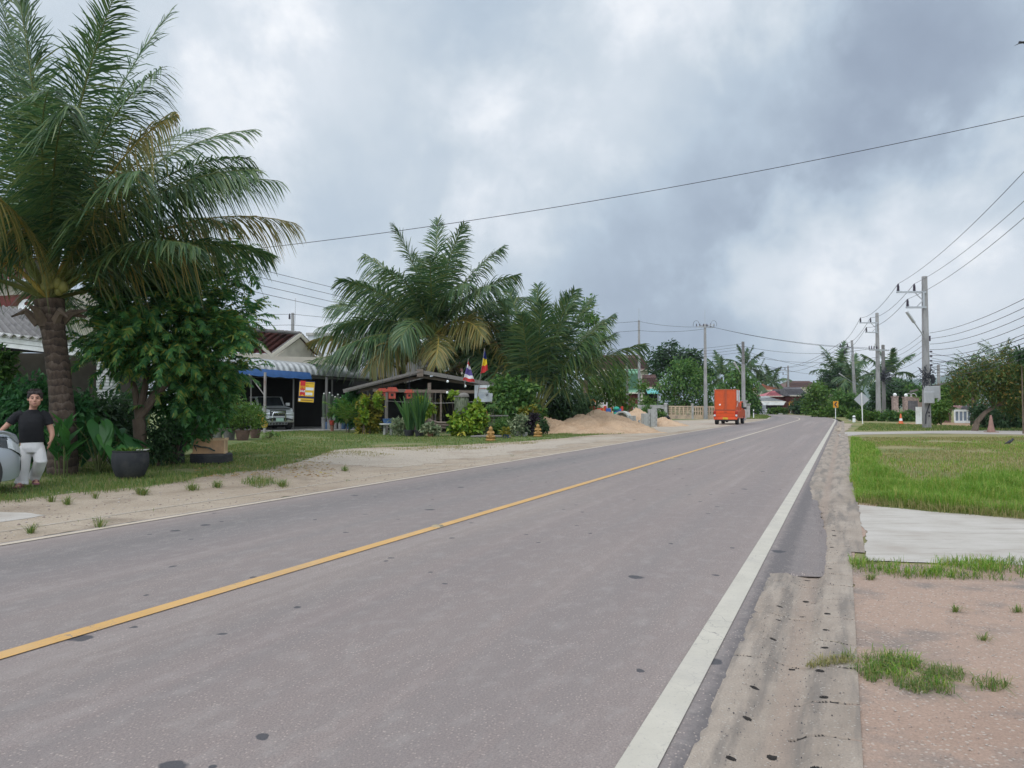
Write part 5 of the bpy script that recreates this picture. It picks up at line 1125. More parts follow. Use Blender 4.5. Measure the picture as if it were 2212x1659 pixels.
for k in range(5): m.box((-.2, -.12, 6.2 - .38 * k), (.12, .1, .1))
for k in range(5): m.box((.24, -.12, 4.9 - .3 * k), (.12, .1, .1))
for k in range(4): m.box((-.2, -.12, 3.95 - .25 * k), (.12, .1, .1))
m.box((0, -.02, 5.75), (.36, .4, .34)); m.build('spool_bracket', M['insul'], P1)
m = MB(); g = np.random.default_rng(2)
for k in range(60):
    p = Vector((g.normal() * .16, -.2 + g.normal() * .1, 3.2 + g.normal() * .4)); q_ = p + Vector((g.normal() * .2, g.normal() * .08, g.normal() * .3)); m.tube([p, p.lerp(q_, .5) + Vector((g.normal() * .1, 0, g.normal() * .1)), q_], .022, 5)
m.tube([(.26, -.18, 3.5), (.36, -.2, 3.2), (.34, -.2, 2.9)], [.12, .16, .06], 8); m.build('cable_coil', M['wire'], P1, True)
m = MB(); m.tube([(.24, -.2, 3.0), (.2, -.22, 1.9), (-.18, -.24, .9), (-.2, -.24, .3)], .035, 6); m.build('down_cable', M['wire'], P1, True)
m = MB(); m.box((1.6, .35, 2.02), (2.7, .10, .14), M=Matrix.Rotation(R(-14), 4, 'Y')); m.box((-.5, 0, 1.55), (.55, .1, .12), M=Matrix.Rotation(R(-14), 4, 'Y')); 
bm_ = m.build('side_arm', M['wood_grey'], P1); bm_.location = (-.25, .1, .9)
m = MB(); m.box((-.62, -.2, .85), (.3, .2, 1.1)); m.build('cabinet', M['white'], P1); P1.children[-1].location = (.1, .1, .1)
m = MB(); m.box((0, -.3, z2 - 3.9), (2.6, .12, .14), R(20)); m.build('crossarm', M['galv'], P2)
for k in range(4): insulator(Vector((-1.1 + .3 * k, -.5 + .1 * k, z2 - 3.8)), P2, .7)
# companion poles and free standing poles
D1, zd = power_pole('dark weathered pole standing behind the crossarm pole', 1909, 745, 84, .34, .26, m_='dark_pole', group='weathered poles')
m = MB()
for k in range(70):
    p = Vector((.15 + g.normal() * .25, -.25 + g.normal() * .1, zd - 3.4 + g.normal() * .5)); m.tube([p, p + Vector((g.normal() * .3, 0, g.normal() * .2)), p + Vector((g.normal() * .3, 0, g.normal() * .3))], .03, 4)
m.build('cable_coil', M['wire'], D1, True)
S1, zs = power_pole('thin pale concrete pole behind the meter pole', 2028, 788, 76, .26, .2, group='weathered poles')
K1, zk1 = power_pole('tall slim pole with lightning rod above the green roof', 1381, 692, 97, .36, .22, group='poles on the far side of the road'); m = MB(); m.tube([(0, 0, zk1 - .3), (0, 0, zk1 + 1.5)], .022, 6); m.build('lightning_rod', M['galv'], K1)
K2, zk2 = power_pole('tall concrete pole with short top crossarms and lightning rod behind the truck', 1524, 700, 88, .40, .22, group='poles on the far side of the road')
m = MB(); m.tube([(0, 0, zk2 - .3), (0, 0, zk2 + 1.6)], .022, 6); m.build('lightning_rod', M['galv'], K2)
m = MB(); m.box((0, -.1, zk2 - .35), (2.2, .1, .12), R(15)); m.box((.2, .1, zk2 - .15), (1.8, .1, .12), R(-35)); m.build('crossarm', M['galv'], K2)
for k in range(6): insulator(Vector((-1 + .4 * k, -.1, zk2 - .3)), K2, .7)
m = MB()
for s_ in (-1, 1): m.tube([(s_ * (1.0 + .35 * math.cos(a)), 0, zk2 - .1 + .5 * math.sin(a)) for a in np.linspace(-.3, math.pi, 9)], .02, 5)
m.build('jumper_cable', M['wire'], K2)
K3, zk3 = power_pole('short weathered pole with lamp and service cables beside the gate post', 1606, 738, 80, .32, .24, m_='dark_pole', group='poles on the far side of the road')
m = MB(); m.box((0, 0, zk3 * .36), (.33, .3, zk3 * .7), taper=.93); m.build('pale_base', M['pole'], K3)
lamp_arm(K3, zk3 - 3.6, .6, -1, .75)
K4, zk4 = power_pole('short dark pole in front of the brown and green roofs', 1355, 755, 90, .30, .22, m_='dark_pole', group='poles on the far side of the road')
K5, zk5 = power_pole('white pole with top insulators poking above the red tiled gable', 631, 676, 82, .42, .26, group='poles on the far side of the road'); m = MB(); m.tube([(.25, 0, zk5 - 1.2), (.28, 0, zk5 + 1.6)], .025, 6); m.build('lightning_rod', M['galv'], K5)
for k in (0, 2.0): insulator(Vector((-.28, -.2, zk5 - .7 - k)), K5, 1.3)
w_ = lambda P, z, dx=0: P.location + Vector((dx, -.15, z))
for k, dz in enumerate((.15, 1.3)):
    cable(w_(K5, zk5 - dz), w_(K1, zk1 - dz), .9, .02, 'one of two cables between the gable pole and the green roof pole', 'cables behind the palms')
    cable(w_(K1, zk1 - dz), w_(K2, zk2 - .3 - dz * .2), .25, .018, 'one of two cables joining the two slim poles with lightning rods', 'cables between the lightning rod poles')
    cable(w_(K2, zk2 - .3, .6), w_(P2, z2 - 3.8 + dz * .1, -.9), .45, .017, 'one of two cables crossing the road from the rod pole to the side arm', 'cables crossing over the road')
    cable(w_(K5, zk5 - dz), Vector((-60, 60, 10.5 - dz)), .6, .02, 'one of two cables running from the gable pole behind the feathery tree', 'cables running left from the gable pole')
NP = gx(-60, 24)
for k in range(4):
    cable(NP + Vector((.1 * k, 0, 8.0 - .33 * k)), w_(K4, zk4 - .15 - .3 * k), .45 + .1 * k, .012, 'one of four low cables descending between the big palm and the hut palms', 'four low cables across the yard')
    cable(w_(K4, zk4 - .15 - .3 * k), w_(K3, zk3 - .2 - .3 * k), .3, .014, 'one of four low cables between the short poles above the fence', 'four low cables above the fence')
    cable(w_(K3, zk3 - .5 - .45 * k), w_(P3 if k % 2 else P2, 7.6 - .5 * k), .7, .016, 'one of four service cables crossing the road beyond the truck', 'service cables crossing beyond the truck')
for k in range(2): cable(w_(K3, zk3 - 1.9 - .3 * k), w_(P4, 7.4 - .5 * k), .8, .022, 'one of two service cables from the short lamp pole to the bend pole', 'service cables towards the bend')
a, b = gx(2420, 17), at(250, 566, 26)
cable(at(2400, 208, 19.5), b, .55, .010, 'single long thin cable crossing the whole sky over the road', None, 40)
for k in range(6): cable(w_(P1, 6.2 - .36 * k, .2), PO[0] + Vector((0, 0, 6.35 - .28 * k)), .55 + .05 * k, .013, 'thin cable in the upper bundle sagging from the tallest pole', 'upper cable bundle of the tallest pole')
for k in range(5): cable(w_(P1, 4.15 - .18 * k, .2), PO[0] + Vector((0, 0, 4.75 - .13 * k)), .35 + .06 * k, .013 if k else .018, 'thin cable in the lower bundle sagging from the tallest pole', 'lower cable bundle of the tallest pole')
for k in range(5): cable(w_(P1, 6.2 - .38 * k, -.2), w_(P2, 6.9 - .4 * k), .5, .011, 'thin cable in the upper bundle between tallest pole and dark pole', 'upper cables between the poles')
for k in range(5): cable(w_(P1, 4.0 - .25 * k, -.2), w_(D1, 5.0 - .35 * k), .55 + .1 * k, .012, 'thin cable in the lower bundle between tallest pole and dark pole', 'lower cables between the poles')
for k in range(4): cable(w_(P2, 6.6 - .5 * k, -.15), w_(P3, 7.2 - .5 * k), .6, .016, 'thin low cable between the crossarm pole and leaning lamp pole', 'low cables to the leaning pole')
for k in range(3): cable(w_(P3, 7.0 - .5 * k, -.15), w_(P4, 7.4 - .45 * k), .9, .022, 'thin low cable between the leaning lamp pole and bend pole', 'low cables to the bend pole')
for k, (px, py, Y) in enumerate(((2330, 800, 60), (2330, 822, 62), (2330, 838, 64), (2300, 812, 70))): cable(w_(P1, 4.9 - .3 * k, .25), at(px, py, Y), .3, .011, 'service cable running from the tallest pole over the leaning tree', 'service cables over the leaning tree')
cable(w_(P1, 4.0, .25), at(2190, 805, 58), .7, .016, 'slack service cable drooping from the meter pole into the tree')
cable(w_(S1, 3.6), at(2240, 798, 70), .3, .014, 'service cable from the thin pale pole towards the date palms')
# road signs
def chevron(label, px, top, Y, w):
    base = gx(px, Y); t = thing('chevron_sign', label, 'road sign', base, R(8), 'chevron bend signs'); z = at(px, top, Y).z
    m = MB(); m.tube([(0, .05, -.1), (0, .05, z)], .04, 8); m.build('post', M['white'], t)
    m = MB(); m.rbox((0, 0, z - w * .55), (w, .03, w * 1.15), .01); m.build('plate', mat('orange yellow sign', (.62, .27, .02), .5, .04), t)
    m = MB(); c = z - w * .55; s = w
    m.prism([(-.32 * s, c), (.02 * s, c + .42 * s), (.30 * s, c + .42 * s), (-.04 * s, c), (.30 * s, c - .42 * s), (.02 * s, c - .42 * s)], -.022, -.016); m.build('arrow', M['insul'], t)
chevron('orange chevron bend sign on a white post before the weed bank', 1805, 867, 88, .64); chevron('orange chevron bend sign beside the pole at the bend', 1708, 868, 160, .9)
def diamond():
    base = gp(1862, 915); Y = base.y; t = thing('warning_sign', 'grey back of a diamond warning sign on a white post', 'road sign', base, R(-4)); z = at(1862, 848, Y).z
    m = MB(); m.tube([(.03, -.06, -.1), (-.02, -.06, z)], .04, 10); m.build('post', M['white'], t, True)
    m = MB(); s = .62; m.prism([(-s, z - s * .95), (0, z + .02), (s, z - s * .95), (0, z - s * 1.92)], 0, .025); m.build('plate', mat('grey sign back', (.36, .37, .39), .5, .06), t)
diamond()
for px, py, lb in ((1836, 902, 'white concrete kilometre stone in the weeds by the leaning pole'), (1845, 906, 'white concrete kilometre stone closer to the diamond sign')):
    p = gp(px, py + 6); t = thing('guide_post', lb, 'guide post', p, 0, 'white stones in the weeds'); m = MB(); m.lathe([(.13, 0), (.13, .5), (.10, .58), (.02, .62)], 14); m.build('body', M['white'], t, True); m = MB(); m.lathe([(.135, .36), (.135, .46)], 14); m.build('band', M['insul'], t, True)
for px, Y, lb in ((1718, 158, 'white guide post with black band at the bend beside the chevron'), (1697, 150, 'white guide post with black band at the end of the white wall'), (1627.5, 92, 'thin white guide post on the grass strip behind the truck')):
    t = thing('guide_post', lb, 'guide post', gx(px, Y), 0, 'white guide posts'); m = MB(); m.box((0, 0, .5), (.16 if Y > 100 else .09, .16 if Y > 100 else .09, 1.2)); m.build('body', M['white'], t); m = MB(); m.box((0, 0, .8), (.17 if Y > 100 else .1, .17 if Y > 100 else .1, .2)); m.build('band', M['insul'], t)
def cone(label, px, py, h, body, band):
    t = thing('traffic_cone', label, 'traffic cone', gp(px, py)); r = h * .22; m = MB(); m.lathe([(r, .04), (r * .62, h * .4), (r * .25, h * .97), (r * .2, h)], 18); m.build('body', body, t, True)
    m = MB(); m.box((0, 0, .02), (h * .55, h * .55, .05)); m.build('foot', body, t)
    if band: m = MB(); m.lathe([(r * .70 + .004, h * .32), (r * .50 + .004, h * .55)], 18); m.build('band', M['white'], t, True)
cone('orange traffic cone with white band in the weeds', 1946, 916, .85, mat('orange plastic', (.60, .13, .04), .5, .08), True)
cone('faded brown traffic cone next to the leaning tree', 2141, 934, .95, mat('faded brown cone', (.26, .15, .12), .8, .2), False)
def birdy():
    t = thing('bird', 'small black bird standing on the dry grass', 'bird', gp(2181, 962)); m = MB()
    m.ball((0, 0, .13), (.13, .055, .055), 12, 8, Matrix.Rotation(R(-22), 4, 'Y')); m.tube([(.10, 0, .165), (.15, 0, .21)], [.04, .035], 8); m.ball((.165, 0, .222), (.042, .036, .036), 10, 8); m.tube([(.2, 0, .22), (.245, 0, .21)], [.014, .003], 6); m.tube([(-.1, 0, .1), (-.24, 0, .07)], [.035, .02], 6)
    for s_ in (-1, 1): m.tube([(.0, s_ * .02, .1), (.01, s_ * .02, .0)], .006, 5)
    m.build('body', mat('black feathers', (.03, .03, .035), .6), t, True); t.rotation_euler = (0, 0, R(20))
birdy()
def flier():
    c = at(2214, 92, 30); t = thing('flying_bird', 'dark bird flying at the upper picture edge', 'bird', c, R(15)); m = MB()
    m.ball((0, 0, 0), (.16, .05, .05), 10, 8); m.tube([(-.13, 0, 0), (-.28, 0, -.02)], [.035, .045], 6); m.ball((.17, 0, .01), .04, 8, 6); m.build('body', bpy.data.materials['black feathers'], t, True)
    for s_ in (-1, 1): m = MB(); m.slab([(.08, s_ * .03, .01), (.05, s_ * .30, .10), (-.06, s_ * .42, .06), (-.10, s_ * .2, .05), (-.1, s_ * .03, 0)], .01); m.build('wing', bpy.data.materials['black feathers'], t)
flier()
for px, py, lb in ((945, 1141, 'grey road stud on the yellow line'), (1452, 993, 'road stud at the end of the yellow line, smaller in view')):
    p = gp(px, py); t = thing('road_stud', lb, 'road stud', (p.x, p.y, .017), -HEAD, 'road studs'); m = MB(); m.box((0, 0, .011), (.13, .10, .022), taper=.7); m.build('body', mat('road stud', (.30, .24, .15), .6), t)
# ------------------------------------------------------------------ vehicles
M['silver'] = mat('silver paint', (.44, .475, .52), .34, .04, 1.5, metal=.3, coat=.4)
M['silver_dusty'] = mat('silver paint, dusty', (.50, .52, .52), .4, .05, 2, metal=.3, dirt=(.42, .40, .36), dscale=1.5)
M['orange'] = mat('orange truck paint', (.62, .068, .008), .5, .08, 1.6, dirt=(.46, .055, .010), dscale=1.2, coat=.2)
M['orange_door'] = mat('orange door panel', (.56, .078, .012), .6, .1, 1.5, dirt=(.42, .058, .014), dscale=1.5)
M['lamp_red'] = mat('red lamp', (.30, .02, .015), .2, .1)
M['lamp_clear'] = mat('clear lamp lens', (.66, .68, .70), .12, .25, 9, metal=.2)
M['plastic'] = mat('black plastic', (.035, .036, .038), .6, .1)
def wheel(t, x, y, r, w, rim='galv', side=1):
    m = MB(); Mx = Matrix.Rotation(R(90), 4, 'X'); m.lathe([(r * .62, -w / 2), (r * .93, -w / 2), (r, -w * .32), (r, w * .32), (r * .93, w / 2), (r * .62, w / 2)], 28, (x, y, r), Mx); wh = m.build('wheel', M['rubber'], t, True)
    m = MB(); s = -side; m.lathe([(r * .63, -w * .40), (r * .63, w * .40)], 24, (x, y, r), Mx); m.lathe([(r * .2, s * w * .40), (r * .14, s * w * .46)], 12, (x, y, r), Mx)
    for k in range(6): a = k * math.pi / 3; m.bar((x + .12 * r * math.cos(a), y + side * w * .42, r + .12 * r * math.sin(a)), (x + .6 * r * math.cos(a), y + side * w * .42, r + .6 * r * math.sin(a)), .05, .03)
    m.build('rim', M[rim], wh, True); return wh
def hatchback():
    # near front corner of the car stands at the picture edge, its nose toward the road bend
    t = thing('parked_car', 'silver grey parked car, only its front corner showing beside the person', 'car', (0, 0, 0), R(66.7)); ln, hw = 4.1, .86
    fx = 2.05
    def wd(x):
        a = abs(x); return hw * (max(0.0, 1 - (max(0, a - 1.15) / .97) ** 3.0)) ** .5
    def top(x): return float(np.interp(x, [-2.1, -2.0, -1.8, -1.2, -.6, .2, .45, 1.15, 1.6, 1.9, 2.03, 2.09], [.75, .95, 1.22, 1.47, 1.52, 1.50, 1.42, 1.08, 1.02, .95, .86, .70]))
    def belt(x): return float(np.interp(x, [-2.1, -1.8, .9, 1.15, 1.6, 2.09], [.75, .95, .97, 1.0, .95, .66]))
    def bot(x): return float(np.interp(abs(x), [0, 1.6, 1.95, 2.09], [.22, .22, .26, .36]))
    def S_(x, v, sgn=-1):
        """v 0..1 from sill to belt on one side"""
        z = bot(x) + (belt(x) - bot(x)) * v; return Vector((x, sgn * wd(x) * (1 - .07 * (2 * v - .9) ** 2) * (1 if v < .93 else .97), z))
    xs = list(np.linspace(-2.09, 2.09, 64)); V = []; F = []; nv = 12; ring = None
    for x in xs:
        P = [S_(x, k / nv) for k in range(nv + 1)]; wt = wd(x); cab = max(0, top(x) - belt(x))
        P += [Vector((x, -wt * (.95 - .24 * min(1, cab / .5) * .6), belt(x) + cab * .55)), Vector((x, -wt * (.90 - .30 * min(1, cab / .5) * .8), belt(x) + cab * .93)), Vector((x, -wt * .45, top(x))), Vector((x, 0, top(x) + .01))]
        P += [Vector((p.x, -p.y, p.z)) for p in P[-2::-1]]; ring = len(P); V += P
    for i in range(len(xs) - 1):
        for k in range(ring - 1): F.append((i * ring + k, i * ring + k + 1, (i + 1) * ring + k + 1, (i + 1) * ring + k))
        F.append((i * ring + ring - 1, i * ring, (i + 1) * ring, (i + 1) * ring + ring - 1))
    F.append(tuple(range(ring))); F.append(tuple((len(xs) - 1) * ring + k for k in range(ring - 1, -1, -1)))
    m = MB(); m.add(V, F); m.build('body', M['silver'], t, True)
    def patch(name, pts_fn, nu, nvv, mm, off=.006, sgn=-1):
        V = []; F = []
        for i in range(nu + 1):
            for k in range(nvv + 1):
                x, v = pts_fn(i / nu, k / nvv); p = S_(x, v, sgn); e = .01; d1 = S_(min(2.085, x + e), v, sgn) - S_(x - e, v, sgn); d2 = S_(x, v + .02, sgn) - S_(x, v - .02, sgn); n = d1.cross(d2).normalized()
                if n.y * sgn < 0 and abs(n.y) > .05: n = -n
                if n.x < 0 and x > 1.9: n = -n
                V.append(p + n * off)
        for i in range(nu):
            for k in range(nvv): F.append((i * (nvv + 1) + k, i * (nvv + 1) + k + 1, (i + 1) * (nvv + 1) + k + 1, (i + 1) * (nvv + 1) + k))
        return mesh_np(name, V, np.array(F), mm, t, True)
    for sgn in (-1, 1):
        h = patch('headlight', lambda u, v: (1.34 + .72 * u, .62 + .34 * v + (.12 * (1 - u)) * (1 - v)), 12, 5, M['glass'], .008, sgn)
        h2 = patch('lens', lambda u, v: (1.56 + .46 * u, .68 + .22 * v + .03 * (1 - u)), 8, 3, M['lamp_clear'], .013, sgn); h2.parent = h
        patch('grille', lambda u, v: (1.93 + .14 * u, .12 + .42 * v), 6, 4, M['plastic'], .006, sgn)
        patch('trim', lambda u, v: (1.36 + .70 * u, .985 + .012 * v), 10, 1, M['chrome'], .010, sgn)
        m = MB(); m.lathe([(.385, 0), (.385, .05)], 32, (1.08, sgn * (hw + .002) - .0, .36), Matrix.Rotation(R(90 * sgn), 4, 'X')); m.build('wheel_arch', M['plastic'], t, True)
        for x in (1.08, -1.25): wheel(t, x, sgn * (hw - .08), .32, .2, 'galv', sgn)
        m = MB(); m.slab([(.62, sgn * .815, 1.04), (-1.2, sgn * .815, 1.04), (-.95, sgn * .655, 1.37), (.22, sgn * .655, 1.37)], .01 * sgn); m.build('side_window', M['glass'], t)
    m = MB(); m.slab([(1.08, -.62, 1.15), (1.08, .62, 1.15), (.48, .50, 1.455), (.48, -.50, 1.455)], -.01); m.build('windscreen', M['glass'], t)
    m = MB(); m.box((2.10, 0, .5), (.02, .5, .12)); m.build('number_plate', M['white'], t)
    # near front corner (local 1.99, -.55) at the picture edge
    c = Vector((-8.06, 12.75, 0)); loc = Matrix.Rotation(R(66.7), 4, 'Z') @ Vector((1.98, -.62, 0)); t.location = c - loc
hatchback()
def carport_pickup():
    t = thing('pickup_truck', 'silver pickup with chrome bull bar parked under the blue awning', 'pickup truck', gx(600, 44.9), R(-58)); t.location.z = .06; t.scale = (1.1, 1.1, 1.1)
    P = M['silver_dusty']; m = MB()
    m.prism([(.05, .52), (.08, .98), (-.05, 1.14), (-1.3, 1.26), (-1.5, 1.24), (-1.5, .45), (-.9, .45)], -.78, .78)
    m.rbox((-2.6, 0, .85), (2.4, 1.72, .82), .06); m.build('body', P, t)
    m = MB(); m.prism([(-1.2, 1.22), (-1.85, 1.78), (-3.3, 1.8), (-3.5, 1.24)], -.72, .72); m.build('cab', P, t)
    m = MB(); m.slab([(-1.25, -.66, 1.27), (-1.25, .66, 1.27), (-1.82, .60, 1.745), (-1.82, -.60, 1.745)], -.012); m.build('windscreen', M['glass'], t)
    for s in (-1, 1):
        m = MB(); m.slab([(-1.5, s * .735, 1.3), (-3.2, s * .735, 1.3), (-3.15, s * .735, 1.7), (-1.9, s * .735, 1.7)], .01 * s); m.build('side_window', M['glass'], t)
        m = MB(); m.rbox((-.42, s * .80, .70), (.95, .16, .52), .07); m.build('fender', P, t)
        m = MB(); m.slab([(.105, s * .42, .84), (.085, s * .78, .88), (-.06, s * .80, 1.12), (.04, s * .44, 1.06)], .05 * s); h = m.build('headlight', M['lamp_clear'], t)
        m = MB(); m.lathe([(.09, 0), (.09, .03)], 16, (.2, s * .62, .60), Matrix.Rotation(R(90), 4, 'Y')); m.build('fog_lamp', M['lamp_clear'], t, True)
        m = MB(); m.rbox((-1.5, s * .95, 1.36), (.12, .22, .17), .03); m.build('mirror', M['white'], t)
        wheel(t, -.55, s * .74, .37, .24, 'galv', s); wheel(t, -3.4, s * .74, .37, .24, 'galv', s)
    m = MB(); m.rbox((.07, 0, .56), (.28, 1.66, .34), .06); m.build('bumper', P, t)
    m = MB(); m.rbox((.085, 0, .90), (.05, .84, .30), .02); gr = m.build('grille', M['plastic'], t); m = MB()
    m.bar((.13, -.40, .98), (.13, .40, .98), .04, .05); m.bar((.13, -.36, .86), (.13, .36, .86), .03, .04); m.bar((.14, 0, .80), (.14, 0, 1.03), .05); m.build('chrome_bar', M['chrome'], gr)
    m = MB(); m.rbox((-.05, 0, 1.145), (.32, 1.34, .03), .01); m.build('bonnet_guard', M['plastic'], t)
    m = MB(); y = .34; m.tube([(.26, -y, .45), (.32, -y, .78), (.32, -y * .85, .93), (.32, y * .85, .93), (.32, y, .78), (.26, y, .45)], .038, 10); m.build('bull_bar', M['chrome'], t, True)
    m = MB(); m.tube([(.29, -.75, .52), (.30, -.34, .62), (.30, .34, .62), (.29, .75, .52)], .035, 8); m.rbox((.26, 0, .56), (.05, .9, .14), .02); m.build('bar_pad', M['plastic'], t, True)
    m = MB(); m.box((.34, .03, .54), (.015, .40, .18)); m.build('number_plate', mat('pale green plate', (.36, .50, .42), .5, .15, 12), t)
    m = MB(); m.prism([(.22, .42), (.05, .26), (.02, .28), (.18, .45)], -.5, .5)
    m.build('skid_plate', M['galv'], t); m = MB()
    for k in range(6): m.box((.17, -.4 + .16 * k, .355), (.12, .035, .10), M=Matrix.Rotation(R(45), 4, 'Y'))
    m.build('slots', M['plastic'], t)
carport_pickup()
def box_truck():
    p = gp(1567.5, 917.5); t = thing('box_truck', 'bright orange pickup with tall two-door cargo box parked on the gravel', 'truck', p, R(90 - 23.3)); O = M['orange']
    m = MB(); m.rbox((1.1, 0, .80), (2.25, 1.86, .64), .06); m.build('body', O, t)
    m = MB(); m.rbox((-.035, 0, .82), (.05, 1.46, .55), .02); tg = m.build('tailgate', O, t); m = MB(); m.box((-.063, 0, .90), (.012, 1.3, .018)); m.box((-.063, 0, .68), (.012, 1.3, .014)); m.box((-.066, 0, 1.0), (.02, .24, .07)); m.build('handle', mat('shadowed orange trim', (.30, .05, .012), .5), tg)
    m = MB(); m.rbox((1.02, 0, 1.95), (2.05, 1.70, 1.66), .02); bx = m.build('cargo_box', O, t)
    for s in (-1, 1):
        m = MB(); m.rbox((-.012, s * .405, 1.95), (.03, .76, 1.52), .012); d = m.build('door', M['orange_door'], bx)
    m = MB(); m.box((-.034, 0, 1.95), (.02, .035, 1.6)); m.box((-.03, 0, 2.745), (.03, 1.70, .04)); m.box((-.03, 0, 1.16), (.03, 1.70, .05)); m.box((-.03, .83, 1.95), (.03, .04, 1.6)); m.box((-.03, -.83, 1.95), (.03, .04, 1.6))
    for s in (-1, 1):
        m.box((-.04, s * .1, 1.95), (.025, .025, 1.58))
        for z in (1.3, 2.0, 2.6): m.box((-.04, s * .80, z), (.03, .10, .05))
    m.build('door_frame', mat('faded orange frame', (.36, .10, .05), .6, .15), bx)
    m = MB(); m.box((-.035, .42, 1.58), (.012, .12, .11)); m.build('sticker', M['white'], bx)
    m = MB(); m.box((.50, -.853, 2.3), (.9, .012, .85)); m.box((1.6, -.853, 2.25), (.7, .012, .95)); m.build('side_panel', M['white'], bx)
    m = MB(); m.slab([(.05, -.862, 1.42), (.35, -.862, 1.42), (1.0, -.862, 1.85), (.8, -.862, 1.85)], .008); m.build('side_stripe', M['white'], bx)
    m = MB(); m.prism([(2.2, .5), (2.2, 1.5), (2.55, 1.86), (3.7, 1.86), (4.15, 1.25), (5.0, 1.12), (5.15, .95), (5.15, .45)], -.9, .9); m.build('cab', O, t)
    for s in (-1, 1):
        m = MB(); m.slab([(2.7, s * .905, 1.3), (3.9, s * .905, 1.3), (3.6, s * .905, 1.75), (2.8, s * .905, 1.75)], .01 * s); m.build('side_window', M['glass'], t)
        m = MB(); m.rbox((-.02, s * .83, .84), (.09, .19, .46), .03); tl = m.build('taillight', M['lamp_red'], t); m = MB(); m.rbox((-.06, s * .83, .73), (.03, .15, .14), .01); m.build('reverse_lens', M['lamp_clear'], tl)
        m = MB(); m.rbox((3.9, s * 1.03, 1.3), (.1, .24, .18), .03); m.build('mirror', M['plastic'], t)
        wheel(t, .75, s * .78, .34, .25, 'galv', s); wheel(t, 4.2, s * .78, .34, .25, 'galv', s)
    m = MB(); m.rbox((-.05, 0, .47), (.18, 1.8, .16), .04); m.build('bumper', O, t); m = MB(); m.rbox((-.02, 0, .37), (.2, 1.6, .1), .03); m.box((.5, 0, .42), (.1, 1.5, .1)); m.tube([(.75, -.7, .34), (.75, .7, .34)], .06, 8); m.ball((.75, 0, .32), .14); m.build('chassis', M['plastic'], t)
    m = MB(); m.box((-.145, 0, .5), (.012, .40, .16)); m.build('number_plate', mat('yellow plate', (.5, .33, .03), .5, .1), t)
box_truck()
# ------------------------------------------------------------------ the person beside the car
def remesh(o, vox, smooth=4):
    md = o.modifiers.new('r', 'REMESH'); md.mode = 'VOXEL'; md.voxel_size = vox; s = o.modifiers.new('s', 'SMOOTH'); s.iterations = smooth; s.factor = .5
    dg = bpy.context.evaluated_depsgraph_get(); me = bpy.data.meshes.new_from_object(o.evaluated_get(dg)); old = o.data; mt = list(old.materials); o.modifiers.clear(); o.data = me
    me.materials.clear(); [me.materials.append(x) for x in mt]; me.polygons.foreach_set('use_smooth', [True] * len(me.polygons))
def loft(m, rings, n=20):
    """rings of (cx, cy, cz, rx, ry)"""
    V = []; F = []
    for cx, cy, cz, rx, ry in rings:
        for k in range(n): a = 2 * math.pi * k / n; V.append((cx + rx * math.copysign(abs(math.cos(a)) ** .85, math.cos(a)), cy + ry * math.copysign(abs(math.sin(a)) ** .85, math.sin(a)), cz))
    for i in range(len(rings) - 1):
        for k in range(n): F.append((i * n + k, i * n + (k + 1) % n, (i + 1) * n + (k + 1) % n, (i + 1) * n + k))
    F.append(tuple(range(n - 1, -1, -1))); F.append(tuple((len(rings) - 1) * n + k for k in range(n))); m.add(V, F)
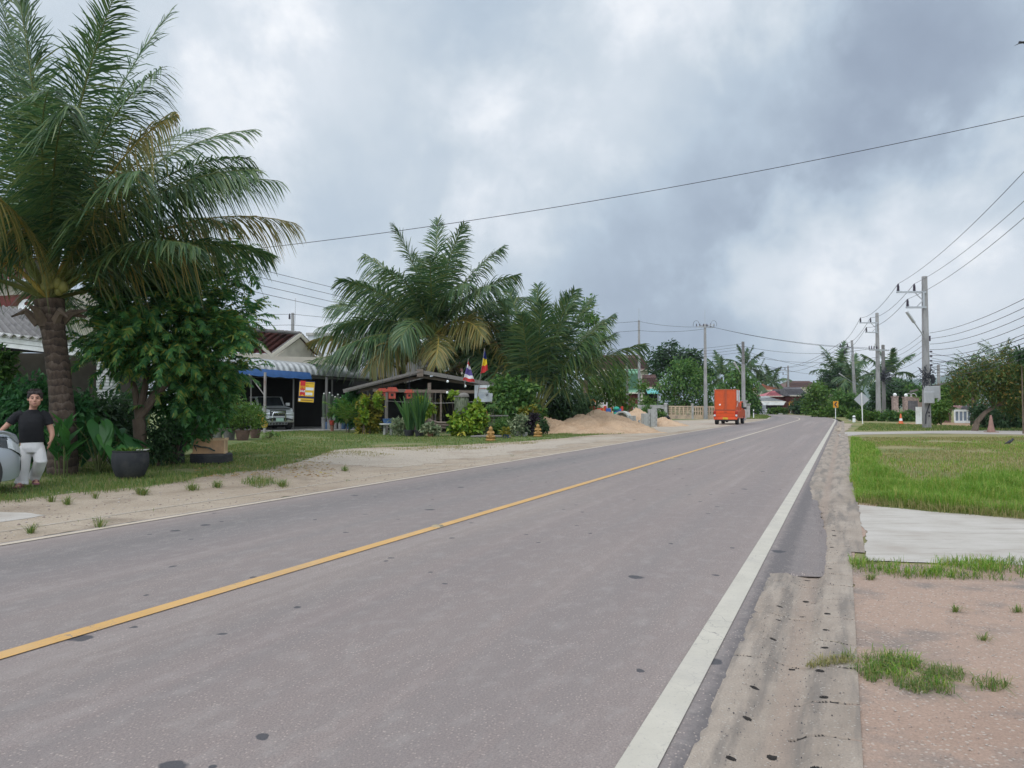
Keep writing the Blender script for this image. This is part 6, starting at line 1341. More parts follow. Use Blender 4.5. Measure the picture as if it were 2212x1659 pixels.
def person():
    b = gp(64, 1052); t = thing('person', 'person in black t-shirt and white trousers standing beside the silver car', 'person', (b.x, b.y + .02, 0), R(31))
    skin = mat('skin', (.44, .235, .165), .55, .06, 8); hx, hy, hz = .045, -.05, 1.525
    m = MB()
    m.ball((hx, hy + .012, hz + .03), (.085, .10, .118), 20, 16); m.ball((hx, hy - .022, hz - .045), (.076, .078, .088), 18, 14); m.ball((hx, hy - .055, hz - .095), (.042, .035, .03), 12, 8)
    m.tube([(hx, hy - .088, hz + .025), (hx, hy - .112, hz - .022)], [.010, .018], 8); m.ball((hx, hy - .108, hz - .026), (.022, .016, .014), 10, 8)
    for s in (-1, 1): m.ball((hx + s * .088, hy + .012, hz), (.014, .026, .034), 10, 8); m.ball((hx + s * .046, hy - .062, hz - .03), (.030, .03, .026), 10, 8)
    m.tube([(hx, hy - .092, hz - .068), (hx, hy - .094, hz - .07)], .016, 8)
    m.tube([(.01, .03, 1.30), (.02, .01, 1.38), (hx, hy + .01, 1.46)], [.075, .058, .056], 14)
    loft(m, [(.0, .03, .75, .15, .10), (0, .03, .95, .17, .12), (0, .02, 1.15, .18, .12), (0, .025, 1.28, .16, .09), (.01, .03, 1.33, .08, .06)])
    def hand(w, d, n, pose):
        """palm from wrist w along d, n = palm normal"""
        d = Vector(d).normalized(); n = Vector(n).normalized(); s = d.cross(n).normalized(); w = Vector(w)
        pc = w + d * .05; 
        for q in (-.026, -.009, .009, .026): m.tube([w + s * q * .5, pc + s * q, w + d * .092 + s * q * 1.15], [.016, .015, .011], 8)
        for q, l in ((-.032, .060), (-.011, .074), (.011, .070), (.030, .055)):
            k = w + d * .09 + s * q; j1 = k + (d + n * pose * .4).normalized() * l * .45; j2 = j1 + (d + n * pose * 1.0).normalized() * l * .32; j3 = j2 + (d + n * pose * 1.6).normalized() * l * .26; m.tube([k, j1, j2, j3], [.0095, .009, .0082, .0065], 8)
        b0 = w + d * .022 - s * .022; m.tube([b0, b0 - s * .03 + d * .032 + n * .012, b0 - s * .036 + d * .062 + n * .02], [.014, .011, .008], 8)
    m.tube([(-.19, .03, 1.27), (-.265, .02, 1.20), (-.35, .03, 1.09), (-.40, .0, 1.04), (-.45, -.06, .985)], [.062, .056, .047, .040, .028], 12); hand((-.45, -.06, .985), (-.7, -.7, -.35), (0, 0, -1), .25)
    m.tube([(.185, .03, 1.275), (.25, .02, 1.16), (.30, .0, .99), (.315, -.03, .90), (.295, -.06, .805)], [.062, .058, .048, .042, .028], 12); hand((.295, -.06, .805), (-.25, -.25, -1), (-1, .2, .1), .35)
    for s, hip, kn, an, toe in ((-1, (-.09, .03, .78), (-.09, .0, .45), (-.125, .02, .09), (-.20, -.20, .035)), (1, (.095, .03, .78), (.145, -.06, .47), (.055, .22, .12), (.09, .02, .075))):
        m.tube([hip, kn, an], [.085, .058, .042], 12); m.tube([Vector(an) + Vector((0, .05, -.045)), Vector(an) + Vector((0, -.02, -.04)), Vector(an).lerp(Vector(toe), .6) + Vector((0, 0, -.01)), toe], [.036, .042, .040, .026], 10)
        for q in range(5): p0 = Vector(toe) + Vector(((q - 2) * .017, .02 - .006 * abs(q - (1 if s > 0 else 3)), -.006)); m.tube([p0, p0 + Vector((0, -.035 + .005 * abs(q - 2), -.004))], [.011, .009], 8)
    HS = 1.16
    def big(o):
        for v in o.data.vertices:
            f = max(0, min(1, (v.co.z - 1.385) / .05)); k_ = 1 + (HS - 1) * f
            v.co.x = hx + (v.co.x - hx) * k_ if f else v.co.x; v.co.y = hy + (v.co.y - hy) * k_ if f else v.co.y; v.co.z = 1.41 + (v.co.z - 1.41) * (1 + (HS - 1.04) * f) if f else v.co.z
    o = m.build('body', skin, t, True); remesh(o, .0062, 3); big(o)
    # hair: short cap with a ragged edge
    m = MB(); m.ball((hx, hy + .028, hz + .052), (.101, .108, .108), 20, 14); m.tube([(hx, hy + .085, hz + .02), (hx, hy + .09, hz - .06)], [.075, .05], 12)
    g = np.random.default_rng(3)
    for i in range(46):
        a = g.uniform(0, 6.28); e = g.uniform(.25, 1.2); d = Vector((math.cos(a) * math.cos(e), math.sin(a) * math.cos(e), math.sin(e))); p = Vector((hx, hy + .028, hz + .052)) + Vector((d.x * .096, d.y * .102, d.z * .104)); m.tube([p, p + d * .012 + Vector((g.normal() * .016, g.normal() * .016, .006))], [.018, .007], 6)
    for i in range(9): x = -.075 + i * .0188; m.tube([(hx + x, hy - .045, hz + .118), (hx + x * 1.05 + g.normal() * .006, hy - .083 + abs(x) * .25, hz + .072 + g.uniform(-.006, .012))], [.020, .008], 6)
    for s in (-1, 1): m.tube([(hx + s * .088, hy - .01, hz + .06), (hx + s * .094, hy - .012, hz + .005)], [.02, .010], 6)
    o = m.build('hair', mat('dark brown hair', (.018, .010, .009), .6, .35, 30), t, True); remesh(o, .006, 1); big(o)
    dk = mat('dark lashes', (.03, .018, .015), .6)
    for s in (-1, 1):
        m = MB(); m.ball((hx + s * .034, hy - .083, hz + .010), (.016, .010, .0055), 10, 6); big(m.build('eye', dk, t, True))
        m = MB(); m.tube([(hx + s * .016, hy - .092, hz + .028), (hx + s * .036, hy - .090, hz + .036), (hx + s * .055, hy - .075, hz + .030)], [.004, .005, .003], 6); big(m.build('eyebrow', dk, t, True))
    m = MB(); m.tube([(hx - .028, hy - .086, hz - .076), (hx, hy - .097, hz - .072), (hx + .028, hy - .086, hz - .076)], [.004, .0075, .004], 8); big(m.build('mouth', mat('lips', (.27, .10, .085), .5), t, True))
    m = MB()
    loft(m, [(.01, .03, .775, .188, .135), (.01, .03, .80, .195, .142), (.0, .02, .92, .188, .150), (-.005, .01, 1.03, .19, .155), (-.005, .01, 1.14, .195, .148), (.0, .02, 1.22, .198, .125), (.0, .03, 1.285, .175, .098), (.01, .025, 1.33, .105, .08), (.015, .02, 1.355, .075, .068)], 28)
    m.tube([(-.13, .03, 1.275), (-.22, .025, 1.245), (-.29, .02, 1.165), (-.325, .022, 1.115)], [.08, .078, .074, .076], 14); m.tube([(.13, .03, 1.28), (.205, .025, 1.25), (.25, .015, 1.16), (.272, .01, 1.085)], [.08, .078, .075, .077], 14)
    o = m.build('t_shirt', mat('black cotton', (.010, .010, .012), .9, .2, 5, bmp=.05, stretch=(1, 1, .6)), t, True); remesh(o, .009, 5)
    m = MB(); wh = mat('white trousers', (.66, .64, .64), .85, .06, 6, bmp=.06, stretch=(1, 1, .45))
    loft(m, [(.02, .03, .60, .172, .135), (.015, .03, .68, .180, .142), (.01, .03, .80, .172, .13)], 24)
    m.tube([(-.075, .03, .70), (-.085, .01, .55), (-.09, .0, .42), (-.105, .01, .25), (-.125, .02, .12), (-.135, .015, .055)], [.105, .098, .088, .090, .102, .112], 16)
    m.tube([(.10, .03, .70), (.125, -.01, .57), (.145, -.05, .45), (.115, .04, .32), (.075, .15, .21), (.05, .20, .135)], [.105, .108, .106, .100, .098, .098], 16)
    o = m.build('trousers', wh, t, True); remesh(o, .009, 4)
    sm = mat('pink purple sandal', (.25, .10, .13), .7, .2, 10)
    for c, z, nm in (((-.175, -.11), .012, 'sandal'), ((.08, .09), .045, 'sandal')):
        m = MB(); ang = R(-18 if c[0] < 0 else 10); m.rbox((c[0], c[1], z), (.095, .25, .022), .01, ang); d = Vector((math.sin(-ang) * -1, 0, 0))
        for s in (-1, 1): m.tube([(c[0] + s * .045, c[1] + .02, z + .01), (c[0] + s * .035, c[1] - .02, z + .052), (c[0] - .01, c[1] - .07, z + .05)], [.012, .013, .010], 6)
        m.build(nm, sm, t)
person()
# ------------------------------------------------------------------ small things in the yard
def px_h(px, y0, y1, Y): return (y1 - y0) * mpp(Y)
def lathe_thing(name, label, cat, loc, prof, m_, part='body', group=None, n=28):
    t = thing(name, label, cat, loc, 0, group); m = MB(); m.lathe(prof, n); m.build(part, m_, t, True); return t
# big black pot made from a turned-out tyre
p = gp(281, 1034); r = 36 * mpp(p.y)
t = thing('planter', 'big round black rubber planter full of weeds on the lawn', 'planter', p); m = MB()
m.lathe([(r * .55, 0), (r * .80, .07), (r * .98, .22), (r * 1.04, .36), (r * 1.02, .46), (r * .97, .52), (r * 1.0, .54), (r * .99, .555), (r * .9, .55), (r * .88, .46)], 36); m.build('bowl', M['rubber'], t, True)
m = MB(); m.lathe([(r * .86, .45), (r * .5, .475), (.02, .48)], 20); m.build('soil', M['bark'], t, True)
g = np.random.default_rng(12); a = g.uniform(0, 6.28, 260); rr = r * .85 * np.sqrt(g.random(260)); P = np.stack([rr * np.cos(a), rr * np.sin(a), np.full(260, .47) + .06 * g.random(260)], 1)
V, F = leaf_geo(P, np.stack([np.cos(a), np.sin(a), g.uniform(.3, 1.4, 260)], 1), np.tile([0, 0, 1.0], (260, 1)), g.uniform(.06, .14, 260), g.uniform(.03, .06, 260)); mesh_np('foliage', V, F, LF['bright'], t)
m = MB(); m.slab([(.12, -.18, .57), (.36, -.1, .565), (.33, .1, .575), (.14, .08, .57)], .008); m.build('plastic_sheet', M['concrete'], t)
p = gp(222, 998); t = thing('tree_stump', 'grey tree stump left of the big black planter', 'stump', (p.x - .1, p.y + .15, 0)); m = MB(); n = 26
prof = [(.37, 0), (.30, .06), (.24, .14), (.225, .26), (.215, .30), (.02, .305)]
for i, (rr_, z) in enumerate(prof): m.v += [((rr_ * (1 + .13 * math.sin(5 * q * 2 * math.pi / n + 1) * (1 - z * 2)) * math.cos(q * 2 * math.pi / n)), rr_ * (1 + .13 * math.sin(5 * q * 2 * math.pi / n + 1) * (1 - z * 2)) * math.sin(q * 2 * math.pi / n), z) for q in range(n)]
for i in range(len(prof) - 1):
    for q in range(n): m.f.append((i * n + q, i * n + (q + 1) % n, (i + 1) * n + (q + 1) % n, (i + 1) * n + q)); m.m.append(0)
m.build('trunk', mat('grey brown stump', (.19, .14, .105), .95, .4, 9, stretch=(1, 1, .3), bmp=.02), t, True)
def tyre(label, px, py, r, h):
    p = gp(px, py); t = thing('old_tyre', label, 'tyre', (p.x, p.y + r * .8, 0)); m = MB(); pr = [(r * .58, .0), (r * .93, 0), (r * .98, h * .12)]
    for k in range(4): z = h * (.2 + .18 * k); pr += [(r, z), (r, z + h * .12), (r * .975, z + h * .14), (r * .975, z + h * .16)]
    pr += [(r * .97, h * .95), (r * .92, h), (r * .60, h), (r * .57, h * .9)]; m.lathe(pr, 44); m.build('tread', M['rubber'], t); return t
tt = tyre('old tyre lying flat under the plywood crate', 443, 1003, .50, .25)
p = tt.location; t = thing('crate', 'plywood crate on its side with slatted end on the old tyre', 'crate', (p.x - .02, p.y - .05, .255), R(14)); m = MB(); w, d, h = .72, .5, .33
M['ply'] = mat('plywood', (.46, .28, .15), .8, .16, 3, dirt=(.32, .20, .12)); M['slat'] = mat('pale slat wood', (.5, .35, .21), .8, .16, 4)
m.box((0, -d / 2, h / 2), (w, .015, h)); m.box((-.05, 0, .01), (w, d, .015)); m.box((0, d / 2, h / 2), (w, .015, h)); m.box((-w / 2, 0, h / 2), (.015, d - .03, h)); m.build('panel', M['ply'], t)
m = MB(); m.box((-.06, -d / 2 - .012, h + .012), (w + .3, .03, .045)); m.box((0, d / 2, h + .012), (w + .1, .03, .045))
for k in range(5): m.box((w / 2 + .01, -d / 2 + d * k / 4, h / 2), (.03, .045, h))
m.box((w / 2 + .012, 0, h + .014), (.04, d + .06, .05)); m.box((w / 2 + .012, 0, .02), (.04, d + .06, .05)); m.build('slat', M['slat'], t)
t = thing('garden_hose', 'coiled dark green hose hanging on the plywood crate', 'hose', (p.x, p.y - .05, .25)); m = MB(); pts = [(-.24, -.30, .36), (-.26, -.31, .2), (-.22, -.32, .07)]
for k in range(30): a_ = math.pi + k * .42; pts.append((-.02 + .26 * math.cos(a_), -.33 - .002 * k, .05 + .15 * abs(math.sin(a_ * .5)) + .012 * (k % 3)))
m.tube([Vector(q) for q in pts], .012, 6); m.build('tube', mat('dark green hose', (.02, .045, .035), .5), t, True)
p = gp(384, 1003); t = thing('plank', 'dark weathered plank leaning upright against the shrub', 'plank', p); m = MB(); m.prism([(-.16, 0), (.15, 0), (.09, .62), (.02, .86), (-.06, .88), (-.12, .5)], 0, .05, Matrix.Rotation(R(-9), 4, 'X')); m.build('board', mat('dark board', (.05, .045, .05), .9, .3, 4, stretch=(1, 1, .2)), t)
for k, dx in enumerate((-.22, -.31)):
    m = MB(); m.tube([(0, 0, 0), (.03, .02, .6), (.0 + .1 * k, .05, 1.5)], [.035, .03, .015], 7); o = m.build('dead_stem', M['bark'], None, True); o.location = (p.x + dx, p.y + .1, 0); props(o, 'thin bare brown stem standing next to the dark plank', 'stem', 'bare stems beside the plank')
def crate_pot(px, py, r, h, kind, label, lf, nb, bl=None, cat='potted plant', name='potted_plant', size=.12, Y=None, group=None, taper=.72, belly=0, stem=True):
    b = gp(px, py) if Y is None else gx(px, Y); Y_ = b.y; t = thing(name, label, cat, b, 0, group); pot(t, r, h, kind, taper, belly)
    g = np.random.default_rng(int(px * 3 + py)); B = px_blobs(bl, Y_, b, .4); crown('foliage', B, nb, size, lf, t, g, .5, 10, .33, .2)
    if stem:
        m = MB()
        for q in sorted(B, key=lambda q: -q[3])[:4]: m.tube([(g.normal() * r * .2, g.normal() * r * .2, h * .85), (q[0] * .5, q[1] * .5, (h + q[2]) * .5), q[:3]], [.02, .014, .006], 5)
        m.build('stem', M['bark'], t, True)
    return t
crate_pot(524, 951, .30, .42, 'clay', 'large brown clay pot with bushy bright green plant by the pickup', 'bright', 1700, [(515, 905, 26), (545, 898, 24), (530, 885, 18), (500, 895, 18), (555, 912, 14)], size=.10, belly=.05)
crate_pot(551, 946, .25, .38, 'clay', 'smaller brown clay pot beside the large clay pot', 'bright', 900, [(560, 900, 16), (552, 915, 14), (548, 885, 12)], size=.10, belly=.05)
crate_pot(468, 950, .30, .5, 'concrete', 'cream urn-shaped pot behind the crate', 'tree', 800, [(465, 905, 22), (480, 895, 18), (450, 915, 16)], size=.13, belly=-.08)
crate_pot(495, 950, .30, .5, 'grey', 'grey urn-shaped pot between cream urn and clay pot', 'croton', 800, [(492, 898, 20), (482, 885, 16), (505, 905, 12)], size=.11, belly=-.08)
crate_pot(440, 968, .30, .42, 'black', 'black pot with leafy plant behind the crate', 'dark', 700, [(430, 925, 22), (450, 930, 16), (420, 945, 14)], size=.13)
crate_pot(235, 985, .30, .32, 'blue', 'blue tub in the shade behind the planter', 'fern', 300, [(240, 962, 16), (225, 968, 12)], size=.1, stem=False)
crate_pot(275, 975, .2, .26, 'red', 'small red brown pot in the shade at the tree foot', 'dark', 150, [(275, 955, 9)], size=.08, stem=False)
crate_pot(165, 985, .36, .34, 'black', 'black tub of plants beside the tree stump', 'fern', 500, [(160, 950, 26), (185, 955, 18)], size=.14, stem=False)
crate_pot(255, 1002, .3, .2, 'grey', 'grey basin against the big black planter', 'bright', 200, [(250, 982, 12)], size=.1, stem=False)
# yellow flower and broad leaves by the clay pots
b = gp(580, 947); t = thing('pumpkin_flower', 'big yellow flower above broad green leaves near the pickup', 'flower', b); g = np.random.default_rng(4); bigleaves(t, 12, .35, .24, 'bright', g, 0, .55)
for c in ((-.2, -.05, .62), (-.42, .1, .95)):
    V = []; F = []; 
    for i in range(11):
        a_ = 2 * math.pi * i / 10
        for k, (r_, z_) in enumerate(((.03, -.1), (.09, .0), (.19, .06))): V.append((c[0] + r_ * math.cos(a_) * (1 + .15 * math.sin(5 * a_)), c[1] - .3 * z_ - r_ * math.sin(a_) * .4, c[2] + z_ * .4 + r_ * math.sin(a_)))
    for i in range(10):
        for k in (0, 1): F.append((i * 3 + k, i * 3 + k + 1, i * 3 + k + 4, i * 3 + k + 3))
    mesh_np('petals', V, np.array(F), leafmat('yellow petal', [(.52, .33, .06), (.62, .42, .10)]) if 'yellow petal' not in bpy.data.materials else bpy.data.materials['yellow petal'], t, True)
# sale board
def text_mesh(name, body, size, m_, parent, loc, rot, ext=.004, sx=1.0, bold=0.0):
    cu = bpy.data.curves.new(name, 'FONT'); cu.body = body; cu.size = size; cu.align_x = 'CENTER'; cu.align_y = 'CENTER'; cu.extrude = ext; cu.offset = bold
    o = bpy.data.objects.new(name, cu); COL.objects.link(o); dg = bpy.context.evaluated_depsgraph_get(); me = bpy.data.meshes.new_from_object(o.evaluated_get(dg)); bpy.data.objects.remove(o)
    me.materials.clear(); me.materials.append(m_); o = bpy.data.objects.new(name, me); link(o, parent); o.location = loc; o.rotation_euler = rot; o.scale = (sx, 1, 1); return o
def sale_sign():
    Y = 43.0; c = at(662.5, 846, Y); t = thing('sale_sign', 'yellow and red SALE board hanging on the carport post', 'sign', c, R(12)); k = mpp(Y); w, h = 33.5 * k, 46 * k
    yel = mat('sign yellow', (.66, .40, .02), .6, .05); red = mat('sign red', (.52, .02, .025), .6, .05); nav = mat('sign navy', (.02, .022, .08), .6, .05); wt = mat('sign white', (.66, .66, .68), .6, .04)
    tilt = Matrix.Rotation(R(3.5), 4, 'Y'); root = t
    m = MB(); m.box((0, 0, 0), (w, .03, h)); bd = m.build('board', nav, t); 
    def rect(name, x0, x1, z0, z1, mm, d=.020): m = MB(); m.box(((x0 + x1) / 2 * w, -d, (z0 + z1) / 2 * h), ((x1 - x0) * w, .008, (z1 - z0) * h)); return m.build(name, mm, t)
    rect('yellow_panel', -.47, .46, -.22, .45, yel); rect('red_band', -.42, -.10, -.22, .5, red, .025); rect('white_box', -.07, .42, .07, .20, wt, .025); rect('white_box', -.07, .36, -.16, -.04, wt, .025)
    rect('footer', -.49, .47, -.49, -.32, yel); rect('logo', -.47, -.36, -.45, -.35, wt, .026)
    for z, x0, x1 in ((.385, -.07, .42), (.27, -.07, .12), (-.005, -.07, -.02)): rect('small_print', x0, x1, z - .012, z + .012, mat('print brown', (.30, .16, .03), .6) if 'print brown' not in bpy.data.materials else bpy.data.materials['print brown'], .026)
    rect('small_print', -.30, .40, -.43, -.38, bpy.data.materials['print brown'], .026)
    text_mesh('thai_word', 'ขาย', .215 * h, yel, t, (-.26 * w, -.034, .205 * h), (R(90), 0, 0), .002, .72, .004)
    text_mesh('sale_word', 'SALE', .13 * h, wt, t, (-.26 * w, -.034, .015 * h), (R(90), 0, 0), .002, .86, .006)
    m = MB(); m.prism([(-.40 * w, -.215 * h), (-.12 * w, -.215 * h), (-.26 * w, -.14 * h)], -.034, -.03); m.build('notch', yel, t)
    t.rotation_euler = (0, R(3), R(12))
sale_sign()
# potted plants and clutter in front of the carport and the hut
YH = 40.0
def barrel(px, py, r, h, label):
    b = gp(px, py); t = thing('barrel', label, 'barrel', b, 0, 'blue plastic barrels'); m = MB(); pr = [(r * .9, 0)]
    for k in range(4): z = h * (.06 + .22 * k); pr += [(r * .97, z), (r * 1.02, z + h * .06), (r * .97, z + h * .12)]
    pr += [(r * .97, h * .95), (r * .9, h), (r * .8, h), (r * .8, h * .85)]; m.lathe(pr, 22); m.build('body', POTS['blue'], t, True); return t
barrel(706, 929, .20, .50, 'blue plastic barrel beside the red flower pot'); barrel(739, 929, .22, .42, 'wide blue ribbed tub left of the leafy climber'); barrel(755, 929, .18, .42, 'narrow blue ribbed tub beside the wide blue tub')
crate_pot(718, 930, .17, .26, 'red', 'red flower pot on top of a stand next to the blue barrel', 'bright', 250, [(716, 892, 9), (722, 886, 8)], size=.14, Y=44.5); COL.objects[-1]
bush('shrub', 'broad leafed shrub growing from blue tubs before the canopy end', 'shrub', 752, 42.5, [(745, 880, 18), (762, 870, 17), (750, 858, 13), (770, 885, 14), (738, 895, 12), (758, 900, 14)], 700, .34, 'broad', None, None, .4)
t = thing('palm_sapling', 'young palm with upright bright green fronds beside the hut roof end', 'plant', gx(748, 41.5)); g = np.random.default_rng(3)
for i in range(9): frond(t, (0, 0, .5), i * 137.5, 80 - 4 * i, 1.7, 45, False, 22, .5, .06, .3, g.normal() * 20, g, 0, .015, lf='bright')
for i, (px, h_) in enumerate(((700, 1.45), (706, 1.3), (712, 1.5), (718, 1.35), (724, 1.25), (730, 1.4), (736, 1.2))):
    t = thing('column_cactus', 'tall grey-green column cactus in the row under the canopy edge', 'cactus', gx(px, 46.5 + .3 * (i % 2)), 0, 'row of column cacti'); m = MB(); n = 16; V = []; z0 = .75
    rows = [(0, .09), (.5, .10), (h_ * .8, .10), (h_ * .95, .07), (h_, .02)]
    for z, r_ in rows: V += [((r_ * (1 + .16 * (q % 2))) * math.cos(q * 2 * math.pi / n), (r_ * (1 + .16 * (q % 2))) * math.sin(q * 2 * math.pi / n), z0 + z) for q in range(n)]
    F = [(j * n + q, j * n + (q + 1) % n, (j + 1) * n + (q + 1) % n, (j + 1) * n + q) for j in range(4) for q in range(n)]; m.add(V, F); m.build('stem', mat('cactus', (.085, .11, .075), .8, .2) if 'cactus' not in bpy.data.materials else bpy.data.materials['cactus'], t)
    pot(t, .15, .78, 'black' if i % 2 else 'grey', .9); m = MB(); m.ball((0, 0, z0 + h_), .055, 8, 6); m.build('tip', M['white'], t, True)
bush('climber', 'climbing vine with yellow-green leaves on a trunk left of the hut post', 'vine', 798, 39.6, [(787, 865, 10), (786, 880, 11), (788, 895, 11), (786, 910, 11), (790, 925, 11), (800, 878, 13), (802, 895, 13), (803, 912, 12), (815, 862, 10), (818, 875, 9), (817, 890, 9), (778, 930, 9), (812, 925, 10)], 1100, .20, 'croton', None, None, .75, 3)
bush('climber', 'lime coloured vine streak on the same trunk, brightest leaves', 'vine', 788, 39.2, [(787, 868, 6), (786, 880, 6), (788, 893, 6), (789, 905, 5), (816, 862, 5), (817, 874, 5)], 260, .20, 'lime', None, None, .75, 2)
crate_pot(812, 936, .16, .24, 'grey', 'small grey pot at the foot of the climber', 'dark', 160, [(812, 918, 8)], size=.14)
# stool table and bowl
b = gp(838, 940); k = mpp(b.y); t = thing('stone_table', 'round concrete garden table with a blue bowl on it', 'table', b); m = MB(); m.lathe([(.40, .50), (.43, .52), (.43, .57), (.40, .585)], 26); m.build('tabletop', POTS['concrete'], t, True)
for s_ in (-1, 1): m = MB(); m.box((s_ * .16, 0, .25), (.12, .3, .52), taper=.8); m.build('leg', POTS['concrete'], t)
t2 = thing('bowl', 'blue and white glazed bowl on the round concrete table', 'bowl', (b.x, b.y, .585)); m = MB(); m.lathe([(.20, 0), (.25, .12), (.27, .22), (.28, .235), (.25, .23), (.2, .1)], 24); m.build('body', mat('blue glaze', (.06, .12, .26), .25, .35, 14), t2, True)
def bladepot(px, py, label, n, L, r, h, kind='black', lf='blade', w=.07, spread=.3):
    b = gp(px, py); t = thing('potted_plant', label, 'potted plant', b); pot(t, r, h, kind); blades(t, n, L, w, lf, np.random.default_rng(int(px)), h * .85, spread, r * .7, .4); return t
bladepot(884, 943, 'black tub of dark sword-leaved plants, left of the two before the hut', 34, 1.75, .26, .32, w=.13, spread=.30)
bladepot(907, 943.5, 'black tub of bright tall sword-leaved plants before the hut', 44, 2.0, .26, .30, lf='blade', w=.09, spread=.26)
bush('shrub', 'lime leaved plant rising behind the sword-leaved tubs', 'shrub', 912, 39.4, [(905, 866, 10), (915, 870, 11), (925, 878, 10), (912, 882, 10), (922, 890, 10)], 420, .2, 'lime', None, None, .7)
crate_pot(930, 944, .17, .28, 'terracotta', 'terracotta pot with pale variegated leaves before the hut door', 'varieg', 300, [(930, 925, 10), (940, 928, 8), (922, 928, 7)], size=.2)
bush('shrub', 'pale variegated shrub beside the round concrete table', 'shrub', 862, 37.0, [(860, 915, 12), (870, 922, 12), (856, 928, 12), (872, 932, 11)], 480, .17, 'varieg', None, None, .4)
bush('shrub', 'big lime green leafy plant before the hut, under the grey moss basket', 'shrub', 1010, 36.8, [(1015, 890, 14), (1030, 905, 18), (1005, 912, 20), (1035, 888, 12), (990, 920, 15), (1020, 922, 18), (1045, 912, 10), (1000, 935, 12), (985, 905, 9), (1025, 875, 9)], 900, .24, 'lime', None, None, .75)
bush('shrub', 'dark green underside growth of the lime plant', 'shrub', 1008, 37.4, [(1000, 925, 20), (1020, 930, 18), (985, 930, 14), (1035, 925, 14)], 500, .24, 'broad', None, None, .7)
bush('shrub', 'small lime plant beside the moss basket rim', 'shrub', 985, 38.6, [(983, 852, 7), (976, 856, 6), (990, 858, 6)], 130, .2, 'lime', None, None, .7, base=gx(985, 38.6))
# moss basket on a post
b = gx(997, 36.9); k = mpp(36.9); t = thing('hanging_moss', 'grey-green curtain of hanging moss on a frame before the hut', 'moss', b); g = np.random.default_rng(6); n = 900; a = g.uniform(0, 6.28, n); rr = .34 * (1 - .15 * g.random(n)); zt = at(0, 857, 36.9).z
P = np.stack([rr * np.cos(a), rr * np.sin(a) * .6, zt - g.uniform(0, .75, n) * (1 + .2 * np.sin(a * 5))], 1); V, F = leaf_geo(P, np.stack([.1 * np.cos(a), .1 * np.sin(a), -np.ones(n)], 1), np.stack([np.cos(a), np.sin(a), np.zeros(n)], 1), g.uniform(.15, .32, n), np.full(n, .035)); mesh_np('strands', V, F, LF['moss'], t)
m = MB(); m.tube([(.35 * math.cos(q), .22 * math.sin(q), zt + .01) for q in np.linspace(0, 2 * math.pi, 20)], .03, 6); m.ball((.1, .1, zt + .05), (.26, .2, .15)); m.tube([(0, 0, 0), (0, 0, zt)], .05, 8); m.build('frame', M['wood_grey'], t, True)
t = thing('plant', 'low plant with bright yellow leaves at the lawn edge', 'plant', gp(996, 945)); bigleaves(t, 9, .26, .19, 'yellow', np.random.default_rng(9), 0, .22, wide=.9)
# carved driftwood bench
b = gp(958, 941); t = thing('wood_bench', 'curved driftwood bench under the hut roof', 'bench', (b.x, b.y + .6, 0)); m = MB(); 
for k_, z in enumerate((.62, .5, .38)): m.tube([(-.75, 0, z + .12), (-.3, -.1, z), (.35, -.05, z - .02), (.8, .1, z + .06)], [.04, .06, .06, .03], 8)
m.build('seat', M['wood'], t, True)
for s_ in (-1, 1): m = MB(); m.tube([(s_ * .55, -.1, 0), (s_ * .4, -.05, .25), (s_ * .2, 0, .42)], [.09, .07, .06], 8); m.build('leg', M['wood_grey'], t, True)
# poster
def poster():
    c = at(1044, 850, 39.6); t = thing('poster', 'white cloth poster with red lettering strip and grey plant drawing on the hut', 'poster', c, R(6)); k = mpp(39.6); w, h = 38 * k, 36 * k
    V = []; F = []; n = 14
    for i in range(n + 1):
        for j in range(n + 1):
            u, v = i / n - .5, j / n - .5; V.append((u * w * (1 + .14 * (v + .5) * (u > 0)) , -.02 * math.sin(9 * u) - .03 * math.sin(5 * u + 6 * v), v * h + .03 * u * (u > .2)))
    for i in range(n):
        for j in range(n): F.append((i * (n + 1) + j, i * (n + 1) + j + 1, (i + 1) * (n + 1) + j + 1, (i + 1) * (n + 1) + j))
    mesh_np('cloth', V, np.array(F), mat('grey white poster', (.50, .52, .52), .8, .10, 6, dirt=(.40, .43, .47), dscale=3), t, True)
    red = mat('brick red print', (.30, .10, .06), .7); dk = mat('charcoal print', (.10, .11, .12), .8)
    m = MB(); x = -.26
    for i in range(9):
        z = .30; s = .05 if i != 5 else .085
        m.box((x * w, -.07, z * h), (.045 * w, .006, s * h * 1.2)); m.box((x * w, -.073, z * h), (.02 * w, .008, s * h * .5)); x += .062
    m.build('lettering', red, t)
    m = MB()
    for a_ in (35, 55, 75, 95, 115, 130): m.prism([(.18 * w, -.16 * h), (.18 * w + .30 * w * math.cos(R(a_)) * .9, -.16 * h + .36 * h * math.sin(R(a_))), (.20 * w + .05 * w * math.cos(R(a_)), -.12 * h)], -.073, -.068)
    m.build('drawing', dk, t)
    m = MB()
    for z in (.05, -.04, -.13, -.22): 
        for q in range(5): m.box((-.28 * w + .075 * w * q, -.07, z * h), (.05 * w, .006, .02 * h))
    m.box((.2 * w, -.07, -.32 * h), (.34 * w, .006, .012 * h)); m.box((.2 * w, -.07, -.42 * h), (.34 * w, .006, .012 * h)); m.build('small_lines', mat('faded blue grey print', (.24, .28, .33), .8), t)
    m = MB(); m.box((0, .05, h * .5), (w * 1.08, .05, .05)); m.box((0, .05, -h * .5), (w, .04, .04)); m.build('batten', M['wood_grey'], t)
poster()
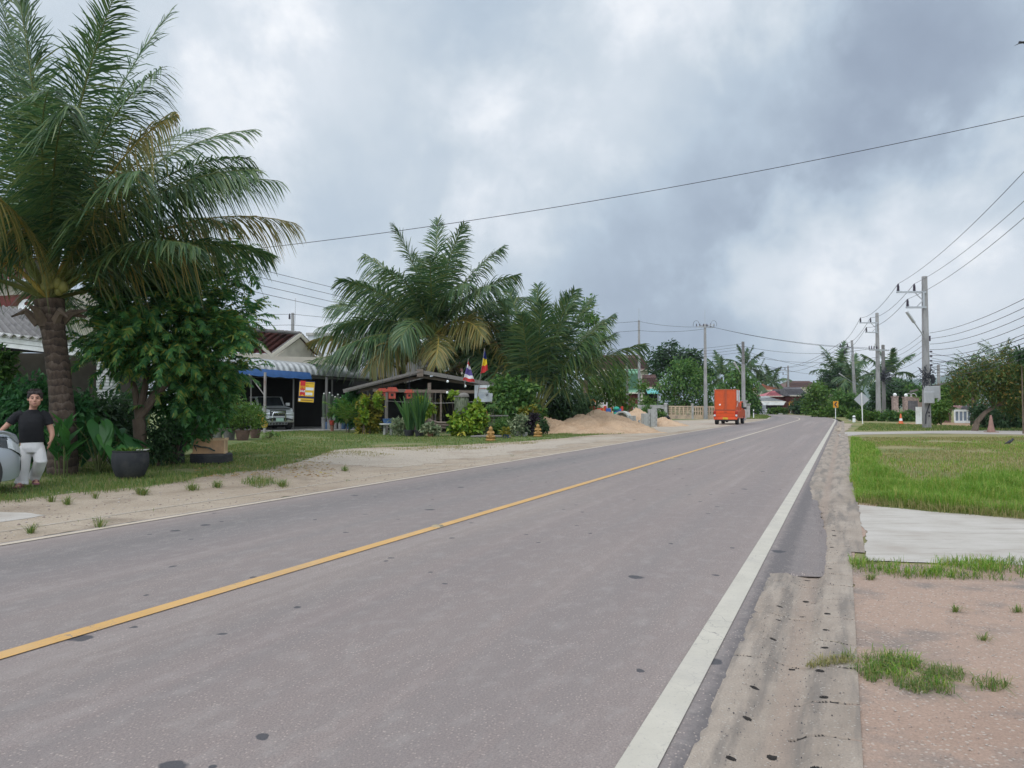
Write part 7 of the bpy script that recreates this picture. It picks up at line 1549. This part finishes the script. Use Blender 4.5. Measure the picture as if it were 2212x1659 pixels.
# two flags on poles
def flag(label, foot, top, Y, tri, bands):
    a, b_ = at(*foot, Y), at(*top, Y); t = thing('flag', label, 'flag', a); m = MB(); m.tube([(0, 0, 0), b_ - a], .022, 8); m.build('pole', M['wood_grey'], t, True)
    P = [at(x, y, Y - .05) - a for x, y in tri]; n = 22
    # a hanging cloth between pole edge P0-P1 and free edge P3-P2, with folds
    for (v0, v1, mm, nm) in bands:
        V = []; F = []
        for i in range(n + 1):
            u = i / n
            for j in range(7):
                v = v0 + (v1 - v0) * j / 6; p = P[0].lerp(P[1], v).lerp(P[3].lerp(P[2], v), u); V.append(p + Vector((0, -.09 * math.sin(u * 7 + v * 3) * (.3 + u), .02 * math.sin(u * 9))))
        for i in range(n):
            for j in range(6): F.append((i * 7 + j, i * 7 + j + 1, (i + 1) * 7 + j + 1, (i + 1) * 7 + j))
        mesh_np(nm, V, np.array(F), mm, t, True)
fr, fw, fb = (mat(n_, c_, .8, .06) for n_, c_ in (('flag red', (.48, .03, .03)), ('flag white', (.68, .66, .68)), ('flag violet blue', (.10, .07, .24)))); fn = mat('flag navy', (.02, .03, .16), .8); fy = mat('flag yellow', (.68, .50, .02), .8)
flag('red, white and violet striped flag hanging from a pole at the hut roof', (1003, 835), (1012, 774), 39.2, [(1012, 780), (1000, 822), (1026, 826), (1014, 786)], [(0, 1 / 6, fr, 'stripe'), (1 / 6, 2 / 6, fw, 'stripe'), (2 / 6, 4 / 6, fb, 'stripe'), (4 / 6, 5 / 6, fw, 'stripe'), (5 / 6, 1, fr, 'stripe')])
flag('navy, yellow and red flag on a long thin pole beside the poster', (1028, 880), (1047, 752), 38.9, [(1047, 757), (1038, 808), (1054, 800), (1050, 765)], [(0, .34, fn, 'stripe'), (.34, .66, fy, 'stripe'), (.66, 1, fr, 'stripe')])
for px, py, lb in ((1011, 857, 'white lamp bulb hanging under the flag pole'), (1021 - 10 - 1, 0, None)):
    if lb: pass
def bulb(px, py, Y, lb):
    c = at(px, py, Y); t = thing('hanging_lamp', lb, 'lamp', c, 0, 'lamps under the hut eaves'); m = MB(); m.ball((0, 0, -.05), (.065, .065, .075), 12, 8); m.build('globe', bpy.data.materials['white globe'], t, True); m = MB(); m.tube([(0, 0, .02), (0, 0, .20)], .02, 6); m.build('socket', M['plastic'], t, True)
bulb(967, 822, 40.9, 'white globe lamp under the hut eave near the ridge'); bulb(1005, 832, 40.9, 'white globe lamp under the hut eave below the striped flag'); bulb(966, 846, 41.3, 'white globe lamp hanging lower in the hut doorway')
def birdhouse(px, py, lb, s=1.0):
    c = at(px, py, 40.6); t = thing('bird_house', lb, 'bird house', c, R(10), 'red bird houses'); rd = bpy.data.materials.get('red bird house') or mat('red bird house', (.40, .07, .045), .7); m = MB(); m.prism([(-.3 * s, 0), (.3 * s, 0), (.18 * s, .2 * s), (-.18 * s, .2 * s)], -.2, .2); m.build('roof', rd, t); m = MB(); m.box((0, 0, -.17 * s), (.32 * s, .26, .3 * s)); m.build('body', rd, t)
    m = MB(); m.tube([(0, 0, .2 * s), (0, 0, 1.0)], .01, 5); m.build('hanger', M['wire'], t); m = MB(); m.box((0, -.135, -.15 * s), (.12 * s, .01, .12 * s)); m.build('opening', M['dark'], t)
birdhouse(826, 847, 'small red bird house hanging left of the hut post'); birdhouse(847, 846, 'larger red bird house hanging right of the hut post', 1.15); birdhouse(884, 849, 'dim red bird house deeper inside the hut', .9)
# right of the hut
t = thing('shelf', 'weathered board shelf on a post beside the hut', 'shelf', gx(1070, 38.2)); k = mpp(38.2); z = at(0, 898, 38.2).z; m = MB(); m.box((0, 0, z), (58 * k, .35, .06)); m.build('board', M['wood_grey'], t)
for x in (-.05, -.6, .6): m = MB(); m.box((x, .05, z / 2), (.07, .07, z)); m.build('leg', M['wood_grey'], t)
crate_pot(1064, 900, .20, .32, 'white', 'white pot with bright green plant on the board shelf', 'bright', 160, [(1066, 882, 6), (1060, 884, 5)], size=.14, Y=38.1); bpy.context.view_layer.update()
for o in COL.objects:
    if o.get('label') == 'white pot with bright green plant on the board shelf': o.location.z = z + .03; o.children[1].location.z -= z + .03; o.children[2].location.z -= z + .03
    if o.get('label') == 'red flower pot on top of a stand next to the blue barrel':
        o.location.z = .36; [setattr(c.location, 'z', -.36) for c in o.children if c.name.split('.')[0] != 'pot']; m = MB(); m.lathe([(.14, 0), (.10, .04), (.10, .33), (.15, .36)], 14); st_ = m.build('stand', POTS['terracotta'], o, True); st_.location.z = -.36
bush('shrub', 'yellow croton shrub at the foot of the short palm', 'shrub', 1142, 40.2, [(1138, 890, 12), (1148, 897, 12), (1130, 902, 10), (1142, 910, 12), (1150, 882, 8)], 520, .24, 'croton', None, None, .4)
crate_pot(1118, 943, .2, .3, 'grey', 'grey pot with pale variegated bush between statues', 'varieg', 650, [(1115, 915, 12), (1125, 908, 12), (1110, 925, 10), (1128, 922, 10), (1120, 930, 8)], size=.17)
crate_pot(1134, 943, .14, .22, 'concrete', 'small pale pot between grey pot and dark blue pot', 'dark', 120, [(1134, 930, 6)], size=.12)
crate_pot(1148, 942, .21, .34, 'black', 'dark pot with purple leaved plant beside the statue', 'purple', 380, [(1146, 912, 11), (1154, 905, 9), (1142, 920, 9)], size=.2)
bush('shrub', 'fine dark leafy bush under the board shelf', 'shrub', 1085, 37.6, [(1080, 920, 14), (1092, 915, 14), (1100, 925, 12), (1074, 930, 10), (1090, 930, 12)], 900, .13, 'tree', None, None, .4)
bush('shrub', 'silvery spiky plant left of the gold figurine', 'shrub', 1045, 37.2, [(1042, 925, 9), (1050, 918, 8), (1056, 928, 8), (1038, 932, 7)], 320, .18, 'varieg', None, None, .25)
bush('shrub', 'small mint green plant behind the gold figurine', 'shrub', 1066, 37.2, [(1060, 930, 8), (1070, 928, 8), (1074, 934, 6)], 260, .13, 'bright', None, None, .5)
crate_pot(1093, 947, .15, .18, 'blue', 'teal pot with yellow green leaves at the lawn edge', 'croton', 140, [(1092, 934, 7)], size=.14)
bush('shrub', 'round dark bush next to the second gold figurine', 'shrub', 1170, 38.6, [(1172, 918, 10), (1176, 926, 9), (1168, 928, 8)], 420, .14, 'dark', None, None, .5)
t = thing('log_edging', 'grey weathered log edging the flower bed', 'log', gp(1060, 946)); m = MB(); m.tube([(-.9, .1, .05), (-.2, .0, .07), (.9, .15, .05)], [.05, .07, .05], 8); m.build('trunk', M['wood_grey'], t, True)
def gold(px, py, lb, flip=1):
    b = gp(px, py); t = thing('gold_figurine', lb, 'figurine', b, 0, 'gold garden figurines'); gm = bpy.data.materials.get('gold paint') or mat('gold paint', (.34, .19, .06), .6, .25, 14, metal=.15)
    m = MB(); m.lathe([(.20, 0), (.23, .05), (.17, .10), (.20, .14), (.02, .15)], 18); m.build('base', gm, t, True); m = MB()
    m.ball((0, 0, .24), (.13, .12, .13), 14, 10); m.ball((0, -.01, .36), (.10, .09, .12), 14, 10); m.ball((.0, -.03, .50), (.085, .085, .09), 14, 10); m.ball((0, -.02, .575), (.045, .045, .04), 10, 6)
    for s in (-1, 1): m.tube([(s * .09, 0, .40), (s * .14, -.06, .33), (s * .05, -.13, .33)], [.035, .035, .03], 8); m.tube([(s * .08, -.02, .2), (s * .16, -.12, .19), (s * .06, -.17, .17)], [.055, .05, .04], 8); m.tube([(s * .05, .0, .42), (s * .09, .02, .36), (s * .12, .03, .26)], [.03, .03, .02], 8)
    m.tube([(0, .02, .16), (0, 0, .30), (0, -.02, .46)], [.14, .115, .07], 12)
    o = m.build('figure', gm, t, True); remesh(o, .012, 2)
gold(1060, 953, 'gold seated figurine at the lawn edge before the grey log'); gold(1162, 944, 'gold seated figurine beside the small sand pile', -1)
# bags: leaning orange sticks
m = MB(); m.bar((0, 0, 0), (-.18, 0, .45), .05, .03); m.bar((.05, 0, 0), (-.04, 0, .5), .04, .03); o = m.build('board_offcut', mat('orange brown board', (.34, .14, .07), .8), None); o.location = at(1052, 905, 38.6); props(o, 'two orange brown sticks leaning below the poster', 'wood')
# ---- building sand, blocks, pipe, playground ride
M['sand'] = soil('building sand', [(.46, .30, .185), (.57, .39, .255), (.62, .45, .31)], peb=(.30, .2, .13), pebamt=.2, scale=1.2, fscale=22, bmp=.05)
def heap(label, blobs, Y, x0, x1, y0, y1, seed):
    """height field of overlapping cones with slumps and ruts"""
    nx, ny = 110, 70; xs = np.linspace(x0, x1, nx); ys = np.linspace(y0, y1, ny); X, YY = np.meshgrid(xs, ys, indexing='ij'); Z = np.full_like(X, -.08); g = np.random.default_rng(seed)
    for cx, cy, h, r in blobs:
        ang = np.arctan2(YY - cy, X - cx); rr = r * (1 + .10 * np.sin(3 * ang + seed) + .06 * np.sin(7 * ang + seed * 2)); d = np.sqrt((X - cx) ** 2 + (YY - cy) ** 2) / rr; Z = np.maximum(Z, h * (1 - d ** 1.15) - .0 + .06 * h * np.exp(-d * 3))
    nz = sum(a * np.sin(X * f * 1.1 + p_) * np.sin(YY * f + q_) for a, f, p_, q_ in [(.05, 3.1, 1, 2), (.04, 5.7, 3, .5), (.03, 9.3, 2, 4), (.018, 17, 0, 1), (.012, 29, 5, 3)]); Z += nz * np.clip(Z + .1, 0, .35) * 3.2 + g.normal(size=Z.shape) * .013
    V = np.stack([X, YY, Z], -1).reshape(-1, 3); ii = np.arange(nx * ny).reshape(nx, ny); F = np.stack([ii[:-1, :-1], ii[1:, :-1], ii[1:, 1:], ii[:-1, 1:]], -1).reshape(-1, 4)
    b = (x0 + x1) / 2, (y0 + y1) / 2; V[:, 0] -= b[0]; V[:, 1] -= b[1]; keep = (V[F, 2].max(1) > -.03); o = mesh_np('sand_heap', V, F[keep], M['sand'], None, True); o.location = (*b, 0); return props(o, label, 'sand heap', 'heaps of building sand')
def cb(px, top, Y, r): c = gx(px, Y); return (c.x, Y, at(px, top, Y).z, r)
heap('small sand heap beside the short palm and gold figurine', [cb(1180, 902, 43, 2.0), cb(1205, 920, 42, 1.4)], 43, 0, 5, 40, 46, 1)
heap('largest sand heap with two humps in front of the playground ride', [cb(1258, 897, 44, 2.6), cb(1296, 886, 45.5, 3.0), cb(1330, 908, 43, 2.2), cb(1225, 913, 42.5, 2.0), cb(1360, 924, 42, 1.7), cb(1285, 922, 41.5, 1.9)], 44, .5, 10, 38, 49.5, 2)
heap('sand heap behind the concrete blocks', [cb(1374, 884, 57, 2.2), cb(1395, 893, 57, 1.8), cb(1428, 903, 57, 1.9), cb(1400, 905, 56, 2.0)], 57, 7, 14.5, 53, 60, 3)
def blocks():
    pr = None; cm = mat('grey block', (.42, .41, .39), .95, .2, 8, dirt=(.22, .215, .2), bmp=.006)
    def mk(loc, rz, d, label, group):
        t = thing('concrete_block', label, 'concrete block', loc, rz, group); m = MB(); w, dp, h = d; m.box((0, 0, h / 2), (w, dp, h))
        m.build('block', cm, t); m = MB()
        for k in (-1, 0, 1): m.box((k * w * .3, -dp / 2 - .003, h / 2), (w * .06, .006, h * .86))
        m.build('ribs', M['concrete'], t); return t
    Y = 54.5; h = .31; c0 = gx(1394, Y)
    first = mk((c0.x, Y, 0), R(5), (.46, .8, h), 'large grey hollow block in the two-column stack by the sand', 'blocks in the two-column stack')
    for col in range(2):
        for r_ in range(3 if col == 0 else 3):
            if col == 0 and r_ == 0: continue
            o = copy_tree(first); o.location = (c0.x + .49 * col + .012 * r_, Y - .01 * r_, r_ * (h + .004))
    o = copy_tree(first); o.location = (c0.x + .50, Y + .02, 3 * (h + .004)); o['label'] = 'single grey block topmost on the two-column stack'
    c1 = gx(1366, 50); s = mk((c1.x, 50, 0), R(-4), (.42, .6, .115), 'thin grey paving block in the short stack beside the pipe ring', 'blocks in the short thin stack')
    for r_ in range(1, 7): o = copy_tree(s); o.location = (c1.x + .02 * math.sin(r_ * 2.1), 50 + .015 * math.cos(r_), r_ * .119)
    o = copy_tree(s); o.location = (c1.x + .42, 50.2, 0); o.rotation_euler = (R(90), 0, R(85)); o.location.z = .25; o['label'] = 'grey paving block standing on edge beside the short stack'
blocks()
b = gx(1345, 52); t = thing('concrete_pipe', 'pale concrete pipe ring standing behind the largest sand heap', 'pipe', b, R(-30)); m = MB(); Mx = Matrix.Rotation(R(90), 4, 'X') ; m.lathe([(.46, -.3), (.56, -.3), (.56, .3), (.46, .3), (.46, -.3)], 36, (0, 0, .56), Mx); m.build('ring', mat('pale concrete ring', (.46, .45, .42), .9, .1), t, True)
t = thing('dark_tyre', 'black tyre lying at the edge of the far sand heap', 'tyre', gx(1441, 60), R(40)); m = MB(); m.lathe([(.2, -.1), (.33, -.1), (.36, -.05), (.36, .05), (.33, .1), (.2, .1), (.2, -.1)], 26, (0, 0, .36), Matrix.Rotation(R(80), 4, 'X')); m.build('tread', M['rubber'], t, True)
def ride():
    Y = 58; b = gx(1308, Y); k = mpp(Y); t = thing('playground_ride', 'colourful playground ride with red seats and blue train behind the sand', 'playground ride', b); X = lambda px: (px - 1308) * k; Z = lambda py: at(0, py, Y).z
    rd, og, wt, bl, gn = (bpy.data.materials.get(n_) or mat(n_, c_, .5, .08) for n_, c_ in (('toy red', (.52, .05, .03)), ('toy orange', (.55, .22, .04)), ('toy white', (.66, .62, .62)), ('toy blue', (.03, .10, .34)), ('toy green', (.02, .30, .22))))
    m = MB(); m.box((X(1293), 0, Z(892)), (40 * k, .9, .10)); m.box((X(1293), -.45, Z(886)), (38 * k, .05, 9 * k)); m.build('platform', rd, t)
    m = MB()
    for px in (1273, 1287, 1302, 1318): m.tube([(X(px), -.5, 0), (X(px), -.5, Z(880))], .05, 8)
    m.box((X(1296), -.52, Z(891.5)), (50 * k, .06, .1)); m.tube([(X(1276), 0, Z(880)), (X(1276), 0, Z(866)), (X(1281), 0, Z(862)), (X(1286), 0, Z(866)), (X(1286), 0, Z(880))], .05, 8); m.build('frame', og, t)
    for px in (1281, 1306):
        m = MB(); m.rbox((X(px), -.2, Z(878)), (9 * k, .3, 8 * k), .03); m.box((X(px) - 4 * k, -.2, Z(876)), (.04, .4, 14 * k)); m.box((X(px) + 4 * k, -.2, Z(876)), (.04, .4, 14 * k)); s = m.build('seat', wt, t); m = MB(); m.rbox((X(px), -.37, Z(879)), (5.5 * k, .05, 4 * k), .01); m.build('cushion', rd, s)
    m = MB(); m.rbox((X(1313), -.3, Z(887)), (12 * k, .5, 10 * k), .04); m.rbox((X(1333), -.3, Z(893)), (14 * k, .6, 20 * k), .05); m.build('train_body', bl, t)
    m = MB(); m.ball((X(1330), -.4, Z(883)), (6.5 * k, .4, 5 * k), 14, 10); m.rbox((X(1328), -.62, Z(894)), (8 * k, .08, 8 * k), .03); m.build('train_cab', gn, t, True)
    m = MB(); m.rbox((X(1342), -.3, Z(883)), (4 * k, .5, 10 * k), .03); m.rbox((X(1345), -.4, Z(900)), (10 * k, .5, 7 * k), .03); m.build('train_nose', rd, t)
ride()
# ------------------------------------------------------------------ grass and litter
def grass(name, label, poly, dens, h, w, lf, seed, clump=None, lean=.5, maxn=90000, burst=False, falloff=None, hs=None):
    """blades scattered in a polygon of ground points; one countless mass"""
    g = np.random.default_rng(seed); P = np.array([(p[0], p[1]) for p in poly]); lo, hi = P.min(0), P.max(0); area = (hi - lo).prod(); n = int(min(maxn * 2.5, area * dens)); q = lo + g.random((n, 2)) * (hi - lo)
    ins = np.zeros(n, bool); j = len(P) - 1
    for i in range(len(P)):
        a, b = P[i], P[j]; c = ((a[1] > q[:, 1]) != (b[1] > q[:, 1])) & (q[:, 0] < (b[0] - a[0]) * (q[:, 1] - a[1]) / (b[1] - a[1] + 1e-12) + a[0]); ins ^= c; j = i
    q = q[ins]
    if clump is not None:
        sc, thr = clump; f = np.sin(q[:, 0] * sc + seed) * np.sin(q[:, 1] * sc * 1.13 + 2 * seed) + .6 * np.sin(q[:, 0] * sc * 2.7 + 1) * np.sin(q[:, 1] * sc * 2.3 + 3) + .5 * np.sin(q[:, 0] * sc * 6.1) * np.sin(q[:, 1] * sc * 5.3 + seed); q = q[f + g.normal(size=len(q)) * .25 > thr]
    if falloff: d = np.linalg.norm(q, axis=1); q = q[g.random(len(q)) < np.clip(falloff / d, 0, 1) ** 1.2]
    q = q[:maxn]; n = len(q); d = np.linalg.norm(q, axis=1)[:, None]; a = g.uniform(0, 6.28, n); H_ = h * g.uniform(.45, 1.25, (n, 1)) * (hs(q)[:, None] if hs else 1); ww = np.maximum(w, d * .00045) * g.uniform(.7, 1.3, (n, 1)); tl = np.abs(g.normal(size=(n, 1))) * lean
    if burst: c0 = q.mean(0); a = np.arctan2(q[:, 1] - c0[1], q[:, 0] - c0[0]) + g.normal(size=n) * .5; q = c0 + (q - c0) * (.3 + .5 * (g.random((n, 1)) < .35)); tl = np.abs(g.normal(size=(n, 1))) * .8 + .35
    D = np.stack([np.cos(a), np.sin(a), 0 * a], 1); sd = np.stack([-np.sin(a), np.cos(a), 0 * a], 1); B = np.concatenate([q, np.zeros((n, 1))], 1); up = np.array([0, 0, 1.0])
    m1 = B + up * H_ * .6 + D * H_ * tl * .35; tp = B + up * H_ * np.clip(1 - tl * .35, .45, 1) + D * H_ * tl * .95
    V = np.stack([B - sd * ww / 2, B + sd * ww / 2, m1 + sd * ww * .42, m1 - sd * ww * .42, tp], 1).reshape(-1, 3); i = np.arange(n)[:, None] * 5
    F = np.concatenate([i + np.array([[0, 1, 2]]), i + np.array([[0, 2, 3]]), i + np.array([[3, 2, 4]])]); o = mesh_np(name, V, F, LF[lf]); return props(o, label, 'grass', None, 'stuff')
gw = lambda pts: [(gp(x, y).x, gp(x, y).y) for x, y in pts]
grass('tall_grass', 'tall bright green grass beyond the concrete slab', gw([(1850, 1086), (1905, 1091), (2040, 1105), (2260, 1122), (2420, 1132), (2420, 1040), (2260, 1035), (2150, 1030), (2040, 1055), (1960, 1040), (1885, 1010), (1862, 1010), (1842, 1040)]), 2300, .25, .007, 'grass', 3, maxn=75000, hs=lambda q: .72 + .35 * np.sin(q[:, 0] * 2.3 + 1) * np.sin(q[:, 1] * 1.9) + .2 * np.sin(q[:, 0] * 6.1) * np.sin(q[:, 1] * 5.3), lean=.7)
grass('tall_grass', 'dry stems and seed heads at the slab edge', gw([(1850, 1090), (1905, 1096), (2040, 1110), (2260, 1127), (2420, 1137), (2420, 1112), (2260, 1104), (2040, 1088), (1870, 1076)]), 900, .16, .006, 'dryg', 4, maxn=14000, lean=1.2)
grass('tall_grass', 'bright green grass along the gutter edge', gw([(1836, 1045), (1870, 1040), (1890, 1010), (1905, 985), (1880, 960), (1850, 948), (1838, 950)]), 520, .22, .012, 'grass', 5, maxn=26000, hs=lambda q: .7 + .4 * np.sin(q[:, 0] * 1.7) * np.sin(q[:, 1] * 1.3), lean=.7)
grass('lawn_grass', 'short dry mown grass on the verge lawn', gw([(1840, 946), (2430, 944), (2430, 1060), (2150, 1045), (2040, 1062), (1900, 1050), (1850, 1000)]), 330, .07, .010, 'dryg', 7, maxn=52000, clump=(.55, -.5))
grass('lawn_grass', 'green tufts in the mown verge lawn', gw([(1840, 946), (2430, 944), (2430, 1060), (2150, 1045), (2040, 1062), (1900, 1050), (1850, 1000)]), 300, .10, .011, 'grass', 8, maxn=26000, clump=(.35, .35))
grass('lawn_grass', 'short grass beyond the lane around the poles', gw([(1845, 931), (1870, 915), (1980, 918), (2120, 922), (2430, 924), (2430, 931), (2000, 930)]), 60, .12, .03, 'lawn', 9, maxn=20000)
grass('grass_strip', 'ragged grass strip below the concrete slab', gw([(1833, 1214), (1900, 1216), (1990, 1220), (2080, 1216), (2212, 1212), (2420, 1205), (2420, 1262), (2212, 1252), (2080, 1250), (1960, 1246), (1850, 1240)]), 2400, .10, .006, 'grass', 11, maxn=9000, clump=(5.5, .1), lean=1.0)
grass('grass_strip', 'dry stems in the strip below the slab', gw([(1833, 1210), (1990, 1216), (2212, 1208), (2420, 1205), (2420, 1266), (2212, 1256), (1960, 1252), (1850, 1246)]), 1500, .06, .005, 'lawn', 12, maxn=7000, clump=(4, -.1), lean=1.4)
grass('grass_clump', 'creeping grass clump on the pinkish driveway', gw([(1812, 1422), (1850, 1412), (1890, 1408), (1935, 1418), (1990, 1430), (2060, 1450), (2130, 1468), (2185, 1480), (2150, 1500), (2090, 1494), (2040, 1505), (1975, 1500), (1920, 1490), (1880, 1480), (1845, 1450)]), 9000, .06, .004, 'lawn', 13, maxn=4600, clump=(16, .1), lean=1.5)
grass('grass_clump', 'fresh green shoots in the creeping clump', gw([(1822, 1424), (1890, 1412), (1935, 1420), (2060, 1455), (2110, 1470), (2040, 1492), (1920, 1470), (1850, 1446)]), 7000, .075, .0045, 'grass', 15, maxn=2000, clump=(11, .45), lean=1.3)
grass('grass_clump', 'thin dry grass creeping over the gutter edge', gw([(1735, 1440), (1780, 1425), (1830, 1425), (1850, 1440), (1800, 1442), (1750, 1446)]), 9000, .05, .004, 'dryg', 14, maxn=700, lean=1.2)
for k, (x, y) in enumerate(((2066, 1322), (2196, 1323), (2125, 1385), (1880, 1252))): grass('grass_clump', 'tiny weed tuft on the pinkish driveway', gw([(x - 14, y - 4), (x + 14, y - 4), (x + 14, y + 4), (x - 14, y + 4)]), 6000, .06, .004, 'lawn', 20 + k, maxn=70, burst=True)
LL = gw([(-140, 1090), (40, 1084), (120, 1071), (220, 1063), (320, 1055), (400, 1041), (460, 1027), (540, 1019), (600, 1010), (650, 998), (690, 986), (720, 974), (640, 960), (560, 952), (480, 965), (400, 985), (300, 985), (200, 975), (-140, 975)])
grass('lawn_grass', 'rough lawn in front of the big palm and planter', LL, 1250, .075, .006, 'lawn', 31, maxn=80000, clump=(1.1, -.75), falloff=14)
grass('lawn_grass', 'longer grass at the dirt edge', gw([(-140, 1094), (40, 1088), (120, 1075), (220, 1067), (320, 1059), (400, 1045), (460, 1031), (540, 1023), (600, 1014), (600, 1004), (540, 1010), (460, 1018), (320, 1046), (220, 1054), (40, 1074), (-140, 1080)]), 500, .12, .006, 'lawn', 33, maxn=8000, clump=(3.0, .1))
grass('lawn_grass', 'mown lawn between carport, hut and gravel', gw([(560, 955), (640, 962), (720, 975), (780, 969), (900, 966), (1000, 962), (1090, 957), (1200, 949), (1290, 940), (1350, 937), (1300, 932), (1150, 940), (1000, 943), (800, 938), (640, 930), (580, 935)]), 150, .07, .012, 'lawn', 35, maxn=60000, clump=(.5, -.8))
grass('grass_clump', 'thin grass creeping out over the gravel', gw([(600, 1010), (660, 990), (720, 975), (900, 967), (1090, 958), (1200, 950), (1180, 956), (1000, 975), (800, 988), (700, 1005), (620, 1016)]), 260, .07, .010, 'dryg', 41, maxn=9000, clump=(.9, .35), lean=1.0)
for k, (x, y, w_, n_) in enumerate(((310, 1118, 34, 260), (300, 1115, 20, 120), (415, 1108, 42, 300), (470, 1102, 34, 260), (560, 1094, 80, 900), (610, 1100, 50, 300), (110, 1137, 26, 120), (146, 1143, 26, 160), (68, 1205, 34, 320), (215, 1193, 30, 160), (745, 1066, 22, 90), (205, 1126, 18, 50))):
    y -= 48 if k not in (6, 7, 8, 9) else 52; p = [(x - w_ / 2, y), (x - w_ * .2, y - w_ * .13), (x + w_ * .3, y - w_ * .12), (x + w_ / 2, y), (x, y + w_ * .13)]
    grass('grass_clump', 'grass tuft growing in the pale roadside dirt', gw(p), 2500, .15, .006, 'lawn', 50 + k, maxn=max(60, n_ // 2), burst=n_ < 600, lean=1.3)
grass('grass_clump', 'green weeds along the buried kerb', [(q.x, q.y) for q in [RP(s, 7.72 + .1 * math.sin(s)) for s in np.arange(1, 20, 1.5)] + [RP(s, 7.98) for s in np.arange(20, 1, -1.5)]], 700, .06, .006, 'lawn', 71, maxn=2200, clump=(2.2, .75), lean=1.0)
grass('lawn_grass', 'grass strip behind the orange truck', gw([(1608, 905), (1650, 905), (1666, 901), (1655, 897), (1625, 896), (1606, 900)]), 60, .16, .05, 'lawn', 73, maxn=12000)
grass('lawn_grass', 'grass before the arched wall and blocks', gw([(1372, 930), (1400, 927), (1420, 931), (1395, 935), (1376, 935)]), 120, .10, .02, 'grass', 75, maxn=3000)
# fallen leaves on the lawn and stones on the dirt
g = np.random.default_rng(77); n = 900; q = np.stack([g.uniform(420, 720, n), g.uniform(955, 1030, n)], 1); P = np.array([tuple(gp(x, y, .02)) for x, y in q]); a = g.uniform(0, 6.28, n)
V, F = leaf_geo(P, np.stack([np.cos(a), np.sin(a), .15 * g.normal(size=n)], 1), np.stack([.3 * g.normal(size=n), .3 * g.normal(size=n), np.ones(n)], 1), g.uniform(.05, .11, n), g.uniform(.03, .05, n)); props(mesh_np('fallen_leaves', V, F, leafmat('fallen leaf', [(.34, .22, .06), (.26, .15, .06), (.40, .33, .12)])), 'scattered fallen leaves on the lawn', 'leaves', None, 'stuff')
def stones(name, label, poly, n, smin, smax, m_, seed):
    g = np.random.default_rng(seed); P = np.array(poly); lo, hi = P.min(0), P.max(0); base = np.array([(1, 0, 0), (-1, 0, 0), (0, 1, 0), (0, -1, 0), (0, 0, .7), (0, 0, -.5)]); Fb = np.array([(0, 2, 4), (2, 1, 4), (1, 3, 4), (3, 0, 4), (2, 0, 5), (1, 2, 5), (3, 1, 5), (0, 3, 5)]); Vs = []; Fs = []; k = 0
    for i in range(n):
        q = lo + g.random(2) * (hi - lo); s = smin * (smax / smin) ** (g.random() ** 2); v = base * s * g.uniform(.6, 1.3, (6, 3)); a = g.uniform(0, 6.28); c, s_ = math.cos(a), math.sin(a); v = v @ np.array([[c, -s_, 0], [s_, c, 0], [0, 0, 1]]); Vs.append(v + np.array([q[0], q[1], .006 + s * .2])); Fs.append(Fb + k); k += 6
    return props(mesh_np(name, np.concatenate(Vs), np.concatenate(Fs), m_, None), label, 'gravel', None, 'stuff')
M['chip_dark'] = leafmat('asphalt crumbs', [(.06, .055, .055), (.10, .09, .09), (.16, .14, .13), (.30, .25, .21)], rough=.9, trans=0)
M['chip'] = leafmat('stone chips', [(.24, .19, .16), (.34, .28, .24), (.42, .37, .33), (.30, .22, .18)], rough=.9, trans=0)
stones('gravel', 'loose stone chips on the pinkish driveway', [(1.35, 2.8), (4.6, 6.0)], 5200, .002, .007, M['chip'], 1)
d = (math.sin(HEAD), math.cos(HEAD))
pts = []
o = stones('gravel', 'loose chips along the broken asphalt edge', [(-.5, -1.0), (.5, 9.0)], 1800, .003, .009, M['chip_dark'], 2)
V = np.empty(len(o.data.vertices) * 3, np.float32); o.data.vertices.foreach_get('co', V); V = V.reshape(-1, 3); S0 = V[:, 1].copy(); T0 = -.50 + V[:, 0] * .52; V[:, 0] = R0.x + math.sin(HEAD) * S0 - math.cos(HEAD) * T0; V[:, 1] = R0.y + math.cos(HEAD) * S0 + math.sin(HEAD) * T0; V[:, 2] += .003; o.data.vertices.foreach_set('co', V.ravel())
o = stones('gravel', 'loose chips on the pale roadside dirt', [(7.3, 2), (11.0, 24)], 3000, .006, .022, M['chip'], 4)
V = np.empty(len(o.data.vertices) * 3, np.float32); o.data.vertices.foreach_get('co', V); V = V.reshape(-1, 3); T0 = V[:, 0].copy(); S0 = V[:, 1].copy(); V[:, 0] = R0.x + math.sin(HEAD) * S0 - math.cos(HEAD) * T0; V[:, 1] = R0.y + math.cos(HEAD) * S0 + math.sin(HEAD) * T0; o.data.vertices.foreach_set('co', V.ravel())
# ------------------------------------------------------------------ hazy air over the whole valley
def haze():
    m = MB(); m.box((0, 2290, 150), (9400, 5200, 302.6)); o = m.build('haze', None); o.data.materials.clear()
    mt = bpy.data.materials.new('haze'); mt.use_nodes = True; nt = mt.node_tree; nt.nodes.remove(nt.nodes['Principled BSDF'])
    v = nt.nodes.new('ShaderNodeVolumePrincipled'); v.inputs['Color'].default_value = (.80, .88, .98, 1); v.inputs['Density'].default_value = .00013; v.inputs['Anisotropy'].default_value = .2
    nt.links.new(v.outputs[0], nt.nodes['Material Output'].inputs['Volume']); o.data.materials.append(mt); props(o, 'thin pale haze in the air', 'haze', None, 'stuff')
haze()
